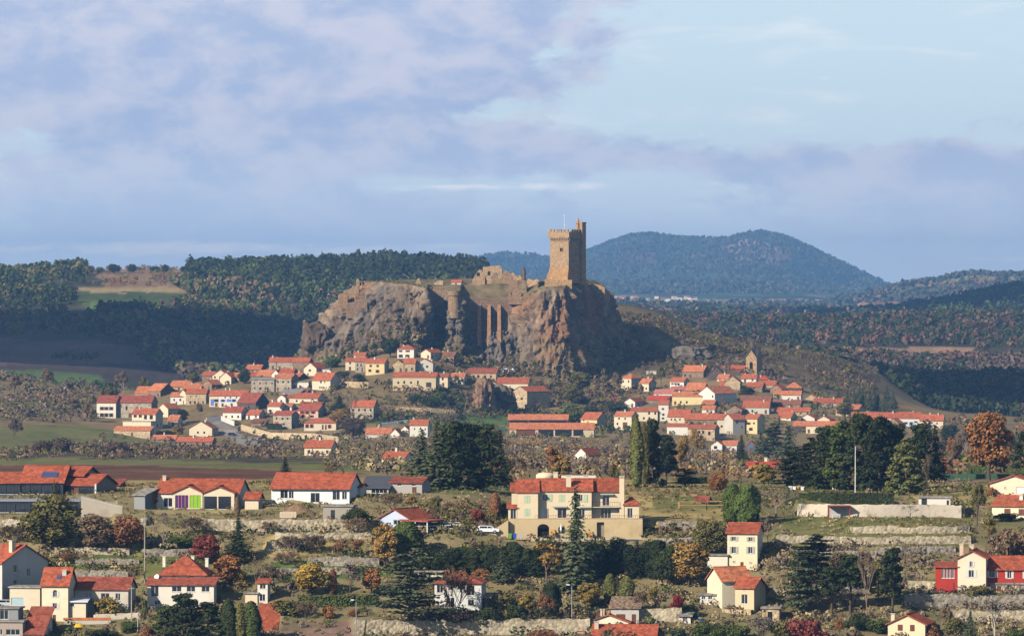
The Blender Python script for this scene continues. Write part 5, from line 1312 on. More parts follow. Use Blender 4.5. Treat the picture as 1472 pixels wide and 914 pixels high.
fh('F1', 'S', 905, 980, 360, 322, 290, 15, 'B', 'M', 'small red lean-to roof behind the modern house gable', 4, cat='shed', dD=12)
fh('F1', 'S', 1100, 1192, 525, 410, 368, 24, 'K', 'G', 'grey lean-to shed full of stored things beside the twin gabled house', 5, cat='shed', wallm=wallmat(srgb(150, 150, 148)))
def ramp():
    p = hit(132, 742, 985, 1300); s = p.y / F / K2
    root = empty('ramp_wall', at(665 / K2, 640 + 580 / K2, p.y - 1)); tag(root, 'sloping grey concrete garden wall beside the flat roofed pavilion', 'wall')
    m = wallmat(srgb(176, 164, 146)); q = MB()
    q.hexa([(0, 0, -1), (345 * s, -1.5, -1), (345 * s, .6, -1), (0, 2.0, -1), (0, 0, 150 * s), (345 * s, -1.5, 72 * s), (345 * s, .6, 78 * s), (0, 2, 158 * s)]); q.build('wall', m, root)
    q = MB(); q.hexa([(-.05, -.08, 150 * s + .004), (345 * s, -1.58, 72 * s + .004), (345 * s, .65, 78 * s + .004), (-.05, 2.05, 158 * s + .004), (-.05, -.08, 150 * s + .14), (345 * s, -1.58, 72 * s + .14), (345 * s, .65, 78 * s + .14), (-.05, 2.05, 158 * s + .14)]); q.build('coping', wallmat(WC['K']), root)
ramp()

# twin gabled house with purple and green panels
a, p, s = fh('F2', 'E', 140, 820, 515, 388, 290, 8, 'W', 'F', 'white house with twin front gables, purple and lime green panels and big glazing', 11, ops=[(200, 272, 432, 505)], chim=[(.04, .45, .7, 1.0, 'P')])
def gab(xl, xr, yb, ye, ya, ops, off):
    r, _, _ = fh('F2', 'G', xl, xr, yb, ye, ya, 8, 'C', 'F', 'x', 6.5, D=p.y - off, ops=ops, ov=.35, dark=True)
    return r
PUR = ('purple_panel', srgb(92, 40, 100)); LIM = ('lime_panel', srgb(140, 190, 40)); 
g1 = gab(280, 522, 515, 388, 333, [(295, 320, 408, 514, 'door', None, PUR), (322, 348, 408, 514, 'door', None, PUR), (350, 376, 408, 514, 'door', None, PUR), (378, 404, 408, 514, 'door', None, PUR), (415, 440, 408, 514, 'door', None, LIM), (442, 475, 408, 514, 'door', None, LIM), (477, 508, 408, 514, 'door', None, LIM)], 1.3)
g2 = gab(528, 782, 595, 390, 340, [(532, 640, 418, 522), (650, 756, 418, 522)], 2.4)
house_twin = merge(a, g1, g2)
fh('F2', 'E', 868, 980, 525, 438, 394, 8, 'C', 'F', 'small cream garage with red roof and diagonal shadow beside the twin gabled house', 5, cat='garage')

# white bungalow
a, p, s = fh('F3', 'E', 55, 700, 475, 350, 246, 10, 'W', 'F', 'long white bungalow with orange roof and three glazed doors above the stone terraces', 12, chim=[],
   ops=[(130, 192, 372, 440), (380, 456, 394, 472, 'win'), (562, 622, 375, 450), (200, 240, 380, 440), (640, 680, 380, 445)], wallm=wallmat(srgb(240, 238, 232)), ov=.8)
q = MB(); q.box(-9.2, -4.6, -1.6, -1.2, -1.2, 22 * s); q.box(3.0, 8.6, -1.6, -1.2, -1.2, 22 * s); q.build('porch_wall', wallmat(srgb(240, 238, 232)), a)
b, _, _ = fh('F3', 'E', 748, 792, 470, 342, 318, 10, 'W', 'M', 'x', 6, D=p.y + 7)
merge(a, b)
# earth mound and block wall before it
def mound():
    p = hit(427, 742, 985, 1300); s = p.y / F
    n = 40; r = 18; Vv = np.zeros((r, n, 3))
    for i in range(r):
        t = i / (r - 1)
        for j in range(n):
            th = 2 * math.pi * j / n
            Vv[i, j] = (33 * s * (1 - t) ** .6 * math.cos(th), 3.2 * (1 - t) ** .6 * math.sin(th), 21 * s * t - .6)
    Vv[..., 2] += .25 * fbm(Vv[..., 0], Vv[..., 1], 1, 3); Vv[..., 0] += .35 * fbm(Vv[..., 0] * .7, Vv[..., 2], 4, 3); Vv[..., 1] += .3 * fbm(Vv[..., 0] * .9, Vv[..., 2], 9, 3)
    me = grid_mesh('earth_mound', Vv.reshape(-1, 3), r, n, mat('bare_earth', srgb(140, 112, 86), .97, .25, .6, 3, bump=.5, bscale=.5), True, True)
    tag(link('earth_mound', me, loc=p + Vector((0, 2.5, 0))), 'heap of bare earth in front of the long white bungalow', 'mound')
    p = hit(414, 744, 985, 1300)
    o = MB(); w = 24 * p.y / F; o.box(-w / 2, w / 2, 0, .5, -.5, 9.5 * p.y / F)
    r_ = empty('block_stack', p); tag(r_, 'stack of pale building blocks at the foot of the earth heap', 'blocks')
    n = 6
    for i in range(n):
        for j in range(2):
            q = MB(); q.box(-w / 2 + i * w / n + .015, -w / 2 + (i + 1) * w / n - .015, 0, .6, j * .62 + .01, j * .62 + .6); q.build('block', wallmat(srgb(222, 198, 168)), r_)
    # grey block terrace right under the bungalow
    fh('F3', 'F', 480, 722, 605, 502, 498, 10, 'K', 'G', 'grey concrete garden block below the white bungalow', 3.5, ops=[(545, 580, 530, 602)], cat='outbuilding', detail=False, wallm=wallmat(srgb(164, 154, 138)))
mound()
# grey bungalow and lean-to
a, p, s = fh('F3', 'E', 1032, 1295, 395, 306, 274, 14, 'K', 'M', 'grey rendered bungalow with red roof and arched windows above the bushes', 7, ops=[(1095, 1125, 312, 335), (1212, 1245, 312, 335), (1215, 1250, 340, 392, 'door')], wallm=wallmat(srgb(178, 170, 162)))
fh('F3', 'S', 800, 1020, 395, 350, 272, 10, 'K', 'G', 'dark grey lean-to roof with white wall beside the grey bungalow', 7, ops=[(880, 1010, 352, 392)], cat='garage', roofm=mat('slate_sheet', srgb(84, 86, 92), .7, .12), wallm=wallmat(srgb(200, 194, 184)))
# open porch house with white railing
a, p, s = fh('F3', 'G', 948, 1190, 688, 600, 528, 30, 'N', 'F', 'low white house with wide open timber porch and red roof behind the green shrub', 9, ops=[(1060, 1120, 610, 650)], wallm=wallmat(srgb(196, 204, 220)))
q = MB(); q.hexa([(1.5, -.5, 70 * s), (9.5, -3.0, 70 * s), (9.5, 3.5, 70 * s), (1.5, 6, 70 * s), (1.5, -.5, 84 * s), (9.5, -3, 80 * s), (9.5, 3.5, 84 * s), (1.5, 6, 90 * s)]); q.build('porch_roof', roofmat(RC['M']), a)
for xx, yy in ((2.0, -.4), (5.8, -1.6), (9.2, -2.6)):
    q = MB(); q.box(xx - .1, xx + .1, yy - .1, yy + .1, -1, 70 * s); q.build('porch_post', M_WHITE, a)
q = MB(); q.box(4.2, 6.5, 3.5, 4, -1, 55 * s); q.build('back_wall', wallmat(srgb(206, 210, 222)), a)
def railing(name, label, pts, h, postgap, m, cat='railing', rails=(1.0, .5), pw=.09, D=None):
    P3 = [hit(x, y, 985, 1400) if D is None else at(x, y, D) for x, y in pts]
    root = empty(name, P3[0]); tag(root, label, cat)
    for A, B in zip(P3, P3[1:]):
        A, B = A - P3[0], B - P3[0]; L_ = (B - A).length; n = max(1, int(L_ / postgap))
        for i in range(n + 1):
            c = A + (B - A) * (i / n)
            q = MB(); q.box(c.x - pw, c.x + pw, c.y - pw, c.y + pw, c.z - .8, c.z + h); q.build('post', m, root)
        for f in rails:
            q = MB(); q.tube([A + Vector((0, -.12, h * f)), B + Vector((0, -.12, h * f))], [pw * .8] * 2, 4); q.build('rail', m, root)
railing('white_railing', 'white garden railing on low parapet beside the parked white car', [(588, 766), (616, 765), (664, 764)], 1.25, 1.5, mat('white_paint', (1, 1, 1)))
railing('white_railing', 'short white upper railing behind the garden railing by the parked car', [(624, 758), (642, 757.5), (661, 757)], .9, 1.2, mat('white_paint', (1, 1, 1)))

# the big cream villa
def villa():
    p0 = hit(832, 774, 985, 1300); D = p0.y
    s = D / F / K2; ox, oy = FR['F5']
    pt = lambda x, y, dy=0.0: at(ox + x / K2, oy + y / K2, D + dy)
    cream = wallmat(srgb(232, 212, 176)); tan = wallmat(srgb(206, 182, 140))
    def wing(xl, xr, yb, ye, yr, dy, dep, ops=(), typ='E', sh=None, roof='F', wm=None, chim=(), ov=.35):
        P = pt((xl + xr) / 2, yb, dy); w = (xr - xl) * s; h = (yb - ye) * s; r = max(.3, (ye - yr) * s)
        o = [((q[0] - xl) * s, (q[1] - xl) * s, max(.03, (yb - q[3]) * s), (yb - q[2]) * s) + tuple(q[4:]) for q in ops]
        return house(P, w, dep, h, r, typ, 0.0, 'C', roof, 'x', o, chim=chim, shutter=sh, detail=True, wallm=wm or cream, ov=ov, foot=4, name='villa')
    main = wing(135, 305, 485, 268, 182, 0, 10, [(192, 240, 298, 358, 'shut', 'g'), (192, 240, 405, 466, 'shut', 'g')])
    main['label'] = 'large cream villa with green shutters, orange roofs and arched terrace'; main['category'] = 'villa'
    w2 = wing(306, 745, 485, 257, 172, 1.6, 9, [(342, 384, 288, 340, 'win', None), (476, 526, 290, 346, 'shut', 'g'), (640, 672, 290, 340, 'win', None), (328, 360, 405, 484, 'door', None, ('white_door', srgb(230, 230, 226))), (372, 394, 405, 484, 'win', None), (466, 540, 402, 482, 'win', None), (640, 690, 405, 482, 'win', None)], chim=[(.57, .18, 1.0, 2.2, 'C'), (.33, .62, .9, 1.9, 'C'), (.9, .62, .9, 1.2, 'C')])
    w3 = wing(746, 976, 485, 262, 172, 3.2, 9, [(835, 892, 298, 380, 'win', None), (820, 906, 405, 482, 'win', None)])
    w4 = wing(88, 134, 560, 262, 206, 1.8, 6)
    w5 = wing(1016, 1134, 485, 372, 318, 2.0, 7, [(1040, 1082, 400, 480, 'win', None)], 'H')
    w6 = wing(60, 132, 500, 400, 368, .2, 2.5, [(80, 125, 405, 495, 'win', None)], 'S', wm=cream)
    merge(main, w2, w3, w4, w5, w6)
    O = main.location
    L_ = lambda x, y: ((x - 220) * s, (485 - y) * s)          # local x, z
    def put(name, mb, m): return mb.build(name, m, main)
    # open shutters beside the middle windows
    for x0, x1, y0, y1 in ((386, 420, 288, 346), (680, 712, 292, 352)):
        q = MB(); (a, z1), (b, z0) = L_(x0, y0), L_(x1, y1); q.box(a, b, 1.52, 1.595, z0, z1); put('shutter', q, shmat('g'))
    # terrace block with arches
    q = MB(); xa, xb = L_(60, 0)[0], L_(1160, 0)[0]; zb = L_(0, 635)[1]
    W = xb - xa; hh = -zb
    Tf = lambda x, z, e: (xa + x, -3.2 + e, zb + z)
    ops = [((300 - 60) * s, (395 - 60) * s, .02, (635 - 560) * s), ((470 - 60) * s, (516 - 60) * s, (635 - 602) * s, (635 - 562) * s), ((786 - 60) * s, (846 - 60) * s, .02, (635 - 510) * s)]
    # stair slope on the left: the block starts beside it
    st = (270 - 60) * s
    wall_face(q, W, hh, ops, Tf, 3.0, .9)
    q.poly([(xa + st * 0, -3.2, 0), (xb, -3.2, 0), (xb, 3.4, 0), (xa, 3.4, 0)])
    q.poly([(xb, -3.2, zb - 3), (xb, 3.4, zb - 3), (xb, 3.4, 0), (xb, -3.2, 0)]); q.poly([(xa, 3.4, zb - 3), (xa, -3.2, zb - 3), (xa, -3.2, 0), (xa, 3.4, 0)])
    put('terrace', q, tan)
    for o in ops[:2]:
        g = MB(); g.box(xa + o[0] + .03, xa + o[1] - .03, -2.45, -2.35, zb + o[2], zb + o[3]); a_ = put('archway', g, MATS['void_dark'])
        g = MB(); c = xa + (o[0] + o[1]) / 2; r = (o[1] - o[0]) / 2
        g.prism([(c + r * math.cos(t), zb + o[3] + r * .75 * math.sin(t)) for t in np.linspace(0, math.pi, 10)], -3.24, -3.19); g.build('arch_head', MATS['void_dark'], a_)
    o = ops[2]; g = MB(); g.box(xa + o[0] + .03, xa + o[1] - .03, -2.4, -2.3, zb + o[2], zb + o[3]); put('recess', g, wallmat(srgb(160, 146, 122)))
    # outer stair down the left end
    g = MB(); n = 12
    for i in range(n):
        x0 = xa - (n - i) * .42 + .0; z1 = zb + hh * (i + 1) / (n + 1)
        g.box(x0, x0 + .419, -4.4, -3.21, zb - 3, z1)
    put('stair', g, tan)
    # plinth and parapet
    g = MB(); g.box(L_(240, 0)[0], L_(1250, 0)[0], -5.2, -4.7, L_(0, 690)[1] - 2.5, L_(0, 640)[1]); put('garden_wall', g, wallmat(srgb(206, 190, 160)))
    # railings
    mr = mat('rust_rail', srgb(132, 84, 66), .7, .1)
    def rail(x0, x1, y, zt, hgt):
        g = MB(); a, b = L_(x0, 0)[0], L_(x1, 0)[0]
        g.box(a, b, y - .03, y + .03, zt + hgt - .07, zt + hgt); n = int((b - a) / .45)
        for i in range(n + 1):
            x = a + (b - a) * i / n; g.box(x - .02, x + .02, y - .02, y + .02, zt, zt + hgt - .071)
        put('railing', g, mr)
    rail(280, 1158, -3.1, 0.01, .75); rail(748, 974, 2.0, L_(0, 392)[1], .95)
    g = MB(); g.box(L_(746, 0)[0], L_(976, 0)[0], 1.8, 3.19, L_(0, 398)[1], L_(0, 393)[1]); put('balcony', g, cream)
    # awnings
    ma = mat('awning_cloth', srgb(186, 196, 176), .9, .06)
    for x0, x1, y0, dy in ((422, 545, 388, 1.6), (640, 745, 392, 1.6), (818, 930, 288, 3.2), (905, 975, 400, 3.2)):
        (a, z) = L_(x0, y0); b = L_(x1, 0)[0]; g = MB(); g.hexa([(a, dy - .7, z - .16), (b, dy - .7, z - .16), (b, dy - .02, z), (a, dy - .02, z), (a, dy - .7, z - .1), (b, dy - .7, z - .1), (b, dy - .02, z + .06), (a, dy - .02, z + .06)]); put('awning', g, ma)
    # tall chimney, round tower, back parapet
    g = MB(); (a, z1) = L_(976, 158); b = L_(1014, 0)[0]; g.box(a, b, 2.2, 3.6, -.5, z1); ch = put('chimney', g, cream)
    g = MB(); g.box(a - .1, b + .1, 2.1, 3.7, z1 + .25, z1 + .4); g.box(a + .1, a + .25, 2.3, 3.5, z1 + .003, z1 + .249); g.box(b - .25, b - .1, 2.3, 3.5, z1 + .003, z1 + .249); g.build('cap', cream, ch)
    (a, z1) = L_(290, 122); b = L_(450, 0)[0]; R = (b - a) / 2
    g = MB(); zc = L_(0, 150)[1]; g.lathe([(R, -3), (R, zc), (R * .96, zc + (z1 - zc) * .35), (R * .8, zc + (z1 - zc) * .7), (R * .5, zc + (z1 - zc) * .93), (.05, z1)], 24, ((a + b) / 2, 11.5)); put('round_tower', g, cream)
    (a, z1) = L_(500, 146); b = L_(785, 0)[0]; g = MB(); g.box(a, b, 10.7, 11.2, 2, z1); put('back_parapet', g, wallmat(WC['W']))
    # small things on the garden terrace
    for x, col, lab in ((75, srgb(120, 170, 70), 'green wheelie bin at the foot of the villa stair'), (115, srgb(50, 96, 190), 'blue wheelie bin at the foot of the villa stair'), (165, srgb(190, 190, 190), 'grey wheelie bin at the foot of the villa stair')):
        p = pt(x, 655, -6.0); r = empty('wheelie_bin', p); tag(r, lab, 'bin')
        mm = mat('bin_%d' % x, col, .5, .05)
        g = MB(); g.hexa([(-.26, -.26, .08), (.26, -.26, .08), (.26, .26, .08), (-.26, .26, .08), (-.34, -.36, 1.0), (.34, -.36, 1.0), (.34, .36, 1.0), (-.34, .36, 1.0)]); g.build('body', mm, r)
        g = MB(); g.hexa([(-.37, -.4, 1.004), (.37, -.4, 1.004), (.37, .42, 1.004), (-.37, .42, 1.004), (-.3, -.3, 1.12), (.3, -.3, 1.12), (.3, .42, 1.16), (-.3, .42, 1.16)]); g.build('lid', mm, r)
        for sx in (-1, 1):
            g = MB(); g.tube([(sx * .3, .3, .1), (sx * .36, .3, .1)], [.12, .12], 10); g.build('wheel', mat('rubber', srgb(30, 30, 32), .8), r)
    for x, y, lab in ((428, 600, 'yellow wicker garden chair in front of the villa terrace'), (735, 615, 'orange wicker garden chair by the villa recess')):
        p = pt(x, y + 22, -3.9); r = empty('garden_chair', p); tag(r, lab, 'chair'); mm = mat('wicker', srgb(204, 150, 76), .8, .12)
        g = MB(); g.box(-.4, .4, -.4, .35, .35, .5); g.build('seat', mm, r); g = MB(); g.hexa([(-.4, .25, .5), (.4, .25, .5), (.4, .4, .5), (-.4, .4, .5), (-.36, .4, 1.15), (.36, .4, 1.15), (.36, .52, 1.15), (-.36, .52, 1.15)]); g.build('backrest', mm, r)
        for sx in (-1, 1):
            for sy in (-.35, .3): g = MB(); g.box(sx * .36 - .04, sx * .36 + .04, sy - .04, sy + .04, -.6, .349); g.build('leg', mm, r)
            g = MB(); g.box(sx * .44 - .05, sx * .44 + .05, -.4, .35, .45, .75); g.build('armrest', mm, r)
    p = pt(494, 618, -3.7); r = empty('parasol', p); tag(r, 'closed white parasol in front of the villa arch', 'parasol')
    g = MB(); g.tube([(0, 0, -.6), (0, 0, 2.3)], [.04, .03], 6); g.build('pole', M_WHITE, r); g = MB(); g.lathe([(.12, .7), (.24, .95), (.2, 1.5), (.03, 2.25)], 8); g.build('canopy', M_WHITE, r)
    p = pt(1038, 702, -6.2); r = empty('pool_cover', p); tag(r, 'dark grey tarpaulin cover below the villa garden wall', 'cover')
    g = MB(); w = 185 * s; g.hexa([(-w / 2, -.6, -.5), (w / 2, -.6, -.5), (w / 2, .9, -.5), (-w / 2, .9, -.5), (-w / 2, -.3, 1.0), (w / 2, -.3, 1.0), (w / 2, .9, 1.1), (-w / 2, .9, 1.1)]); g.build('sheet', mat('tarpaulin', srgb(72, 76, 88), .6, .12), r)
villa()

# tall cream house, annex and houses below it
a, p, s = fh('F14', 'E', 375, 620, 372, 66, -2, 10, 'C', 'F', 'tall narrow cream house with two rows of brown windows and stone corner quoins', 8, sh='y',
   ops=[(412, 446, 97, 132), (550, 583, 100, 136), (412, 446, 180, 234), (548, 582, 180, 234), (424, 434, 296, 310), (560, 570, 304, 316), (482, 508, 305, 368, 'door')], wallm=wallmat(srgb(238, 222, 186)))
b, _, _ = fh('F14', 'F', 210, 376, 372, 254, 250, 10, 'C', 'G', 'x', 4, D=p.y + .5, wallm=wallmat(srgb(236, 222, 196)))
merge(a, b)
a, p, s = fh('F14', 'E', 440, 592, 722, 515, 448, 24, 'A', 'F', 'small tan house with blue grey window and two red roofs on a stone base', 6, ops=[(490, 540, 572, 650), (505, 522, 528, 542)], wallm=wallmat(srgb(220, 196, 156)))
b, _, _ = fh('F14', 'E', 330, 575, 650, 455, 358, -22, 'C', 'O', 'x', 7, D=p.y + 3.5, wallm=wallmat(srgb(232, 216, 184)))
q = MB(); q.box(-180 * s, 76 * s, -1.2, 3, -3.5, .6); q.build('stone_base', wallmat(WC['T'], True), a)
merge(a, b)
fh('F14', 'F', 660, 800, 802, 690, 660, 8, 'T', 'G', 'low stone shed with dark doorway and flat roof beside the small tan house', 4, ops=[(705, 745, 715, 790), (672, 690, 700, 720)], cat='shed', detail=False)
fh('F14', 'F', 150, 285, 655, 580, 560, 6, 'W', 'G', 'low white summerhouse with two small windows beside the small tan house', 4, ops=[(165, 195, 588, 612), (218, 250, 588, 612)], cat='shed')
fh('F13', 'S', 1120, 1215, 810, 752, 735, 8, 'W', 'G', 'tiny white garden niche with grey door beside the blue tarpaulin', 2.5, ops=[(1152, 1188, 752, 795, 'door', None, ('grey_door', srgb(150, 156, 166)))], cat='shed')
# house below: gable and front roof
a, p, s = fh('F13', 'G', 378, 705, 850, 800, 742, 10, 'C', 'F', 'cream gabled house with single brown shuttered window in front of the tiled shed', 10, ops=[(538, 560, 790, 825, 'shut', 'b')], chim=[(.28, .35, .8, 1.4, 'P'), (.92, .35, .8, 1.6, 'C')], wallm=wallmat(srgb(240, 226, 196)))
b, _, _ = fh('F13', 'E', 405, 925, 1010, 925, 838, 6, 'C', 'F', 'x', 9, D=p.y - 9, chim=[(.05, .35, .8, 1.3, 'P')], foot=6)
c, _, _ = fh('F13', 'S', 300, 390, 925, 872, 832, 6, 'C', 'F', 'x', 4, D=p.y - 3, foot=6)
merge(a, b, c)
fh('F13', 'S', 560, 790, 822, 684, 618, 6, 'K', 'N', 'grey rendered shed with mossy flat tile roof and brown doors', 7, ops=[(605, 680, 735, 818, 'garage'), (732, 768, 735, 818, 'door'), (635, 650, 686, 700), (712, 727, 686, 700)], cat='shed', wallm=wallmat(srgb(196, 188, 176)), roofm=mat('old_tiles', srgb(150, 124, 100), .95, .2, .5, 3, bump=.5, pattern='stone'))
# white house behind the cedar
fh('F12', 'H', 255, 640, 690, 478, 418, 6, 'W', 'M', 'white house with dark red hip roof half hidden by cedar and bare tree', 8, ops=[(275, 325, 495, 560), (525, 585, 500, 580), (530, 580, 615, 665), (350, 420, 600, 680)], wallm=wallmat(srgb(222, 218, 210)))
fh('F12', 'S', 640, 705, 690, 600, 590, 6, 'C', 'G', 'low cream porch with brown door beside the white house behind the cedar', 4, ops=[(642, 668, 605, 688, 'door')], cat='porch')
fh('F12', 'F', 100, 320, 440, 388, 380, 10, 'C', 'G', 'pale flat roofed outhouse behind the white house and cedar', 4, cat='shed', detail=False)

# left foreground
a, p, s = fh('F9', 'E', -160, 25, 620, 308, 176, 42, 'W', 'F', 'tall house with grey shaded gable and white chimney beside the cream garage block', 12, side=[(3, 3.9, 2.4, 3.9), (3, 3.9, 5.4, 6.8), (6.5, 7.4, 4.5, 6.0)], chim=[(.82, .3, .9, 2.2, 'C')], wallm=wallmat(srgb(206, 200, 190)))
a, p, s = fh('F9', 'E', 342, 560, 790, 492, 368, 6, 'C', 'F', 'cream three storey house with arched window, white shutters and skylight', 8, sh='w',
   ops=[(436, 468, 545, 592), (434, 468, 642, 688), (432, 460, 738, 786, 'door')], chim=[(.78, .3, .8, .9, 'K')], wallm=wallmat(srgb(240, 224, 190)))
q = MB(); c_ = (452 - 451) * s; zz = (790 - 592 + 46) * s
q.prism([(c_ + 16 * s * math.cos(t), zz + 12 * s * math.sin(t)) for t in np.linspace(0, math.pi, 9)], -.03, .0); q.build('arch_head', M_GLASS, a)
sl = 124 * s / 4
q = MB(); f_ = lambda x, y: (x, y, 298 * s + y * sl + .23); x0, x1 = (455 - 451) * s, (492 - 451) * s
q.hexa([f_(x0, 1.1), f_(x1, 1.1), f_(x1, 2.0), f_(x0, 2.0)] + [(x, y, z + .1) for x, y, z in (f_(x0, 1.1), f_(x1, 1.1), f_(x1, 2.0), f_(x0, 2.0))]); q.build('skylight', mat('solar_glass', (1, 1, 1)), a)
b, _, _ = fh('F9', 'S', 562, 705, 775, 632, 612, 4, 'C', 'G', 'x', 4, D=p.y + .4, ops=[(575, 610, 640, 672)], wallm=wallmat(srgb(236, 220, 188)), roofm=mat('white_paint', (1, 1, 1)))
merge(a, b)
fh('F9', 'E', 610, 1055, 640, 524, 446, 8, 'K', 'M', 'long low barn with dark red roof joined to the three storey house', 7, ops=[(698, 722, 560, 625, 'win'), (728, 752, 560, 635, 'door', None, ('grey_door', srgb(150, 156, 166))), (830, 900, 560, 600), (950, 990, 560, 620)], cat='barn', D=p.y + 5)
fh('F9', 'F', 78, 330, 700, 520, 505, 8, 'C', 'G', 'cream garage block with pale blue door and stone terrace on top', 6, ops=[(90, 192, 600, 662, 'garage', None, ('pale_blue_door', srgb(176, 200, 208)))], cat='garage', wallm=wallmat(srgb(228, 212, 182)))
a, p, s = fh('F9', 'F', -140, 188, 960, 800, 785, 6, 'K', 'G', 'grey flat roofed house with square windows below the cream garage block', 8, ops=[(50, 165, 858, 905), (-20, 20, 858, 905), (-120, -60, 850, 905)], wallm=wallmat(srgb(176, 160, 146)))
b, _, _ = fh('F9', 'F', -60, 150, 800, 690, 682, 6, 'K', 'G', 'x', 5, D=p.y + 3, ops=[(0, 68, 700, 775)], wallm=wallmat(srgb(150, 150, 148)))
merge(a, b)
fh('F9', 'S', 190, 352, 960, 890, 706, 10, 'W', 'M', 'steep red lean-to roof beside the grey flat roofed house', 7, cat='shed')
# hip roofed house
b, p, s = fh('F10', 'S', 65, 615, 692, 490, 446, 6, 'W', 'M', 'x', 3.4, ops=[(270, 348, 502, 548), (392, 462, 502, 548), (515, 580, 502, 548), (425, 490, 620, 675), (95, 160, 500, 590), (125, 172, 620, 655)])
a, p, s = fh('F10', 'H', 165, 545, 470, 400, 268, 6, 'W', 'F', 'white house with orange pyramid roof and satellite dish above a tiled lower storey', 8, ops=[(265, 300, 405, 440), (415, 450, 405, 440)], chim=[(.06, .3, .55, 1.6, 'W'), (.62, .75, .55, 1.5, 'W'), (.97, .45, .6, 1.2, 'W')], ridge=.4, foot=5, D=p.y + 3.6)
merge(a, b)
q = MB(); q.lathe([(.05, 0), (.35, .08), (.55, .25)], 14); dish = q.build('satellite_dish', M_WHITE, a); dish.rotation_euler = (1.2, 0, -.4); dish.location = (-205 * s, -.6, 40 * s)
a, p, s = fh('F10', 'S', 972, 1055, 676, 515, 494, 8, 'W', 'F', 'slim white stair tower with two tall windows above a long red roof', 3, ops=[(992, 1040, 525, 565), (990, 1036, 608, 665)])
b, _, _ = fh('F10', 'S', 948, 1110, 930, 890, 672, 8, 'W', 'F', 'x', 8, D=p.y - 8.2, foot=5)
merge(a, b)
fh('F10', 'F', 870, 972, 650, 575, 565, 8, 'C', 'G', 'pale blue topped terrace block beside the slim stair tower', 4, cat='garage', detail=False)

# red boarded house on the right
a, p, s = fh('F15', 'G', 828, 1056, 556, 275, 218, 10, 'C', 'F', 'cream gable house with red boarded wings and pink chimneys on the road wall', 10, sh='w', ops=[(918, 960, 372, 430), (926, 950, 300, 345)], chim=[(.1, .25, .75, 2.3, 'P'), (.42, .45, .9, 1.2, 'P')], wallm=wallmat(srgb(236, 218, 188)))
REDB = mat('red_boards', srgb(176, 58, 46), .8, .14, .4, 5, stretch=(1, 1, 6))
b, _, _ = fh('F15', 'S', 645, 826, 458, 348, 320, 10, 'R', 'F', 'x', 5, D=p.y + 1.2, ops=[(698, 718, 352, 436), (724, 744, 352, 436), (750, 770, 352, 436), (776, 798, 352, 436)], wallm=REDB)
c, _, _ = fh('F15', 'E', 1060, 1460, 486, 362, 272, 6, 'R', 'F', 'x', 7, D=p.y + 1.5, sh='w', ops=[(1085, 1132, 380, 430), (1235, 1268, 380, 438), (1375, 1405, 380, 438)], wallm=REDB)
d, _, _ = fh('F15', 'F', 1060, 1460, 556, 488, 486, 6, 'C', 'G', 'x', 6, D=p.y + 1.2, ops=[(1150, 1186, 500, 548, 'door')], wallm=wallmat(srgb(222, 200, 164)))
merge(a, b, c, d)
fh('F15', 'G', 256, 556, 945, 815, 742, 14, 'C', 'F', 'small cream gable house with two brown shutters below the road wall', 9, ops=[(335, 376, 812, 868, 'shut', 'b'), (434, 472, 814, 872, 'shut', 'b')], chim=[(.05, .4, .7, 1.5, 'C')], wallm=wallmat(srgb(238, 216, 176)))
# far right upper houses
fh('F8', 'G', 1095, 1480, 415, 312, 250, 10, 'C', 'F', 'wide cream house with low gable and white garage door above the brown shuttered house', 10, ops=[(1305, 1400, 342, 395, 'garage', None, ('white_door', (1, 1, 1))), (1212, 1226, 340, 356)], wallm=wallmat(srgb(240, 224, 190)))
fh('F8', 'E', 1115, 1480, 595, 496, 424, 24, 'C', 'R', 'cream house with brown shutters and white chimney below the house with white garage door', 9, ops=[(1212, 1262, 520, 575, 'shut', 'b'), (1325, 1371, 520, 575, 'shut', 'b')], chim=[(.55, .3, .7, .9, 'W')], wallm=wallmat(srgb(240, 222, 186)))
fh('F8', 'F', 506, 765, 500, 438, 432, 6, 'W', 'G', 'white garden shed with glass end above the long white wall', 3, ops=[(530, 575, 440, 498), (735, 755, 455, 495)], cat='shed', detail=False)
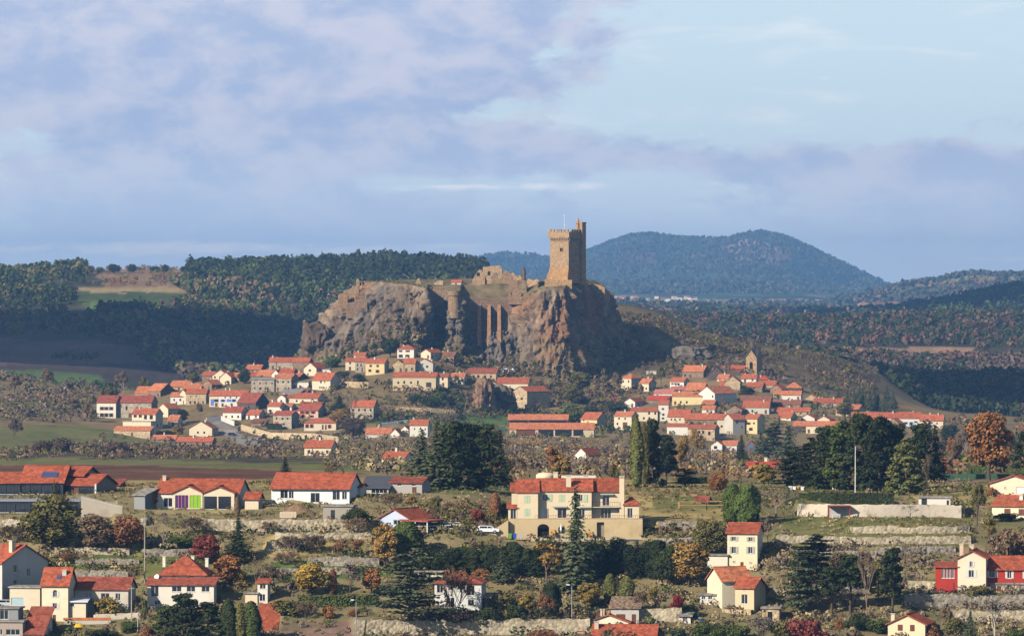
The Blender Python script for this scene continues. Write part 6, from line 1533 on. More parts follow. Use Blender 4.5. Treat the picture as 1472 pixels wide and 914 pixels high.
# ------------------------------------------------------------------ small built things of the near hillside
M_TYRE = mat('rubber', srgb(30, 30, 32), .8); M_RIM = mat('wheel_rim', srgb(170, 172, 176), .4, .05, metal=.6)
def car(p, rz, col, label, L=4.4, wagon=True, scale=1.0):
    r = empty('parked_car', p, rz); r.scale = (scale,) * 3; tag(r, label, 'car')
    m = mat('car_paint_%d_%d_%d' % tuple(int(c * 255) for c in col), col, .3, .03, spec=.5)
    W = .85
    prof = [(-2.15, .35), (2.1, .35), (2.2, .55), (2.15, .8), (1.2, .98), (.55, 1.45), (-1.7 if wagon else -1.0, 1.48), (-2.1, .95), (-2.2, .6)]
    q = MB(); q.prism([(x, z) for x, z in reversed(prof)], -W, W); q.build('body', m, r)
    q = MB()
    for y in (-W - .006, W + .006):
        q.poly([(-1.55, y, 1.0), (-.1, y, 1.0), (-.1, y, 1.38), (-1.5, y, 1.4)]); q.poly([(0, y, 1.0), (.95, y, 1.0), (.5, y, 1.36), (0, y, 1.38)])
    q.poly([(1.12, -W + .1, 1.02), (1.12, W - .1, 1.02), (.64, W - .15, 1.4), (.64, -W + .15, 1.4)])
    q.build('windows', M_GLASS, r)
    for x in (-1.35, 1.35):
        for y in (-W + .02, W - .02):
            t = MB(); t.tube([(x, y - .1, .33), (x, y + .1, .33)], [.33, .33], 14); w = t.build('wheel', M_TYRE, r)
            t = MB(); t.tube([(x, y - .12, .33), (x, y + .12, .33)], [.19, .19], 10); t.build('rim', M_RIM, w)
    for y in (-.6, .6):
        t = MB(); t.box(2.1, 2.19, y - .18, y + .18, .62, .78); t.build('headlight', M_WHITE, r)
        t = MB(); t.box(-2.22, -2.1, y - .15, y + .15, .7, .9); t.build('tail_light', mat('red_lens', srgb(150, 30, 26), .4), r)
    return r
p = hit(702, 766.5, 985, 1300); car(p + Vector((0, .5, .02)), -.12, srgb(240, 240, 240), 'white estate car parked on the terrace beside the villa', scale=1.05)
p = hit(9, 873, 985, 1300); car(p + Vector((0, 0.4, .05)), .1, srgb(214, 216, 220), 'silver car by the grey flat roofed house below the garage block', wagon=False)
for (px, py, rz, col, lab) in ((372, 632.5, .1, (236, 236, 238), 'white car on the lower village road beside the curved wall'), (334, 626, .3, (60, 62, 70), 'dark car on the village road below the white retaining wall'),
        (884, 573.5, .0, (196, 50, 44), 'red car beside the bushes beside the white L shaped house'), (896, 574, .4, (230, 230, 230), 'white car parked beside the white L shaped house'), (1036, 631, .1, (228, 228, 230), 'white car behind the arched stone house'),
        (724, 618, .1, (70, 130, 100), 'green van at the end of the saw shed'), (776, 624.5, .1, (186, 46, 40), 'red van under the lower saw shed')):
    p = hit(px, py, 2950, 3600); car(p + Vector((0, -.5, .05)), rz, srgb(*col), lab, wagon=True, scale=1.15)
def camper():
    p = hit(731, 536.5, 3000, 3600); r = empty('camper_van', p + Vector((0, 0, 0))); tag(r, 'white camper van parked under the butte above the cream house', 'van')
    q = MB(); q.prism([(-4.2, .5), (-4.2, 3.1), (2.4, 3.2), (3.2, 2.6), (3.6, 1.6), (4.3, 1.3), (4.3, .5)], -1.1, 1.1); q.build('body', mat('white_paint', (1, 1, 1)), r)
    q = MB(); q.box(-2.5, -.8, -1.13, -1.105, 1.6, 2.4); q.box(.2, 1.6, -1.13, -1.105, 1.6, 2.4); q.build('windows', M_GLASS, r)
    for x in (-2.6, 2.7):
        t = MB(); t.tube([(x, -1.12, .42), (x, 1.12, .42)], [.42, .42], 12); t.build('wheels', M_TYRE, r)
camper()
def lamp_post(px, pyb, pyt, label, D=None):
    p = hit(px, min(pyb, 930), 985, 1300) if D is None else at(px, pyb, D); h = (pyb - pyt) * p.y / F
    r = empty('street_lamp', p); tag(r, label, 'street lamp'); m = mat('galvanised', srgb(170, 166, 160), .5, .08, metal=.3)
    q = MB(); q.tube([(0, 0, -.6), (0, 0, h * .5), (0, 0, h - .35), (-.12, -.1, h - .1), (-.4, -.3, h + .02)], [.11, .09, .07, .06, .05], 8); q.build('pole', m, r)
    q = MB(); q.hexa([(-1.05, -.5, h - .08), (-.4, -.42, h - .08), (-.4, -.12, h - .08), (-1.05, -.2, h - .08), (-.98, -.46, h + .12), (-.4, -.4, h + .1), (-.4, -.16, h + .1), (-.98, -.22, h + .12)]); hd = q.build('lamp_head', mat('white_paint', (1, 1, 1)), r)
    q = MB(); q.box(-.95, -.5, -.42, -.2, h - .12, h - .084); q.build('lens', mat('white_joinery', (1, 1, 1)), hd)
lamp_post(512, 916, 862, 'grey street lamp beside the brown garden plot beside the roadside wall')
lamp_post(822, 906, 846, 'grey street lamp in front of the roadside wall by the red roofed house')
def pole(px, pyb, pyt, label, col=(150, 132, 112), D=None, name='utility_pole', bars=True, dmin=985):
    p = hit(px, pyb, dmin, 1500) if D is None else at(px, pyb, D); h = (pyb - pyt) * p.y / F
    r = empty(name, p); tag(r, label, 'pole'); m = mat('pole_%d' % col[0], srgb(*col), .85, .12)
    q = MB(); q.tube([(0, 0, -.8), (0.02, 0, h)], [.15, .09], 8); q.build('shaft', m, r)
    if bars:
        q = MB(); q.box(-.55, .55, -.14, -.1, h - .5, h - .38); q.build('crossarm', m, r)
pole(1229.5, 710, 641, 'tall bare pale pole rising in front of the dark pine grove', (214, 208, 196), bars=False)
pole(208, 838, 741, 'tall wooden utility pole between the rubble bank and the hip roofed house', (170, 158, 140))
pole(189, 896, 842, 'wooden utility pole in front of the end of the long barn', (176, 164, 146))
pole(198, 910, 884, 'short post at the corner of the white garden wall', (180, 172, 160), bars=False)
pole(586, 916, 896, 'short concrete post on the roadside wall beside the cedar', (196, 186, 172), bars=False)
pole(628, 914, 890, 'taller concrete post on the roadside wall below the cedar', (196, 186, 172), bars=False)
pole(1194, 856, 800, 'dark thin utility pole among the pines beside the small tan house', (60, 54, 50), bars=False)
pole(1371, 868, 838, 'slim dark sign post on the road wall in front of the red boarded house', (70, 66, 62), bars=False)
railing('guard_fence', 'orange and white timber guard fence across the dry field', [(976, 733), (1016, 733), (1053, 732)], 1.7, 5.2, mat('orange_paint', srgb(214, 160, 104), .7, .08), 'fence', (1.0, .55), .1)
# field hut
fh('F6', 'E', 462, 558, 482, 448, 424, 10, 'B', 'M', 'little brown field hut with red roof behind the guard fence', 3, ops=[(500, 535, 455, 480)], cat='hut', detail=False, name='field_hut')
fh('F6', 'F', 1126 - 926 + 926 - 1, 1190, 238, 222, 218, 6, 'W', 'G', 'white water trough box under the tall poplars beside the villa', 1.2, cat='box', detail=False, name='trough') if False else None
# bus-stop like shelter under the hedge
def shelter():
    p = hit(1080 + 715 / K2, 640 + 588 / K2, 985, 1300); s = p.y / F / K2; p = p - Vector((0, 2.75, 0)); p.z = ground(p.x, p.y) + .1
    r = empty('garden_shelter', p); tag(r, 'open garden shelter with flat red roof against the long white wall', 'shelter')
    m = mat('red_wood', srgb(140, 66, 50), .8, .12); h = 92 * s
    q = MB(); q.box(-90 * s, 92 * s, -.3, 2.6, h, h + .22); q.build('roof', m, r)
    for x in (-85 * s, 86 * s):
        for y in (-.1, 2.3): q = MB(); q.box(x - .1, x + .1, y - .1, y + .1, -.6, h - .002); q.build('post', m, r)
    q = MB(); q.box(-84 * s, 84 * s, 2.35, 2.5, -.5, h - .01); q.build('back_wall', wallmat(srgb(190, 186, 178)), r)
    t = empty('garden_table', p + Vector((-.6, .6, 0))); tag(t, 'white plastic garden table under the red roofed shelter', 'table')
    q = MB(); q.box(-.9, .9, -.4, .4, .66, .74); q.build('table_top', M_WHITE, t)
    for sx in (-.75, .75):
        for sy in (-.3, .3): q = MB(); q.box(sx - .05, sx + .05, sy - .05, sy + .05, -.2, .655); q.build('leg', M_WHITE, t)
shelter()
# coloured boxes by the grove: row of beehives
cols = [(230, 226, 214), (236, 232, 220), (222, 176, 90), (235, 232, 222), (196, 60, 46), (232, 228, 216), (238, 234, 226), (226, 196, 120), (234, 230, 222), (200, 70, 52), (236, 232, 226), (186, 48, 44), (240, 236, 230)]
pos = [(1136, 703), (1142, 703.5), (1148, 703), (1154, 704), (1165, 705), (1162, 701), (1168, 701), (1174, 701), (1179, 700.5), (1184, 702), (1199, 704), (1227, 703), (1220, 703)]
for (px, py), c in zip(pos, cols):
    p = hit(px, py, 1080, 1500); r = empty('beehive', p, random.uniform(-.3, .3))
    nm = {True: 'white'}.get(c[2] > 200, 'red' if c[1] < 100 else 'yellow')
    tag(r, nm + ' wooden beehive box in the row before the dark pine grove', 'beehive', nm + ' beehives before the pine grove')
    m = mat('hive_' + nm, srgb(*c), .8, .08)
    q = MB(); q.box(-.36, .36, -.3, .3, -.2, .62); q.build('box', m, r)
    q = MB(); q.hexa([(-.42, -.36, .623), (.42, -.36, .623), (.42, .36, .623), (-.42, .36, .623), (-.4, -.34, .72), (.4, -.34, .72), (.4, .34, .76), (-.4, .34, .76)]); q.build('lid', M_WHITE, r)
def misc():
    # yellow closed parasol / slide, blue tarpaulin, brick coping
    p = hit(114, 911, 985, 1200); r = empty('sun_parasol', p); tag(r, 'yellow garden parasol tilted over the garden below the brick coping', 'parasol')
    q = MB(); q.lathe([(1.05, 1.35), (.8, 1.75), (.4, 2.0), (.04, 2.1)], 10); q.build('canopy', mat('yellow_cloth', srgb(226, 176, 40), .8, .06), r)
    q = MB(); q.tube([(0, 0, -.4), (0, 0, 2.2)], [.04, .03], 6); q.build('pole', M_WHITE, r)
    p = hit(1003, 893, 985, 1300); r = empty('tarpaulin', p); tag(r, 'crumpled blue tarpaulin over a pile beside the tiny white niche', 'tarpaulin')
    n = 14; Vv = np.zeros((n, n, 3)); g = np.linspace(-1, 1, n)
    Vv[..., 0] = g[None, :] * 1.5; Vv[..., 1] = g[:, None] * .9; Vv[..., 2] = .75 * np.clip(1 - Vv[..., 0] ** 2 / 2.4 - Vv[..., 1] ** 2, -.3, 1) + .12 * fbm(Vv[..., 0] * 2, Vv[..., 1] * 2, 5, 3)
    me = grid_mesh('sheet', Vv.reshape(-1, 3), n, n, mat('blue_tarp', srgb(40, 84, 150), .5, .1)); link('sheet', me, r)
    p = hit(126, 897, 985, 1200); r = empty('planter_wall', p); tag(r, 'low white garden wall with orange brick coping below the three storey house', 'wall')
    s = p.y / F; q = MB(); q.box(-33 * s, 33 * s, 0, .5, -1.2, .75); q.build('wall', wallmat(WC['K']), r)
    nb = 22
    for i in range(nb):
        q = MB(); x0 = -33 * s + 66 * s * i / nb; q.box(x0 + .01, x0 + 66 * s / nb - .01, -.05, .55, .753, 1.25); q.build('brick', mat('orange_brick', srgb(206, 124, 74), .9, .15, rnd=.3), r)
    # white village fence and walls
    for pts, h, lab, col in (([(296.5, 607), (318, 604), (337, 612)], 2.6, 'white retaining wall on the bend of the village road', (226, 218, 204)),
                             ([(347, 618), (390, 630), (450, 631), (486, 636)], 3.2, 'long curved tan wall along the lower village road', (206, 182, 146)),
                             ([(478, 556), (505, 557), (530, 558)], 3.5, 'tan retaining wall below the row of three houses', (198, 172, 132)),
                             ([(545, 613), (570, 609), (586, 607)], 1.5, 'white slatted fence along the green meadow', (236, 234, 230)),
                             ([(568, 590), (620, 592), (655, 595)], 2.2, 'weathered garden wall between meadow and long tan barn', (186, 160, 126))):
        P3 = [hit(x, y, 2950, 3600) for x, y in pts]; r = empty('road_wall', P3[0]); tag(r, lab, 'wall')
        for A, B in zip(P3, P3[1:]):
            A = A - P3[0]; B = B - P3[0]; q = MB(); dv = (B - A).normalized(); nn = Vector((-dv.y, dv.x, 0)) * .3
            q.hexa([A - nn - Vector((0, 0, 2)), B - nn - Vector((0, 0, 2)), B + nn - Vector((0, 0, 2)), A + nn - Vector((0, 0, 2)), A - nn + Vector((0, 0, h)), B - nn + Vector((0, 0, h)), B + nn + Vector((0, 0, h)), A + nn + Vector((0, 0, h))]); q.build('segment', wallmat(srgb(*col), col[0] < 210), r)
misc()
def far_hamlet():
    rr = random.Random(5)
    for i in range(26):
        px = rr.uniform(868, 1000); py = 430.5 + (px - 868) * .012 + rr.uniform(-2, 4)
        p = hit(px, py, 9000, 24000)
        if p is None: continue
        w = rr.uniform(10, 17); c = rr.choice('WCWK')
        house(p, w, 10, rr.uniform(6, 9), 2.2, 'E', rr.uniform(-.2, .3), c, rr.choice('NOGN'), 'small pale house in the hazy hamlet under the far mountain', (), chim=(), group='houses of the far hamlet')
far_hamlet()
# ------------------------------------------------------------------ plants: prototype meshes
def leaf_mat():
    m = bpy.data.materials.new('foliage'); m.use_nodes = True; t = m.node_tree; L = t.links.new
    b = t.nodes['Principled BSDF']; b.inputs['Roughness'].default_value = .85; b.inputs['Specular IOR Level'].default_value = .12
    oi = N(t, 'ShaderNodeObjectInfo'); a = N(t, 'ShaderNodeAttribute', attribute_name='tone')
    s = N(t, 'ShaderNodeVectorMath', operation='MULTIPLY'); L(oi.outputs['Color'], s.inputs[0]); L(a.outputs['Color'], s.inputs[1])
    L(s.outputs[0], b.inputs['Base Color'])
    return m
def attr_leaf_mat():
    m = bpy.data.materials.new('foliage_mixed'); m.use_nodes = True; t = m.node_tree; L = t.links.new
    b = t.nodes['Principled BSDF']; b.inputs['Roughness'].default_value = .9; b.inputs['Specular IOR Level'].default_value = .1
    a = N(t, 'ShaderNodeAttribute', attribute_name='tone'); L(a.outputs['Color'], b.inputs['Base Color'])
    return m
M_LEAF = leaf_mat(); M_MIX = attr_leaf_mat()
M_BARK = mat('bark', srgb(96, 80, 66), .95, .2, 1.5); M_TWIG = mat('twig_bark', srgb(128, 110, 94), .95, .2, 1.5); M_PALE = mat('pale_bark', srgb(176, 164, 148), .9, .2, 1.5)

def cards(P, Nn, size, rng, asp=1.0, up=None):
    """one quad per point, facing Nn, randomly spun; returns verts (4n,3)"""
    n = len(P)
    Nn = Nn / (np.linalg.norm(Nn, axis=1, keepdims=True) + 1e-9)
    r = rng.normal(size=(n, 3)) if up is None else up
    T = np.cross(Nn, r); T /= (np.linalg.norm(T, axis=1, keepdims=True) + 1e-9)
    B = np.cross(Nn, T)
    s = (np.asarray(size) * np.ones(n))[:, None]
    j = lambda: 1 + rng.uniform(-.3, .3, (n, 1))
    V = np.stack([P - T * s * j() - B * s * asp * j() * .6, P + T * s * j() - B * s * asp * j(), P + T * s * j() * .7 + B * s * asp * j(), P - T * s * j() + B * s * asp * j()], 1)
    return V.reshape(-1, 3)
def leaf_mesh(name, V, tone, hue=None):
    Q = np.arange(len(V)).reshape(-1, 4)
    me = np_mesh(bpy.data.meshes.new(name), V, Q, M_LEAF)
    C = np.repeat(tone, 4)[:, None] * np.ones(3)
    if hue is not None: C = C * np.repeat(hue, 4, axis=0)
    vcol(me, 'tone', C)
    return me
def clumps_cloud(cl, n_each, size, rng, bias=.9, shell=.55):
    """cl: (k,6) centre + radii; leaves spread through each clump, facing mostly outwards"""
    P, Nn, t = [], [], []
    for c in cl:
        n = n_each
        d = rng.normal(size=(n, 3)); d /= np.linalg.norm(d, axis=1, keepdims=True)
        r = shell + (1 - shell) * rng.random((n, 1)) ** .6
        P.append(c[:3] + d * r * c[3:6]); Nn.append(d * bias + rng.normal(size=(n, 3)) * .5 + np.array([0, 0, .25])); t.append(np.full(n, rng.uniform(.78, 1.22)) * rng.uniform(.75, 1.25, n))
    return np.concatenate(P), np.concatenate(Nn), np.concatenate(t)
def hue_var(n, rng, amt=.11):
    h = np.ones((n, 3)); k = rng.normal(size=n) * amt
    h[:, 0] += k; h[:, 1] -= k * .1; h[:, 2] -= k * .3
    return np.clip(h, .4, 1.8)

def limb_mesh(name, segs, m, sides=5):
    mb = MB()
    for a, b, ra, rb in segs: mb.tube([a, b], [ra, rb], sides, cap=False)
    return mb.mesh(name, m, True)
PROTO = {}
def proto_round(key, seed, w=.34, z0=.22, k=24, n=190, leaf=.019, gap=.0, flat=1.0):
    rng = np.random.default_rng(seed); r = random.Random(seed)
    cl = []; segs = [((0, 0, -.06), (r.uniform(-.01, .01), 0, z0 + .08), .024, .016)]
    for i in range(k):
        zz = z0 + .06 + (1 - z0 - .12) * ((i + .5) / k)
        prof = math.sin(math.pi * min(1, max(.08, (zz - z0) / (1 - z0))) ** .8) ** .6
        a = i * 2.4 + r.uniform(-.5, .5); rr = w * prof * r.uniform(.35, .8)
        c = np.array([rr * math.cos(a), rr * math.sin(a), zz]); q = r.uniform(.10, .17) * (w / .34)
        cl.append([*c, q, q, q * .8 * flat])
        segs.append(((0, 0, max(z0 * .7, zz - .22)), tuple(c), .011, .003))
    P, Nn, t = clumps_cloud(np.array(cl), n, leaf, rng)
    V = cards(P, Nn, leaf * rng.uniform(.6, 1.2, len(P)), rng)
    PROTO[key] = (leaf_mesh('crown_' + key, V, t, hue_var(len(P), rng)), limb_mesh('trunk_' + key, segs, M_BARK))
def proto_spruce(key, seed, w=.2, lev=34, droop=.35, leaf=.019, z0=.05, full=1.0):
    rng = np.random.default_rng(seed); r = random.Random(seed)
    P, Nn, t, sz = [], [], [], []
    for i in range(lev):
        zz = z0 + (1 - z0) * (i / lev) ** .95
        R = w * (1 - (zz - z0) / (1 - z0)) ** .85 * r.uniform(.8, 1.12) + .012
        nb = max(5, int(17 * (R / w) + 4))
        ph = r.uniform(0, 6)
        for b in range(nb):
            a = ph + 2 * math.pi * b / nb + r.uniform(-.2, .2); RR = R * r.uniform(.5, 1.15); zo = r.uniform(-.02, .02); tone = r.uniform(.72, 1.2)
            m = max(3, int(9 * RR / w))
            for q in range(m):
                f = (q + .6) / m
                P.append((RR * f * math.cos(a) + r.uniform(-.012, .012), RR * f * math.sin(a) + r.uniform(-.012, .012), zz + zo - droop * RR * f + r.uniform(-.014, .014)))
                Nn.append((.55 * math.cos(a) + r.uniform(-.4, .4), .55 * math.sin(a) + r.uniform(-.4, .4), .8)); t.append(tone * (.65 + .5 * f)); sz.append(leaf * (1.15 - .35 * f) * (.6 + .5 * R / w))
    P, Nn, t = np.array(P), np.array(Nn), np.array(t)
    V = cards(P, Nn, np.array(sz), rng, .8)
    PROTO[key] = (leaf_mesh('crown_' + key, V, t, hue_var(len(P), rng, .08)), limb_mesh('trunk_' + key, [((0, 0, -.06), (0, 0, .97), .02, .003)], M_BARK))
def proto_cedar(key, seed, w=.42):
    rng = np.random.default_rng(seed); r = random.Random(seed)
    P, Nn, t = [], [], []; segs = [((0, 0, -.06), (.01, 0, .95), .03, .006)]
    for i in range(20):
        zz = .14 + .82 * i / 19; Rm = w * (1 - max(0, zz - .3) / .7) ** .7 + .05
        for _ in range(3 if zz < .8 else 2):
            a = r.uniform(0, 6.28); R = Rm * r.uniform(.45, 1.0); c = np.array([R * .62 * math.cos(a), R * .62 * math.sin(a), zz + r.uniform(-.02, .03)])
            n = 100; d = rng.normal(size=(n, 3)); d /= np.linalg.norm(d, axis=1, keepdims=True); q = rng.random((n, 1)) ** .5
            P.append(c + d * q * np.array([R * .5, R * .5, .016])); Nn.append(np.array([0, 0, 1.0]) + rng.normal(size=(n, 3)) * .45); t.append(np.full(n, r.uniform(.75, 1.25)) * rng.uniform(.8, 1.2, n))
            segs.append(((0, 0, zz - .05), tuple(c), .012, .004))
    P, Nn, t = np.concatenate(P), np.concatenate(Nn), np.concatenate(t)
    V = cards(P, Nn, .018 * rng.uniform(.6, 1.2, len(P)), rng)
    PROTO[key] = (leaf_mesh('crown_' + key, V, t, hue_var(len(P), rng, .08)), limb_mesh('trunk_' + key, segs, M_BARK))
def proto_pine(key, seed, w=.27, z0=.3, k=24):
    rng = np.random.default_rng(seed); r = random.Random(seed); cl = []; segs = [((0, 0, -.06), (.015, 0, .6), .022, .014), ((.015, 0, .6), (0, .01, .95), .014, .004)]
    for i in range(k):
        zz = z0 + (.97 - z0) * ((i + .5) / k); a = i * 2.5 + r.uniform(-.6, .6); R = w * (1 - .75 * ((zz - z0) / (1 - z0)) ** 1.5) * r.uniform(.3, .9)
        c = (R * math.cos(a), R * math.sin(a), zz); q = r.uniform(.07, .12); cl.append([*c, q, q, q * .55]); segs.append(((0, 0, zz - .06), c, .009, .003))
    P, Nn, t = clumps_cloud(np.array(cl), 150, .03, rng, .7, .3)
    V = cards(P, Nn + np.array([0, 0, .35]), .017 * rng.uniform(.6, 1.2, len(P)), rng)
    PROTO[key] = (leaf_mesh('crown_' + key, V, t, hue_var(len(P), rng, .1)), limb_mesh('trunk_' + key, segs, M_BARK))
def proto_column(key, seed, w=.12, taper=.5, n=4000, leaf=.014, z0=.02):
    rng = np.random.default_rng(seed)
    z = rng.random(n); a = rng.uniform(0, 6.283, n)
    lump = 1 + (.34 if w > .2 else .24) * fbm(np.cos(a) * 1.5 + seed, np.sin(a) * 1.5, z * 5, 4)
    R = w * (np.sin(np.pi * np.clip(.12 + z * .88, 0, 1)) ** taper) * lump * (.72 + .28 * rng.random(n) ** .5)
    P = np.stack([R * np.cos(a), R * np.sin(a), z0 + z * (1 - z0)], 1)
    Nn = np.stack([np.cos(a), np.sin(a), np.full(n, .35)], 1) + rng.normal(size=(n, 3)) * .45
    t = rng.uniform(.7, 1.3, n) * (1 + .25 * vnoise(np.cos(a) * 3, np.sin(a) * 3, z * 9))
    V = cards(P, Nn, leaf * rng.uniform(.6, 1.2, n), rng, 1.3)
    PROTO[key] = (leaf_mesh('crown_' + key, V, t, hue_var(n, rng, .1)), limb_mesh('trunk_' + key, [((0, 0, -.06), (0, 0, .8), .018, .004)], M_BARK))
def proto_bush(key, seed, w=.7, n=2400, leaf=.036, k=16):
    rng = np.random.default_rng(seed); r = random.Random(seed); cl = []
    for i in range(k):
        a = i * 2.4; R = w * r.uniform(.1, .7); zz = r.uniform(.15, .75) * (1 - .5 * (R / w) ** 2); q = r.uniform(.2, .34)
        cl.append([R * math.cos(a), R * math.sin(a), zz, q, q, q * .85])
    P, Nn, t = clumps_cloud(np.array(cl), n // k, leaf, rng, .8, .4)
    P[:, 2] = np.abs(P[:, 2])
    V = cards(P, Nn, leaf * rng.uniform(.6, 1.2, len(P)), rng)
    segs = [((0, 0, -.1), (c[0], c[1], c[2]), .03, .008) for c in cl[:7]]
    PROTO[key] = (leaf_mesh('crown_' + key, V, t, hue_var(len(P), rng)), limb_mesh('trunk_' + key, segs, M_BARK))
def proto_bare(key, seed, spread=.42, leaves=0, leaf=.02, low=False, pale=False, stems=1, twig=.0028):
    """branching skeleton with fine twigs, a few leaves left"""
    r = random.Random(seed); rng = np.random.default_rng(seed); segs = []; tips = []
    def grow(p, d, L_, rad, depth):
        q = p + d * L_; segs.append((tuple(p), tuple(q), rad, rad * .62)); 
        if depth == 0: tips.append((q, d)); return
        for _ in range(3 if depth > 1 else 4):
            nd = (d + Vector((r.gauss(0, spread), r.gauss(0, spread), r.gauss(.12, spread * .5)))).normalized()
            grow(q if r.random() < .7 else p + d * L_ * r.uniform(.5, .95), nd, L_ * r.uniform(.58, .82), max(rad * .58, twig), depth - 1)
    for s_ in range(stems):
        d0 = Vector((r.gauss(0, .05 if stems == 1 else .35), r.gauss(0, .05 if stems == 1 else .35), 1)).normalized()
        grow(Vector((0, 0, -.04)), d0, .26 if not low else .2, .02 if stems == 1 else .012, 4)
    ztop = max(q.z for q, _ in tips)
    k = 1.0 / ztop
    segs2 = [(tuple(c * k for c in a), tuple(c * k for c in b), ra * k, rb * k) for a, b, ra, rb in segs]
    mb = MB()
    for a, b, ra, rb in segs2: mb.tube([a, b], [ra, rb], 3, cap=False)
    tm = mb.mesh('trunk_' + key, M_PALE if pale else M_TWIG)
    P, Nn, t, asp = [], [], [], []
    for q, d in tips:                                # twig tufts
        for _ in range(3):
            v = Vector((r.gauss(0, 1), r.gauss(0, 1), r.gauss(.3, 1))).normalized(); P.append(tuple((q + v * .03) * k)); Nn.append(tuple(v)); t.append(r.uniform(.7, 1.2))
    for i in range(leaves):
        q, d = r.choice(tips); v = Vector((r.gauss(0, 1), r.gauss(0, 1), r.gauss(0, 1))).normalized(); P.append(tuple((q + v * r.uniform(0, .07)) * k)); Nn.append((v.x, v.y, v.z + .3)); t.append(r.uniform(.7, 1.3))
    P, Nn, t = np.array(P), np.array(Nn), np.array(t)
    nt_ = 3 * len(tips)
    V1 = cards(P[:nt_], Nn[:nt_], .026, rng, .16); V = V1
    if leaves: V = np.concatenate([V1, cards(P[nt_:], Nn[nt_:], leaf * rng.uniform(.6, 1.2, leaves), rng)])
    PROTO[key] = (leaf_mesh('crown_' + key, V, t, hue_var(len(P), rng, .12)), tm)
proto_round('round', 1); proto_round('round2', 2, .4, .15, 28, 170); proto_round('round3', 3, .28, .2, 22, 180)
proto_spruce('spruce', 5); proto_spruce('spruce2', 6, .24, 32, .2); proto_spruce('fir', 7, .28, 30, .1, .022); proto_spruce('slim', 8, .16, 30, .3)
proto_cedar('cedar', 9); proto_cedar('cedar2', 10, .5); proto_pine('pine', 11); proto_pine('pine2', 12, .34, .05, 40); proto_pine('pine3', 13, .2, .45, 18)
proto_column('cypress', 14, .15, .45); proto_column('poplar', 15, .09, .5, 3400, .013, .06); proto_column('thuja', 16, .28, .3, 4600, .018)
proto_bush('bush', 17); proto_bush('bush2', 18, .9, 2600, .036, 18); proto_bush('bush3', 19, .55, 2200, .036, 14)
proto_bare('bare', 20, .42); proto_bare('bare2', 21, .5, 60); proto_bare('wisp', 22, .45, 1900, .019); proto_bare('wisp2', 23, .5, 3200, .019); proto_bare('twigs', 24, .4, 1100, .022, True, stems=4); proto_bare('twigs2', 25, .45, 1700, .022, True, stems=5); proto_bare('birch', 26, .32, 700, .017, pale=True)

TC = {'olive': (112, 104, 58), 'yellow': (178, 144, 62), 'ochre': (156, 122, 66), 'orange': (158, 106, 62), 'rust': (142, 96, 66), 'red': (138, 70, 60), 'crimson': (130, 42, 44), 'brown': (130, 106, 80), 'dkbrown': (98, 80, 64), 'grey': (140, 126, 110), 'straw': (164, 144, 104),
      'green': (84, 94, 46), 'lime': (84, 98, 46), 'dk': (60, 68, 38), 'blk': (48, 56, 33), 'blue': (92, 99, 68), 'yelgr': (116, 116, 64), 'gold': (146, 124, 62), 'mauve': (124, 108, 92)}
def tree(kind, px, pyb, h, w, col, label, cat='tree', group=None, dmin=985, dmax=5000, name=None, D=None):
    """h, w: height and full width in photo pixels"""
    p = hit(px, pyb, dmin, dmax) if D is None else at(px, pyb, D)
    if p is None: return None
    s = p.y / F; crown, trunk = PROTO[kind]
    W0 = PROTO_W[kind]
    nm = name or ('bush' if cat in ('bush', 'shrub') else 'tree')
    r = empty(nm, p - Vector((0, 0, .05)), random.uniform(0, 6.28)); tag(r, label, cat, group)
    hz = h * s; hw = w * s / W0
    r.scale = (hw, hw, hz)
    c = srgb(*TC[col]); j = random.uniform(.9, 1.12)
    link('crown', crown, r, color=tuple(x * j for x in c)); link('trunk', trunk, r)
    return r
PROTO_W = {}
for k_, (c_, t_) in PROTO.items():
    co = np.zeros(len(c_.vertices) * 3); c_.vertices.foreach_get('co', co); co = co.reshape(-1, 3)
    PROTO_W[k_] = float(np.percentile(np.abs(co[:, 0]), 98) * 2)
# ------------------------------------------------------------------ single trees and bushes
T = tree
# --- near slope, left
T('round2', 73, 792, 78, 80, 'olive', 'big olive and orange autumn tree below the flat roofed pavilion')
T('round2', 138, 792, 50, 52, 'brown', 'brown twiggy bush between the olive tree and the rubble bank', 'bush')
T('round2', 182, 790, 46, 52, 'rust', 'russet twiggy bush beside the tall utility pole', 'bush')
T('bush', 107, 741, 12, 18, 'yelgr', 'small yellow green bush on the end of the flat roofed pavilion', 'bush')
T('slim', 78, 711, 24, 6, 'green', 'thin green young tree before the dark glass front of the modern house')
T('twigs', 20, 780, 26, 42, 'dkbrown', 'dark brown bush below the boulder bank', 'bush')
T('bush2', 62, 817, 24, 26, 'green', 'green bush beside the tall shaded gable house', 'bush')
T('bare', 126, 822, 22, 26, 'grey', 'small bare fruit tree on the grass terrace above the long barn')
T('twigs2', 96, 808, 14, 30, 'rust', 'reddish low shrub on the terrace above the three storey house', 'bush')
T('bare2', 236, 790, 52, 48, 'grey', 'bare grey tree on the terraces above the pyramid roof')
T('bush3', 258, 788, 22, 36, 'green', 'dark green bush beside the bare grey tree', 'bush')
T('twigs', 280, 769, 26, 42, 'dkbrown', 'dark bush where the pale terrace wall begins below the twin gables', 'bush')
T('spruce2', 343, 806, 64, 44, 'dk', 'dark green spruce standing before the pale terrace wall')
T('round', 296, 810, 42, 38, 'red', 'red autumn tree behind the pyramid roofed house')
T('round', 327, 843, 46, 40, 'orange', 'round orange autumn tree beside the pyramid roofed house')
T('bush', 345, 842, 24, 22, 'yellow', 'yellow bush at the foot of the round orange tree', 'bush')
T('round3', 219, 730, 24, 20, 'orange', 'small orange tree against the white side window of the twin gabled house')
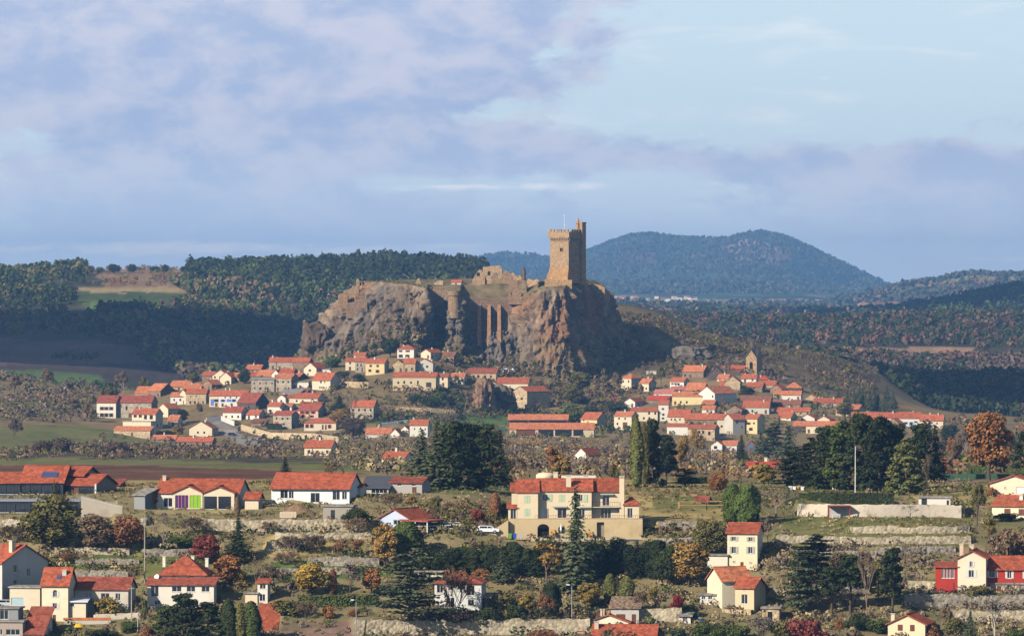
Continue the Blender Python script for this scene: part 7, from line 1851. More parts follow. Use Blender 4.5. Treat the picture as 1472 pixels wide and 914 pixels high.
T('cypress', 341, 742, 28, 9, 'brown', 'brown column shrub against the shaded gable of the twin gabled house', 'shrub')
T('twigs2', 391, 767, 18, 34, 'brown', 'brown bush leaning on the pale terrace wall below the bungalow', 'bush')
T('spruce', 410, 684, 28, 18, 'dk', 'small dark conifer behind the white bungalow roof')
T('twigs', 418, 796, 26, 36, 'dkbrown', 'dark purple brown bush on the dry terrace below the bungalow', 'bush')
T('twigs2', 454, 795, 26, 36, 'dkbrown', 'second dark brown bush on the dry terrace below the bungalow', 'bush')
T('wisp', 492, 798, 22, 34, 'rust', 'russet hedge bush on the dry terrace', 'bush')
T('wisp2', 522, 798, 22, 34, 'rust', 'russet bush with bare tips next to the olive orange tree', 'bush')
T('twigs', 410, 812, 18, 34, 'brown', 'low brown bush beside the strip of green grass', 'bush')
T('bush2', 512, 752, 26, 38, 'dk', 'dark evergreen bush beside the grey garden block', 'bush')
T('twigs2', 514, 771, 26, 42, 'brown', 'brown bush where the terrace walls below the bungalow end', 'bush')
T('bare', 493, 690, 34, 40, 'grey', 'bare tree with pale trunk in the field behind the bungalow')
T('wisp', 478, 690, 24, 30, 'brown', 'brown bare tree beside the pale trunked tree in the field')
T('round3', 553, 815, 62, 36, 'ochre', 'tall olive and orange tree beside the green shrub')
T('thuja', 585, 800, 50, 44, 'green', 'dense green shrub in front of the open porch house')
T('wisp2', 592, 735, 22, 32, 'ochre', 'ochre bush below the grey bungalow', 'bush')
T('wisp2', 634, 748, 34, 42, 'olive', 'olive brown bush beside the red bush by the parked car', 'bush')
T('twigs2', 565, 735, 26, 34, 'brown', 'brown reed like bush before the dark lean-to', 'bush')
# --- the fir group behind the villa
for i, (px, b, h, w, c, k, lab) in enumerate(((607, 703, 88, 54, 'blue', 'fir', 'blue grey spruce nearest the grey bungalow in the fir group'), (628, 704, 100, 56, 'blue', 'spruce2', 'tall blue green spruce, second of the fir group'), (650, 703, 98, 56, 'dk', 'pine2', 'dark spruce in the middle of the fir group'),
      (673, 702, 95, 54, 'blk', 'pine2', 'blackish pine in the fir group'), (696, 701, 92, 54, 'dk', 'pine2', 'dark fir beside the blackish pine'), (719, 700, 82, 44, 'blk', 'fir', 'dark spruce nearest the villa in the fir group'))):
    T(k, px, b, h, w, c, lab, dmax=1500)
T('wisp2', 712, 700, 42, 20, 'rust', 'rust coloured tree in front of the dark end of the fir group')
T('bare', 690, 704, 28, 26, 'brown', 'bare sapling in front of the fir group')
T('cypress', 712, 744, 36, 17, 'rust', 'rust brown cone shaped shrub beside the villa', 'shrub')
T('thuja', 722, 743, 23, 20, 'green', 'green cone shaped shrub beside the rust brown one', 'shrub')
T('bush', 686, 752, 23, 26, 'red', 'dark red bush above the parked white car', 'bush')
# --- dark hedge rows under the villa
for i, px in enumerate(range(604, 800, 15)):
    T(('thuja', 'fir', 'round2', 'pine2', 'thuja')[i % 5], px + random.uniform(-2, 2), 824 + random.uniform(-3, 3), random.uniform(34, 46), 32, 'dk', 'dark evergreen of the tall hedge below the villa drive', 'shrub', 'evergreens of the tall hedge below the villa drive', name='hedge_tree')
for i, px in enumerate(range(846, 950, 14)):
    T(('round2', 'thuja', 'fir')[i % 3], px, 830 + random.uniform(-3, 3), random.uniform(44, 56), 34, 'blk', 'blackish evergreen of the high hedge under the villa garden wall', 'shrub', 'evergreens under the villa garden wall', name='hedge_tree')
T('spruce', 828, 848, 148, 50, 'blue', 'tall lone spruce in front of the villa')
T('fir', 722, 836, 46, 34, 'blue', 'small blue spruce before the tall hedge')
T('wisp', 785, 838, 56, 62, 'ochre', 'half bare ochre tree with forked limbs beside the tall spruce')
T('twigs', 655, 884, 66, 40, 'rust', 'many stemmed reddish bare tree before the white house behind the cedar')
T('bush', 690, 833, 18, 26, 'orange', 'orange bush between the dark hedge and the white house', 'bush')
T('cedar2', 590, 892, 106, 92, 'blue', 'wide blue green cedar with layered branches beside the street')
T('round', 447, 856, 46, 42, 'yellow', 'round golden yellow tree above the green clipped hedge')
T('cypress', 478, 854, 36, 13, 'rust', 'narrow russet tree beside the golden yellow tree')
T('wisp', 503, 855, 44, 36, 'mauve', 'mauve brown half bare tree above the clipped hedge')
T('round3', 534, 853, 36, 28, 'orange', 'orange tree beside the layered cedar')
T('wisp', 395, 852, 36, 44, 'dkbrown', 'dark brown half bare tree beside the stair tower')
T('bare2', 368, 848, 46, 34, 'brown', 'bare brown tree between the orange tree and the stair tower')
T('bush3', 415, 884, 28, 36, 'olive', 'grey green bush at the stair tower end of the clipped hedge', 'bush')
T('twigs2', 440, 890, 26, 36, 'brown', 'brown bush on the low wall above the brown plot', 'bush')
T('bush', 472, 888, 20, 18, 'orange', 'small orange bush below the clipped hedge', 'bush')
T('bush3', 508, 886, 14, 14, 'rust', 'small rusty bush beside the street lamp by the brown plot', 'bush')
T('bush', 402, 873, 11, 13, 'ochre', 'low ochre ball shaped bush beside the long red roof', 'bush')
for (px, b, h, w, c, k, lab) in ((652, 900, 24, 56, 'dkbrown', 'bush2', 'dark brown bush on top of the roadside wall below the white house'), (704, 898, 26, 36, 'dk', 'bush', 'dark green bush on the roadside wall'), (726, 878, 32, 32, 'olive', 'bush3', 'grey olive bush beside the cream porch'), (757, 884, 32, 22, 'gold', 'round3', 'yellow bush beside the street lamp by the red roofs'),
      (776, 890, 36, 44, 'rust', 'wisp2', 'rust brown bush beside the yellow bush'), (745, 895, 28, 34, 'dk', 'bush2', 'dark evergreen bush below the yellow bush'), (792, 884, 46, 30, 'blk', 'thuja', 'blackish yew behind the street lamp by the red roofs'), (702, 874, 20, 16, 'gold', 'bush', 'small golden bush by the cream porch'),
      (780, 922, 22, 46, 'rust', 'bush2', 'rusty bush on the road before the roadside wall'), (845, 876, 38, 32, 'gold', 'round3', 'golden olive tree beside the tiled shed'), (860, 868, 30, 22, 'ochre', 'wisp2', 'ochre bush behind the tiled shed'), (877, 866, 42, 18, 'yelgr', 'poplar', 'yellow green column tree behind the tiled shed'),
      (901, 866, 38, 22, 'yelgr', 'cypress', 'second yellow green column tree behind the tiled shed'), (918, 878, 28, 28, 'brown', 'twigs2', 'brown bush above the tan rubble wall'), (946, 881, 32, 32, 'gold', 'wisp2', 'golden brown bush above the tan rubble wall'), (974, 878, 22, 20, 'crimson', 'bush', 'crimson bush beside the summerhouse'),
      (990, 886, 22, 26, 'green', 'bush2', 'green bush below the summerhouse'), (962, 842, 56, 42, 'dk', 'round2', 'dark olive tree under the villa annex'), (990, 843, 64, 52, 'ochre', 'round', 'large ochre and olive tree below the round olive tree')):
    T(k, px, b, h, w, c, lab, 'bush' if 'bush' in lab else 'tree')
# front row left
for (px, b, h, w, c, k, lab) in ((263, 926, 74, 56, 'dk', 'pine2', 'dark pine in front of the pyramid roofed house'), (240, 922, 52, 40, 'green', 'pine', 'lighter pine next to the dark pine before the pyramid roof'), (300, 926, 62, 48, 'dk', 'pine', 'drooping pine before the lower tiled storey'),
      (328, 926, 66, 24, 'dk', 'cypress', 'dark cypress beside the long red roof'), (345, 926, 60, 22, 'olive', 'cypress', 'olive cypress between two dark ones'), (361, 926, 62, 28, 'green', 'cypress', 'green cypress touching the long red roof'),
      (153, 882, 28, 40, 'gold', 'bush', 'spreading olive gold tree before the long barn'), (191, 842, 28, 24, 'brown', 'wisp', 'bare brown tree at the end of the long barn'), (187, 908, 20, 24, 'green', 'bush3', 'round green bush by the short white post'), (206, 906, 44, 22, 'yelgr', 'wisp2', 'thin yellow green tree before the side of the pyramid roofed house'),
      (212, 918, 22, 20, 'rust', 'bush', 'rusty bush at the foot of the thin yellow green tree'), (100, 894, 8, 18, 'green', 'bush2', 'low shrub along the brick topped wall'), (146, 914, 12, 50, 'dk', 'bush2', 'dark low hedge below the white garden wall'), (75, 906, 20, 16, 'olive', 'bush', 'olive bush by the steep red lean-to roof')):
    T(k, px, b, h, w, c, lab, 'bush' if ('bush' in lab or 'hedge' in lab or 'shrub' in lab) else 'tree')
# centre right
for (px, b, h, w, c, k, lab) in ((1032, 708, 28, 28, 'orange', 'round2', 'bright orange tree on the dry field above the guard fence'), (1053, 750, 54, 28, 'lime', 'thuja', 'bright green dense shrub behind the tall cream house, slimmer one'), (1075, 754, 58, 36, 'lime', 'thuja', 'bright green dense shrub behind the tall cream house, broader one'),
      (1049, 750, 18, 20, 'dk', 'bush', 'small dark bush at the foot of the bright green shrubs'), (1019, 798, 50, 46, 'olive', 'round2', 'round olive tree beside the tall cream house'), (1104, 784, 38, 28, 'mauve', 'wisp2', 'mauve brown tree in the shadow beside the tall cream house'), (1100, 864, 28, 22, 'brown', 'twigs2', 'brown bush in the shadow of the small tan house'),
      (1012, 920, 30, 34, 'green', 'bush', 'green hedge bush below the blue tarpaulin'), (1036, 920, 28, 34, 'green', 'bush2', 'green hedge bush below the stone base'), (1060, 920, 28, 30, 'green', 'bush3', 'green hedge bush beside the grey twiggy bush'), (1094, 922, 36, 38, 'grey', 'twigs', 'grey twiggy bush before the low stone shed'),
      (1124, 922, 38, 28, 'olive', 'bush3', 'olive bush between grey twigs and the red bush'), (1160, 924, 44, 64, 'red', 'bush2', 'large dark red bush on the road below the stone shed'), (1206, 922, 32, 26, 'orange', 'wisp2', 'orange leaved bush beside the large red bush'), (975, 920, 24, 24, 'blue', 'bush3', 'blue grey bush beside the tiny white niche'),
      (1150, 880, 92, 48, 'blue', 'cedar', 'blue green cedar beside the small tan house'), (1172, 838, 72, 76, 'dk', 'cedar2', 'dark spreading cedar on the slope under the stone terraces'), (1205, 845, 50, 40, 'brown', 'wisp', 'brown half bare tree beside the dark spreading cedar'), (1165, 872, 30, 34, 'brown', 'twigs2', 'brown twiggy bush below the dark spreading cedar'),
      (1196, 882, 70, 36, 'dk', 'pine3', 'thin dark pine beside the dark utility pole'), (1222, 880, 84, 38, 'dk', 'pine3', 'thin dark pine above the road shadow'), (1246, 904, 110, 30, 'brown', 'bare', 'tall bare dark trunk tree at the road bend'), (1262, 872, 66, 34, 'olive', 'pine', 'olive pine beside the tall bare trunk'),
      (1283, 882, 96, 44, 'dk', 'pine', 'dark round headed pine beside the red boarded house'), (1240, 830, 36, 40, 'brown', 'wisp', 'brown bare bush on the broken grey terrace'), (1300, 812, 30, 34, 'grey', 'bare2', 'grey bare fruit tree above the glazed red annex'), (1116, 743, 40, 62, 'grey', 'bare', 'wide bare grey tree beside the bright green shrubs and long white wall'),
      (1308, 745, 20, 26, 'grey', 'bare2', 'small bare espalier tree before the long white wall'), (1376, 766, 16, 18, 'brown', 'bare', 'small crooked bare tree on the terrace wall'), (1404, 756, 58, 46, 'olive', 'wisp2', 'brown olive tree where the long white wall ends'), (1417, 790, 44, 38, 'gold', 'wisp2', 'golden tree behind the pink chimneys'),
      (1450, 804, 56, 58, 'brown', 'bush2', 'big brown bush behind the red boarded wing'), (1425, 714, 16, 16, 'orange', 'bush', 'orange bush at the corner of the house with white garage door'), (1446, 748, 14, 36, 'dk', 'bush2', 'dark shrubs before the brown shuttered cream house'), (1395, 922, 46, 24, 'blue', 'spruce2', 'small blue spruce below the road wall'),
      (1430, 922, 64, 30, 'grey', 'birch', 'pale bare birch before the road wall'), (1352, 908, 34, 36, 'brown', 'wisp2', 'brown bush beside the small cream gable house'), (1372, 910, 26, 30, 'olive', 'bush', 'olive bush before the tan stone wall'), (1462, 918, 18, 40, 'green', 'bush2', 'low green bush below the pale birch and road wall'),
      (1409, 858, 20, 36, 'olive', 'bush2', 'olive shrub at the foot of the cream gable wall'), (1456, 872, 36, 40, 'grey', 'bare', 'leafless shrub before the red boarded wing'), (1338, 916, 20, 26, 'rust', 'bush', 'russet bush behind the small cream gable house'), (1233, 905, 30, 40, 'dk', 'bush2', 'dark bush under the thin pines'), (1262, 910, 26, 30, 'green', 'bush3', 'green bush beside the small cream gable house')):
    T(k, px, b, h, w, c, lab, 'bush' if ('bush' in lab or 'shrub' in lab) else 'tree')
# grove behind the beehives and further right
for (px, b, h, w, c, k, lab) in ((1142, 702, 62, 54, 'dk', 'cedar', 'flat layered cedar ending the pine grove near the beehives'), (1165, 702, 76, 52, 'dk', 'cedar', 'layered cedar, second of the pine grove'), (1188, 703, 92, 56, 'dk', 'pine2', 'dark pine of the grove beside the tall pale pole'), (1212, 704, 100, 58, 'green', 'pine2', 'greener pine of the grove just beside the tall pale pole'),
      (1240, 705, 112, 60, 'dk', 'pine2', 'tallest dark pine of the grove beside the pale pole'), (1264, 706, 108, 58, 'blk', 'pine2', 'blackish pine beside the tallest one'), (1286, 704, 96, 54, 'dk', 'pine2', 'dark pine behind the yellow green conifer'), (1303, 711, 76, 56, 'yelgr', 'pine2', 'yellow green conifer ending the grove'),
      (1333, 708, 56, 26, 'brown', 'bare2', 'bare brown tree beside the yellow green conifer'), (1322, 694, 86, 46, 'dk', 'pine2', 'dark pine rising behind the bare brown tree'), (1345, 692, 82, 40, 'dk', 'spruce2', 'dark spruce beside the rust brown trees'), (1362, 680, 50, 34, 'rust', 'wisp2', 'rust brown tree above the far clipped hedge'), (1384, 680, 48, 36, 'brown', 'wisp2', 'brown tree beside the rust brown one'),
      (1422, 690, 98, 58, 'orange', 'round', 'tall orange brown oak past the grove behind the far clipped hedge'), (1408, 679, 28, 18, 'dk', 'spruce', 'small dark fir before the orange oak'), (1432, 679, 30, 22, 'dk', 'spruce2', 'second small dark fir before the orange oak'), (1458, 682, 60, 40, 'brown', 'wisp2', 'brown tree behind the hedge past the orange oak'), (1476, 690, 70, 40, 'dk', 'pine', 'dark pine behind the house with white garage door'),
      (914, 702, 104, 20, 'yelgr', 'poplar', 'tall yellow green poplar beside the villa'), (926, 700, 92, 16, 'olive', 'poplar', 'olive poplar beside the tall yellow green one'), (938, 699, 98, 34, 'dk', 'pine2', 'dark pine beside the two poplars'), (958, 698, 74, 34, 'blk', 'pine', 'blackish pine beside the dark one beside the poplars'),
      (990, 692, 64, 34, 'ochre', 'wisp2', 'ochre half bare tree below the arched stone house'), (985, 698, 26, 42, 'blk', 'cedar2', 'flat dark cedar at the edge of the dry field'), (1098, 700, 34, 30, 'gold', 'round3', 'golden tree beside the beehives'), (1118, 676, 20, 38, 'rust', 'bush2', 'rust red hedge below the blue green conifers'),
      (786, 694, 50, 44, 'orange', 'wisp2', 'orange half bare tree behind the villa roof'), (806, 694, 40, 30, 'ochre', 'round3', 'ochre tree behind the villa round tower'), (746, 694, 36, 26, 'brown', 'wisp', 'brown bare tree behind the villa porch'), (858, 696, 40, 36, 'brown', 'bare2', 'brown bare tree behind the villa annex'), (880, 700, 30, 30, 'olive', 'wisp2', 'olive bush behind the tall chimney of the villa')):
    T(k, px, b, h, w, c, lab, 'bush' if ('bush' in lab or 'hedge' in lab) else 'tree', dmax=1700)
# --- village and mid distance
VT = [(276, 554, 18, 16, 'olive', 'round', 'olive tree on the crest above the blue fronted row'), (351, 552, 22, 18, 'dk', 'round2', 'dark yew on the upper street of the farm side of the village'), (262, 608, 20, 16, 'blk', 'round3', 'dark round tree between the tiny white house and the wide cream gable'), (236, 628, 13, 36, 'dk', 'bush2', 'dark green bush mass below the cream two storey house'),
 (256, 628, 18, 16, 'ochre', 'round', 'ochre tree beside the wide cream gable'), (282, 602, 22, 18, 'brown', 'wisp2', 'brown tree in the middle of the village street'), (178, 567, 32, 34, 'brown', 'wisp2', 'tall brown tree behind the long farmhouse'), (205, 566, 24, 28, 'olive', 'wisp2', 'olive brown tree beside the tall brown one behind the farmhouse'),
 (148, 582, 24, 18, 'dk', 'spruce2', 'dark conifer close behind the long farmhouse'), (160, 576, 20, 22, 'olive', 'round', 'olive bush close behind the long farmhouse'), (488, 594, 26, 36, 'dk', 'fir', 'dark blue fir in mid village'), (490, 612, 24, 34, 'ochre', 'round2', 'round ochre tree below the dark blue fir'), (508, 612, 48, 24, 'grey', 'bare', 'tall bare grey tree before the grey stone house'),
 (507, 630, 30, 34, 'dkbrown', 'round2', 'dark brown round tree below the tall bare one'), (540, 512, 34, 22, 'orange', 'birch', 'orange birch under the cliff'), (561, 514, 28, 20, 'dk', 'round', 'dark green tree beside the orange birch'), (577, 504, 14, 24, 'red', 'bush2', 'red tree behind the white house under the cliff'),
 (598, 582, 18, 22, 'dk', 'bush', 'dark green bush below the long tan barn door side'), (613, 584, 20, 24, 'dk', 'bush2', 'dark green bush mass below the long tan barn'), (632, 582, 22, 26, 'green', 'bush', 'green bush below the dark doorway of the long tan barn'), (650, 582, 20, 22, 'olive', 'bush3', 'olive bush between the barn and the rust outcrop'), (668, 590, 26, 26, 'brown', 'wisp2', 'brown tree beside the rust outcrop'),
 (558, 604, 16, 24, 'olive', 'bush', 'olive bush beside the grey stone house'), (492, 544, 14, 22, 'dk', 'bush2', 'dark bush beside the row of three houses'), (515, 548, 12, 18, 'dk', 'bush', 'dark hedge below the row of three houses'), (478, 528, 20, 20, 'green', 'bush3', 'green bush under the cliff'), (504, 512, 18, 20, 'dk', 'bush', 'dark bush under the cliff above the row of three'),
 (832, 566, 32, 32, 'olive', 'round', 'olive tree at the foot of the dark cliff'), (822, 580, 28, 30, 'olive', 'round2', 'second olive tree below the dark cliff'), (823, 608, 28, 38, 'yelgr', 'round2', 'round yellow olive tree beside the tall tan barn'), (866, 566, 34, 26, 'olive', 'wisp2', 'olive scrub tree in the shadow of the butte'), (882, 566, 30, 24, 'brown', 'wisp2', 'brown scrub tree beside the square hipped house'),
 (884, 592, 16, 40, 'dk', 'bush2', 'dark green bush beside the white L shaped house'), (852, 600, 18, 30, 'dk', 'bush', 'dark bush behind the yellow cream gable'), (950, 560, 34, 24, 'olive', 'wisp2', 'olive tree beside the small cream house'), (968, 534, 14, 10, 'blk', 'spruce2', 'small black fir above the church side of the village'), (1074, 568, 13, 22, 'dk', 'bush', 'dark bush in front of the tan stone gable barn'),
 (1112, 662, 56, 44, 'blue', 'cedar', 'large blue green conifer at the foot of the church side of the village'), (1134, 664, 52, 44, 'blue', 'spruce2', 'second large blue green conifer beside it'), (1094, 660, 40, 30, 'blue', 'fir', 'smaller blue green conifer beside the large ones'), (1066, 668, 44, 24, 'dk', 'spruce2', 'dark garden fir before the garden bungalow'), (995, 668, 50, 36, 'ochre', 'wisp2', 'ochre tree beside the garden bungalow'),
 (924, 640, 32, 22, 'dk', 'spruce2', 'dark fir before the cream house with the arched door'), (905, 632, 20, 18, 'green', 'wisp', 'thin green tree before the cream house with the arched door'), (1036, 576, 14, 10, 'blk', 'spruce', 'dark small fir beside the big gabled barn'), (1000, 580, 16, 16, 'dk', 'round', 'dark tree before the long yellow house'), (975, 574, 14, 14, 'olive', 'round', 'olive tree before the long yellow house'),
 (1040, 592, 20, 14, 'brown', 'wisp2', 'brown tree in the shadow of the big gabled barn'), (1215, 600, 22, 24, 'olive', 'round', 'olive tree behind the red roofed row'), (1335, 640, 34, 22, 'dk', 'spruce2', 'dark fir beside the last cream house'), (1365, 650, 40, 40, 'dk', 'pine2', 'dark pine beside the village end'), (1390, 660, 44, 34, 'brown', 'wisp2', 'brown tree beside the dark pine beyond the village end'),
 (86, 650, 26, 46, 'dkbrown', 'bush2', 'dark round bush in the field below the long farmhouse'), (60, 652, 22, 30, 'dkbrown', 'bush', 'dark bush beside the round one in the field'), (172, 652, 20, 40, 'dkbrown', 'bush2', 'dark bush on the field edge below the village'), (20, 640, 30, 36, 'dkbrown', 'wisp2', 'dark brown tree by the meadow above the modern house'),
 (62, 560, 30, 30, 'brown', 'wisp2', 'brown tree on the sunlit scrub slope beyond the farmhouse'), (20, 570, 30, 36, 'brown', 'wisp2', 'brown tree high on the sunlit scrub slope'), (100, 600, 26, 40, 'brown', 'wisp2', 'brown scrub tree at the foot of the sunlit scrub slope'), (30, 610, 24, 40, 'mauve', 'wisp2', 'mauve scrub tree above the ploughed field'), (125, 606, 26, 34, 'brown', 'wisp2', 'brown scrub tree before the long farmhouse')]
for (px, b, h, w, c, k, lab) in VT:
    T(k, px, b, h, w, c, lab, 'bush' if ('bush' in lab or 'hedge' in lab) else 'tree', dmin=1600 if b > 640 else 2900, dmax=3700)
T('cypress', 1081, 506, 16, 8, 'brown', 'bare brown tree behind the church spire', dmin=3300, dmax=3800)
for i, (px, b, h, w) in enumerate(((1218, 586, 26, 16), (1228, 590, 30, 18), (1240, 588, 28, 18), (1250, 592, 32, 18), (1262, 590, 28, 18), (1272, 592, 30, 18), (1284, 588, 26, 16), (1236, 575, 22, 15), (1256, 574, 22, 15), (1275, 576, 22, 15), (1205, 578, 20, 14))):
    T('spruce2' if i % 2 else 'fir', px, b, h, w, 'blue', 'grey green conifer in the plantation behind the red roofed row', 'tree', 'conifers of the plantation behind the village', dmin=3300, dmax=3900)
# lone crowns on the far left skyline
for i, (px, b, h, w, c) in enumerate(((128, 394, 12, 16, 'olive'), (143, 394, 10, 14, 'olive'), (164, 393, 13, 20, 'dk'), (190, 392, 12, 14, 'dk'), (223, 392, 9, 14, 'dk'), (238, 392, 11, 10, 'dk'), (266, 392, 9, 14, 'dk'), (296, 392, 9, 12, 'dk'))):
    T('round2', px, b, h, w, c, 'lone round tree standing on the skyline of the pasture hill', 'tree', 'lone trees on the pasture skyline', dmin=5400, dmax=6600)

# clipped hedges
def hedge(label, pts, h, depth, col, dmin=985, dmax=1700, leaf=.16, dens=22):
    P3 = [hit(x, y, dmin, dmax) for x, y in pts]; rng = np.random.default_rng(len(label))
    P, Nn = [], []
    o = P3[0]
    for A, B in zip(P3, P3[1:]):
        L_ = (B - A).length; n = int(L_ * (h * 2 + depth) * dens / 3)
        t = rng.random(n); u = rng.random(n)
        c = np.array(A)[None] * (1 - t)[:, None] + np.array(B)[None] * t[:, None] - np.array(o)
        f = rng.random(n) < h / (h + depth)
        y = np.where(f, 0, u * depth); z = np.where(f, u * h, h)
        bump = .12 * fbm(c[:, 0] * .8, z, 3, 3)
        P.append(np.stack([c[:, 0], c[:, 1] + y - np.where(f, bump, 0), c[:, 2] + z + np.where(f, 0, bump)], 1)); Nn.append(np.stack([rng.normal(size=n) * .5, np.where(f, -1, -.1) + rng.normal(size=n) * .3, np.where(f, .3, 1) + rng.normal(size=n) * .3], 1))
    P, Nn = np.concatenate(P), np.concatenate(Nn)
    V = cards(P, Nn, leaf * rng.uniform(.6, 1.2, len(P)), rng)
    t = rng.uniform(.7, 1.3, len(P)) * (1 + .2 * vnoise(P[:, 0] * .5, P[:, 2]))
    r = empty('hedge', o); tag(r, label, 'hedge'); link('foliage', leaf_mesh('foliage', V, t, hue_var(len(P), rng, .08)), r, color=srgb(*TC[col]))
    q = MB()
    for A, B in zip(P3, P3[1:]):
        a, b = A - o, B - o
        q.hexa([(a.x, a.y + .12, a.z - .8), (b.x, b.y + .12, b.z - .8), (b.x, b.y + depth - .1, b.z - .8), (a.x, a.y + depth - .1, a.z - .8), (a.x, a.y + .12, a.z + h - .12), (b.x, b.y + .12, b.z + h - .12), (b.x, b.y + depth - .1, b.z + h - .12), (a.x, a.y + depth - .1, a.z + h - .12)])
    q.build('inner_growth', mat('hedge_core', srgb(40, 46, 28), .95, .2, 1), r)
hedge('long clipped dark green hedge above the long white wall', [(1128, 725), (1200, 725), (1285, 725)], 2.3, 2.0, 'dk')
hedge('green clipped hedge in front of the golden yellow tree', [(428, 872), (470, 873), (545, 871)], 2.2, 1.6, 'green')
hedge('far clipped hedge above the green net fence', [(1338, 681), (1400, 681), (1484, 681)], 2.0, 1.5, 'green')
hedge('low green hedge at the top of the dry field', [(974, 696), (1000, 695), (1018, 695)], 1.6, 1.5, 'green')
hedge('low green hedge behind the beehives', [(1130, 699), (1160, 697), (1186, 699)], 2.0, 2.0, 'green')
hedge('dark low hedge by the curved road wall in the village', [(384, 617), (405, 618)], 3.2, 2, 'blk', 2950, 3600, .4, 10)
def net():
    A, B = hit(1340, 690, 985, 1700), hit(1484, 690, 985, 1700); r = empty('net_fence', A); tag(r, 'dark green net fence under the far clipped hedge', 'fence')
    d = B - A; m = mat('green_net', srgb(58, 86, 68), .9, .12, .8); q = MB()
    q.hexa([(0, 0, -.3), (d.x, d.y, d.z - .3), (d.x, d.y + .06, d.z - .3), (0, .06, -.3), (0, 0, 1.5), (d.x, d.y, d.z + 1.5), (d.x, d.y + .06, d.z + 1.5), (0, .06, 1.5)]); q.build('net', m, r)
    for i in range(12):
        c = d * (i / 11); q = MB(); q.box(c.x - .05, c.x + .05, c.y - .12, c.y - .02, c.z - .4, c.z + 1.7); q.build('post', mat('green_post', srgb(48, 70, 56), .7, .1), r)
net()
# ------------------------------------------------------------------ woods, scrub and ground growth that nobody could count
def scatter(name, zones, n_cards, seed, label=None, dens_wob=40.0):
    """zones: (polygon in photo columns/rows, near, far distance, count, height range, width factor, colours, shape)"""
    rng = np.random.default_rng(seed)
    AV, AC = [], []
    for poly, d0, d1, cnt, (h0, h1), wf, cols, shape in zones:
        a = np.array(poly, float); x0, x1 = a[:, 0].min(), a[:, 0].max()
        px = rng.uniform(x0, x1, cnt * 12); D = np.sqrt(rng.uniform(d0 ** 2, d1 ** 2, cnt * 12))
        z = H(px, D); py = HOR - z * F / D
        ok = inpoly(px, py, poly)
        xw = (px - CX) * D / F
        ok &= rng.random(len(px)) < np.clip(.75 + 1.0 * fbm(xw / dens_wob, D / (dens_wob * 2.0), seed, 3), .12, 1)
        idx = np.nonzero(ok)[0][:cnt]
        px, D, z, xw = px[idx], D[idx], z[idx], xw[idx]; n = len(px)
        if n == 0: continue
        h = rng.uniform(h0, h1, n); w = h * wf * rng.uniform(.8, 1.25, n)
        cols_ = np.array([srgb(*TC[c]) if isinstance(c, str) else srgb(*c) for c in cols]); 
        ci = np.clip(((fbm(xw / 70, D / 140, seed + 5, 2) * .5 + .5) * len(cols_) + rng.normal(size=n) * .9).astype(int), 0, len(cols_) - 1)
        C = cols_[ci] * rng.uniform(.75, 1.25, (n, 1))
        k = n_cards
        u = rng.random((n, k)); ang = rng.uniform(0, 6.283, (n, k))
        if shape == 'cone':
            R = .5 * (1 - u) ** .8 + .03; zz = .06 + .94 * u; nz = np.full((n, k), .45)
        elif shape == 'pine':
            zz = .25 + .75 * u; R = .5 * np.sin(np.pi * np.clip(.1 + .9 * u, 0, 1)) ** .7; nz = np.full((n, k), .6)
        else:
            th = np.arccos(1 - 1.5 * u); zz = .42 + .55 * np.cos(th) * .98; R = .5 * np.sin(th); nz = np.cos(th) + .1
        lump = 1 + rng.normal(size=(n, k)) * .16
        P = np.stack([R * np.cos(ang) * w[:, None] * lump, R * np.sin(ang) * w[:, None] * lump, zz * h[:, None] * (1 + rng.normal(size=(n, k)) * .05)], -1)
        Nn = np.stack([np.cos(ang), np.sin(ang), nz], -1) + rng.normal(size=(n, k, 3)) * .4
        P += np.stack([xw, D, z - .1], -1)[:, None, :]
        size = (h[:, None] * (.5 if k < 16 else .34) * np.sqrt(16 / k) * .5) * rng.uniform(.6, 1.2, (n, k)) * np.minimum(1, wf * 1.4)
        V = cards(P.reshape(-1, 3), Nn.reshape(-1, 3), size.ravel(), rng)
        tone = rng.uniform(.78, 1.2, (n, k, 1)) * C[:, None, :]
        AV.append(V); AC.append(np.repeat(tone.reshape(-1, 3), 4, axis=0))
    V = np.concatenate(AV); C = np.concatenate(AC)
    me = np_mesh(bpy.data.meshes.new(name), V, np.arange(len(V)).reshape(-1, 4), M_MIX); vcol(me, 'tone', C)
    o = link(name, me); tag(o, label, None, None, 'stuff'); return o
ALLX = lambda y0, y1, a=-200, b=1680: [(a, y0), (b, y0), (b, y1), (a, y1)]
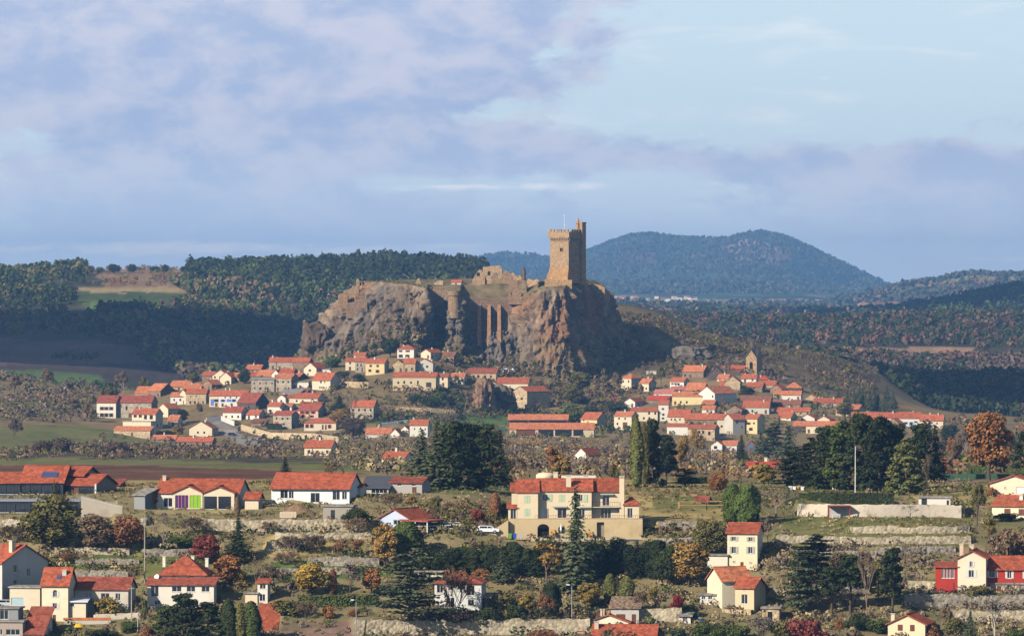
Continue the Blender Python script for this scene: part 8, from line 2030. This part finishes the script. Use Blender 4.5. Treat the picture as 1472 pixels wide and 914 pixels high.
scatter('far_wood', [
 # left hill
 ([(-200, 380), (125, 384), (130, 410), (60, 416), (-200, 416)], 5200, 6700, 620, (8, 14), .75, ['dk', 'dk', 'green', 'olive'], 'pine'),
 ([(270, 378), (700, 372), (700, 412), (560, 420), (430, 412), (330, 404), (270, 402)], 5200, 6800, 1500, (9, 16), .65, ['dk', 'blk', 'dk', 'green'], 'pine'),
 ([(300, 404), (440, 404), (560, 430), (460, 470), (300, 440), (245, 412)], 4300, 6200, 900, (8, 14), .7, ['dk', 'dk', 'green', 'brown'], 'pine'),
 ([(-200, 418), (100, 420), (110, 438), (60, 446), (-200, 446)], 4600, 6000, 420, (7, 12), .8, ['dk', 'dk', 'olive'], 'pine'),
 ([(250, 440), (460, 450), (470, 560), (330, 566), (230, 530), (180, 500), (130, 470), (140, 450)], 3800, 5400, 2300, (7, 13), .8, ['dk', 'dk', 'dkbrown', 'olive', 'green'], 'round'),
 ([(-200, 446), (140, 450), (180, 490), (60, 482), (-200, 478)], 4200, 5600, 350, (4, 9), .9, ['dk', 'dkbrown', 'olive'], 'round'),
 ([(120, 386), (290, 384), (290, 412), (130, 412)], 5400, 6600, 160, (3, 6), 1.1, ['brown', 'olive', 'rust'], 'round'),
 ([(80, 508), (140, 512), (140, 520), (80, 518)], 3900, 5400, 60, (3, 6), 1.2, ['dkbrown', 'dk'], 'round'),
 # right side
 ([(870, 440), (1680, 444), (1680, 500), (1300, 500), (1150, 498), (1000, 496), (930, 470)], 5300, 7200, 3900, (8, 13), .72, ['dk', 'dk', (112, 86, 68), 'dk', (102, 86, 68), 'dk', (120, 88, 66), 'dk'], 'round'),
 ([(1040, 512), (1170, 514), (1230, 516), (1200, 530), (1080, 524)], 4000, 5400, 420, (7, 12), .8, ['dk', 'dkbrown', 'brown', 'dk'], 'round'),
 ([(1170, 518), (1680, 518), (1680, 540), (1420, 540), (1330, 536), (1250, 545), (1190, 535)], 4000, 5600, 1500, (7, 12), .85, [(110, 92, 82), (104, 88, 70), 'dk', 'dkbrown', (116, 86, 72)], 'round'),
 ([(1230, 545), (1340, 548), (1680, 552), (1680, 618), (1360, 604), (1300, 600), (1260, 585)], 3600, 4500, 1300, (7, 12), .8, ['dk', 'dkbrown', 'blk', 'dk'], 'round'),  # only dark tree colours: valley shade is partly put into them
 # hill band in shadow and beyond
 ([(1180, 452), (1480, 412), (1700, 398), (1700, 462), (1180, 462)], 7600, 9600, 900, (11, 18), .8, ['dk', 'blk', 'dk', 'green'], 'round'),
 ([(860, 432), (1300, 440), (1300, 462), (860, 462)], 7800, 11500, 500, (12, 20), .9, ['dk', 'brown', 'dk'], 'round'),
], 30, 3)
MT = [(82, 88, 68), (88, 90, 72), (78, 86, 66), (100, 94, 80), (84, 88, 70)]
scatter('mountain_wood', [
 ([(640, 355), (850, 358), (930, 330), (1100, 328), (1300, 405), (1300, 424), (640, 421)], 15500, 25600, 8500, (8, 15), .9, MT, 'cone'),
 ([(1180, 436), (1300, 408), (1390, 390), (1700, 388), (1700, 420), (1180, 438)], 11800, 15500, 2600, (8, 13), .9, MT + ['brown'], 'round'),
 ([(1060, 438), (1230, 436), (1230, 452), (870, 452), (870, 444)], 9300, 15000, 700, (8, 14), 1.0, MT, 'round'),
], 6, 5, dens_wob=400.0)
BR = ['brown', 'olive', 'straw', 'mauve', 'olive', 'dkbrown']
scatter('scrub', [
 (ALLX(560, 608, -200, 140), 2900, 3700, 560, (2.0, 5), 1.3, ['brown', 'mauve', 'olive', 'dkbrown'], 'round'),
 (ALLX(520, 575, -200, 190), 3500, 4000, 330, (2.0, 6), 1.2, ['brown', 'mauve', 'olive', 'dk'], 'round'),
 ([(130, 625), (340, 642), (480, 640), (480, 664), (320, 662), (130, 655)], 2300, 3150, 260, (1.5, 4), 1.5, ['dkbrown', 'brown', 'mauve'], 'round'),
 (ALLX(640, 662, -200, 640), 2000, 2900, 500, (1.5, 3.5), 1.8, ['dkbrown', 'brown', 'olive'], 'round'),
 ([(480, 610), (720, 615), (740, 690), (600, 690), (470, 668)], 1300, 3100, 900, (1.0, 3.2), 1.3, BR, 'round'),
 ([(720, 625), (1330, 640), (1330, 692), (900, 690), (720, 692)], 1250, 3050, 2300, (1.0, 3.4), 1.2, ['brown', 'olive', 'straw', 'mauve', 'dkbrown', 'ochre', 'brown'], 'round'),
 ([(480, 545), (700, 545), (830, 560), (900, 590), (880, 625), (720, 612), (560, 610), (470, 600)], 2980, 3400, 520, (1.5, 4.5), 1.2, ['olive', 'brown', 'dkbrown', 'dk', 'olive'], 'round'),
 ([(620, 520), (900, 520), (940, 575), (880, 590), (760, 565), (640, 550)], 3280, 3480, 480, (2, 5), 1.0, ['olive', 'brown', 'dkbrown', 'olive'], 'round'),
 ([(880, 440), (1000, 478), (1120, 500), (1260, 530), (1260, 590), (1150, 560), (1050, 535), (940, 560), (900, 520)], 3380, 3800, 1700, (1.2, 4), 1.1, ['olive', 'brown', 'dkbrown', 'olive', 'dkbrown', 'mauve'], 'round'),
 ([(300, 545), (900, 555), (1250, 565), (1330, 625), (1000, 650), (870, 630), (300, 640)], 3000, 3380, 950, (1.2, 3.6), 1.0, ['olive', 'dk', 'brown', 'green'], 'round'),
 (ALLX(605, 650, 1330, 1680), 2950, 3500, 330, (2, 6), 1.0, ['dk', 'brown', 'rust', 'olive'], 'round'),
 (ALLX(655, 690, 1330, 1680), 1350, 2900, 420, (2, 5), 1.0, ['brown', 'rust', 'olive', 'dk'], 'round'),
], 24, 9, dens_wob=16.0)
# growth of the terraces: tufts, brambles, low shrubs
scatter('brambles', [
 (ALLX(690, 760, -100, 600), 1090, 1230, 420, (.4, 1.3), 1.6, ['olive', 'brown', 'green', 'straw'], 'round'),
 (ALLX(760, 930, -100, 600), 1035, 1130, 1150, (.4, 1.7), 1.5, ['olive', 'brown', 'straw', 'green', 'dkbrown', 'mauve', 'olive'], 'round'),
 (ALLX(760, 930, 600, 1050), 1035, 1130, 1000, (.5, 1.9), 1.4, ['olive', 'brown', 'dk', 'dkbrown', 'straw', 'green'], 'round'),
 (ALLX(700, 800, 880, 1110), 1080, 1230, 260, (.25, .8), 1.6, ['straw', 'olive', 'brown'], 'round'),
 (ALLX(785, 930, 1050, 1580), 1035, 1120, 1000, (.4, 1.8), 1.4, ['olive', 'brown', 'dkbrown', 'straw', 'mauve'], 'round'),
 (ALLX(740, 790, 1100, 1420), 1070, 1150, 260, (.25, .8), 1.6, ['olive', 'brown', 'straw'], 'round'),
 (ALLX(685, 745, 1050, 1580), 1110, 1300, 420, (.4, 1.4), 1.4, ['olive', 'brown', 'straw', 'green'], 'round'),
 (ALLX(725, 775, 600, 760), 1080, 1190, 300, (.5, 1.6), 1.4, ['olive', 'brown', 'dkbrown', 'straw'], 'round'),
], 26, 12, dens_wob=9.0)
scatter('grass_tufts', [
 (ALLX(690, 935, -200, 1680), 1036, 1250, 7000, (.25, .6), 1.7, ['straw', 'olive', 'green', 'brown', 'olive', 'straw'], 'round'),
], 9, 21, dens_wob=5.0)
def rock_growth():
    rng = np.random.default_rng(4); R, n, _ = ROCK_V.shape
    t = np.linspace(0, 1.12, R)
    P = []
    for _ in range(5200):
        i = rng.integers(0, 790); r = int(R * rng.beta(3.2, 1.3)); r = min(r, R - 2)
        v = ROCK_V[r, i]
        if t[r] < .25 and rng.random() < .9: continue
        if fbm(v[0] / 12, v[1] / 12, v[2] / 8, 3) + (t[r] - .72) * 1.8 < 0: continue
        P.append(v)
    for _ in range(500):
        i = rng.integers(0, 790); v = ROCK_V[0, i].copy(); P.append(v + np.array([0, rng.uniform(0, 6), .1]))
    P = np.array(P); m = len(P); k = 20
    s = rng.uniform(.6, 2.2, m) * np.where(np.arange(m) > m - 500, .5, 1); C = np.array([srgb(*TC[c]) for c in ('olive', 'brown', 'straw', 'dkbrown', 'green', 'olive')])[rng.integers(0, 6, m)] * rng.uniform(.8, 1.2, (m, 1))
    d = rng.normal(size=(m, k, 3)); d /= np.linalg.norm(d, axis=2, keepdims=True); d[..., 2] = np.abs(d[..., 2]); d[..., 1] = -np.abs(d[..., 1]) * .8
    Q = P[:, None] + d * s[:, None, None] * rng.uniform(.3, 1, (m, k, 1))
    V = cards(Q.reshape(-1, 3), (d + rng.normal(size=d.shape) * .4).reshape(-1, 3), np.repeat(s, k) * .26, rng)
    me = np_mesh(bpy.data.meshes.new('cliff_scrub'), V, np.arange(len(V)).reshape(-1, 4), M_MIX)
    vcol(me, 'tone', np.repeat((C[:, None] * rng.uniform(.7, 1.3, (m, k, 1))).reshape(-1, 3), 4, axis=0))
    tag(link('cliff_scrub', me), kind='stuff')
rock_growth()
# ------------------------------------------------------------------ clouds over the valley whose shade lies on the far slopes
def cloud(label, gx, gy, gz, rx, ry, alt, seed):
    """a flat based cumulus between the sun and the ground point (gx,gy,gz)"""
    t = (alt - gz) / SUN.z
    c = Vector((gx, gy, gz)) + SUN * t
    rng = np.random.default_rng(seed); nu, nv = 64, 26
    th = np.linspace(0, 2 * np.pi, nu, endpoint=False); ph = np.linspace(0.02, np.pi - .02, nv)
    d = np.stack([np.sin(ph)[:, None] * np.cos(th)[None], np.sin(ph)[:, None] * np.sin(th)[None], np.repeat(np.cos(ph)[:, None], nu, 1)], -1)
    n = 1 + .22 * fbm(d[..., 0] * 2.2 + seed, d[..., 1] * 2.2, d[..., 2] * 2.2, 5)
    V = d * n[..., None] * np.array([rx, ry, min(rx, ry) * .3]); V[..., 2] = np.where(V[..., 2] < 0, V[..., 2] * .35, V[..., 2])
    me = grid_mesh('cloud', V.reshape(-1, 3), nv, nu, mat('cloud_white', srgb(240, 240, 242), 1.0, .04), True, True)
    tag(link('cloud', me, loc=c), label, 'cloud')
cloud('broad white cumulus that shades the wooded slope beyond the farm side of the village', -1010, 4700, -40, 1010, 400, 1100, 3)
cloud('long white cumulus that shades the valley woods past the village end', 430, 4000, -60, 340, 430, 1100, 4)
cloud('white cumulus that shades the dark wooded hill before the far mountain', 950, 8900, -10, 560, 700, 1300, 6)
# ------------------------------------------------------------------ the air between
def haze():
    m = bpy.data.materials.new('air'); m.use_nodes = True
    t = m.node_tree; t.nodes.clear()
    out = N(t, 'ShaderNodeOutputMaterial'); v = N(t, 'ShaderNodeVolumePrincipled')
    v.inputs['Color'].default_value = (0.26, 0.54, 1.0, 1); v.inputs['Density'].default_value = 4.2e-5; v.inputs['Anisotropy'].default_value = 0.0
    t.links.new(v.outputs[0], out.inputs['Volume'])
    mb = MB(); mb.box(-28000, 28000, -60, 33000, -300, 350)
    o = mb.build('haze', m); tag(o, kind='stuff')
haze()
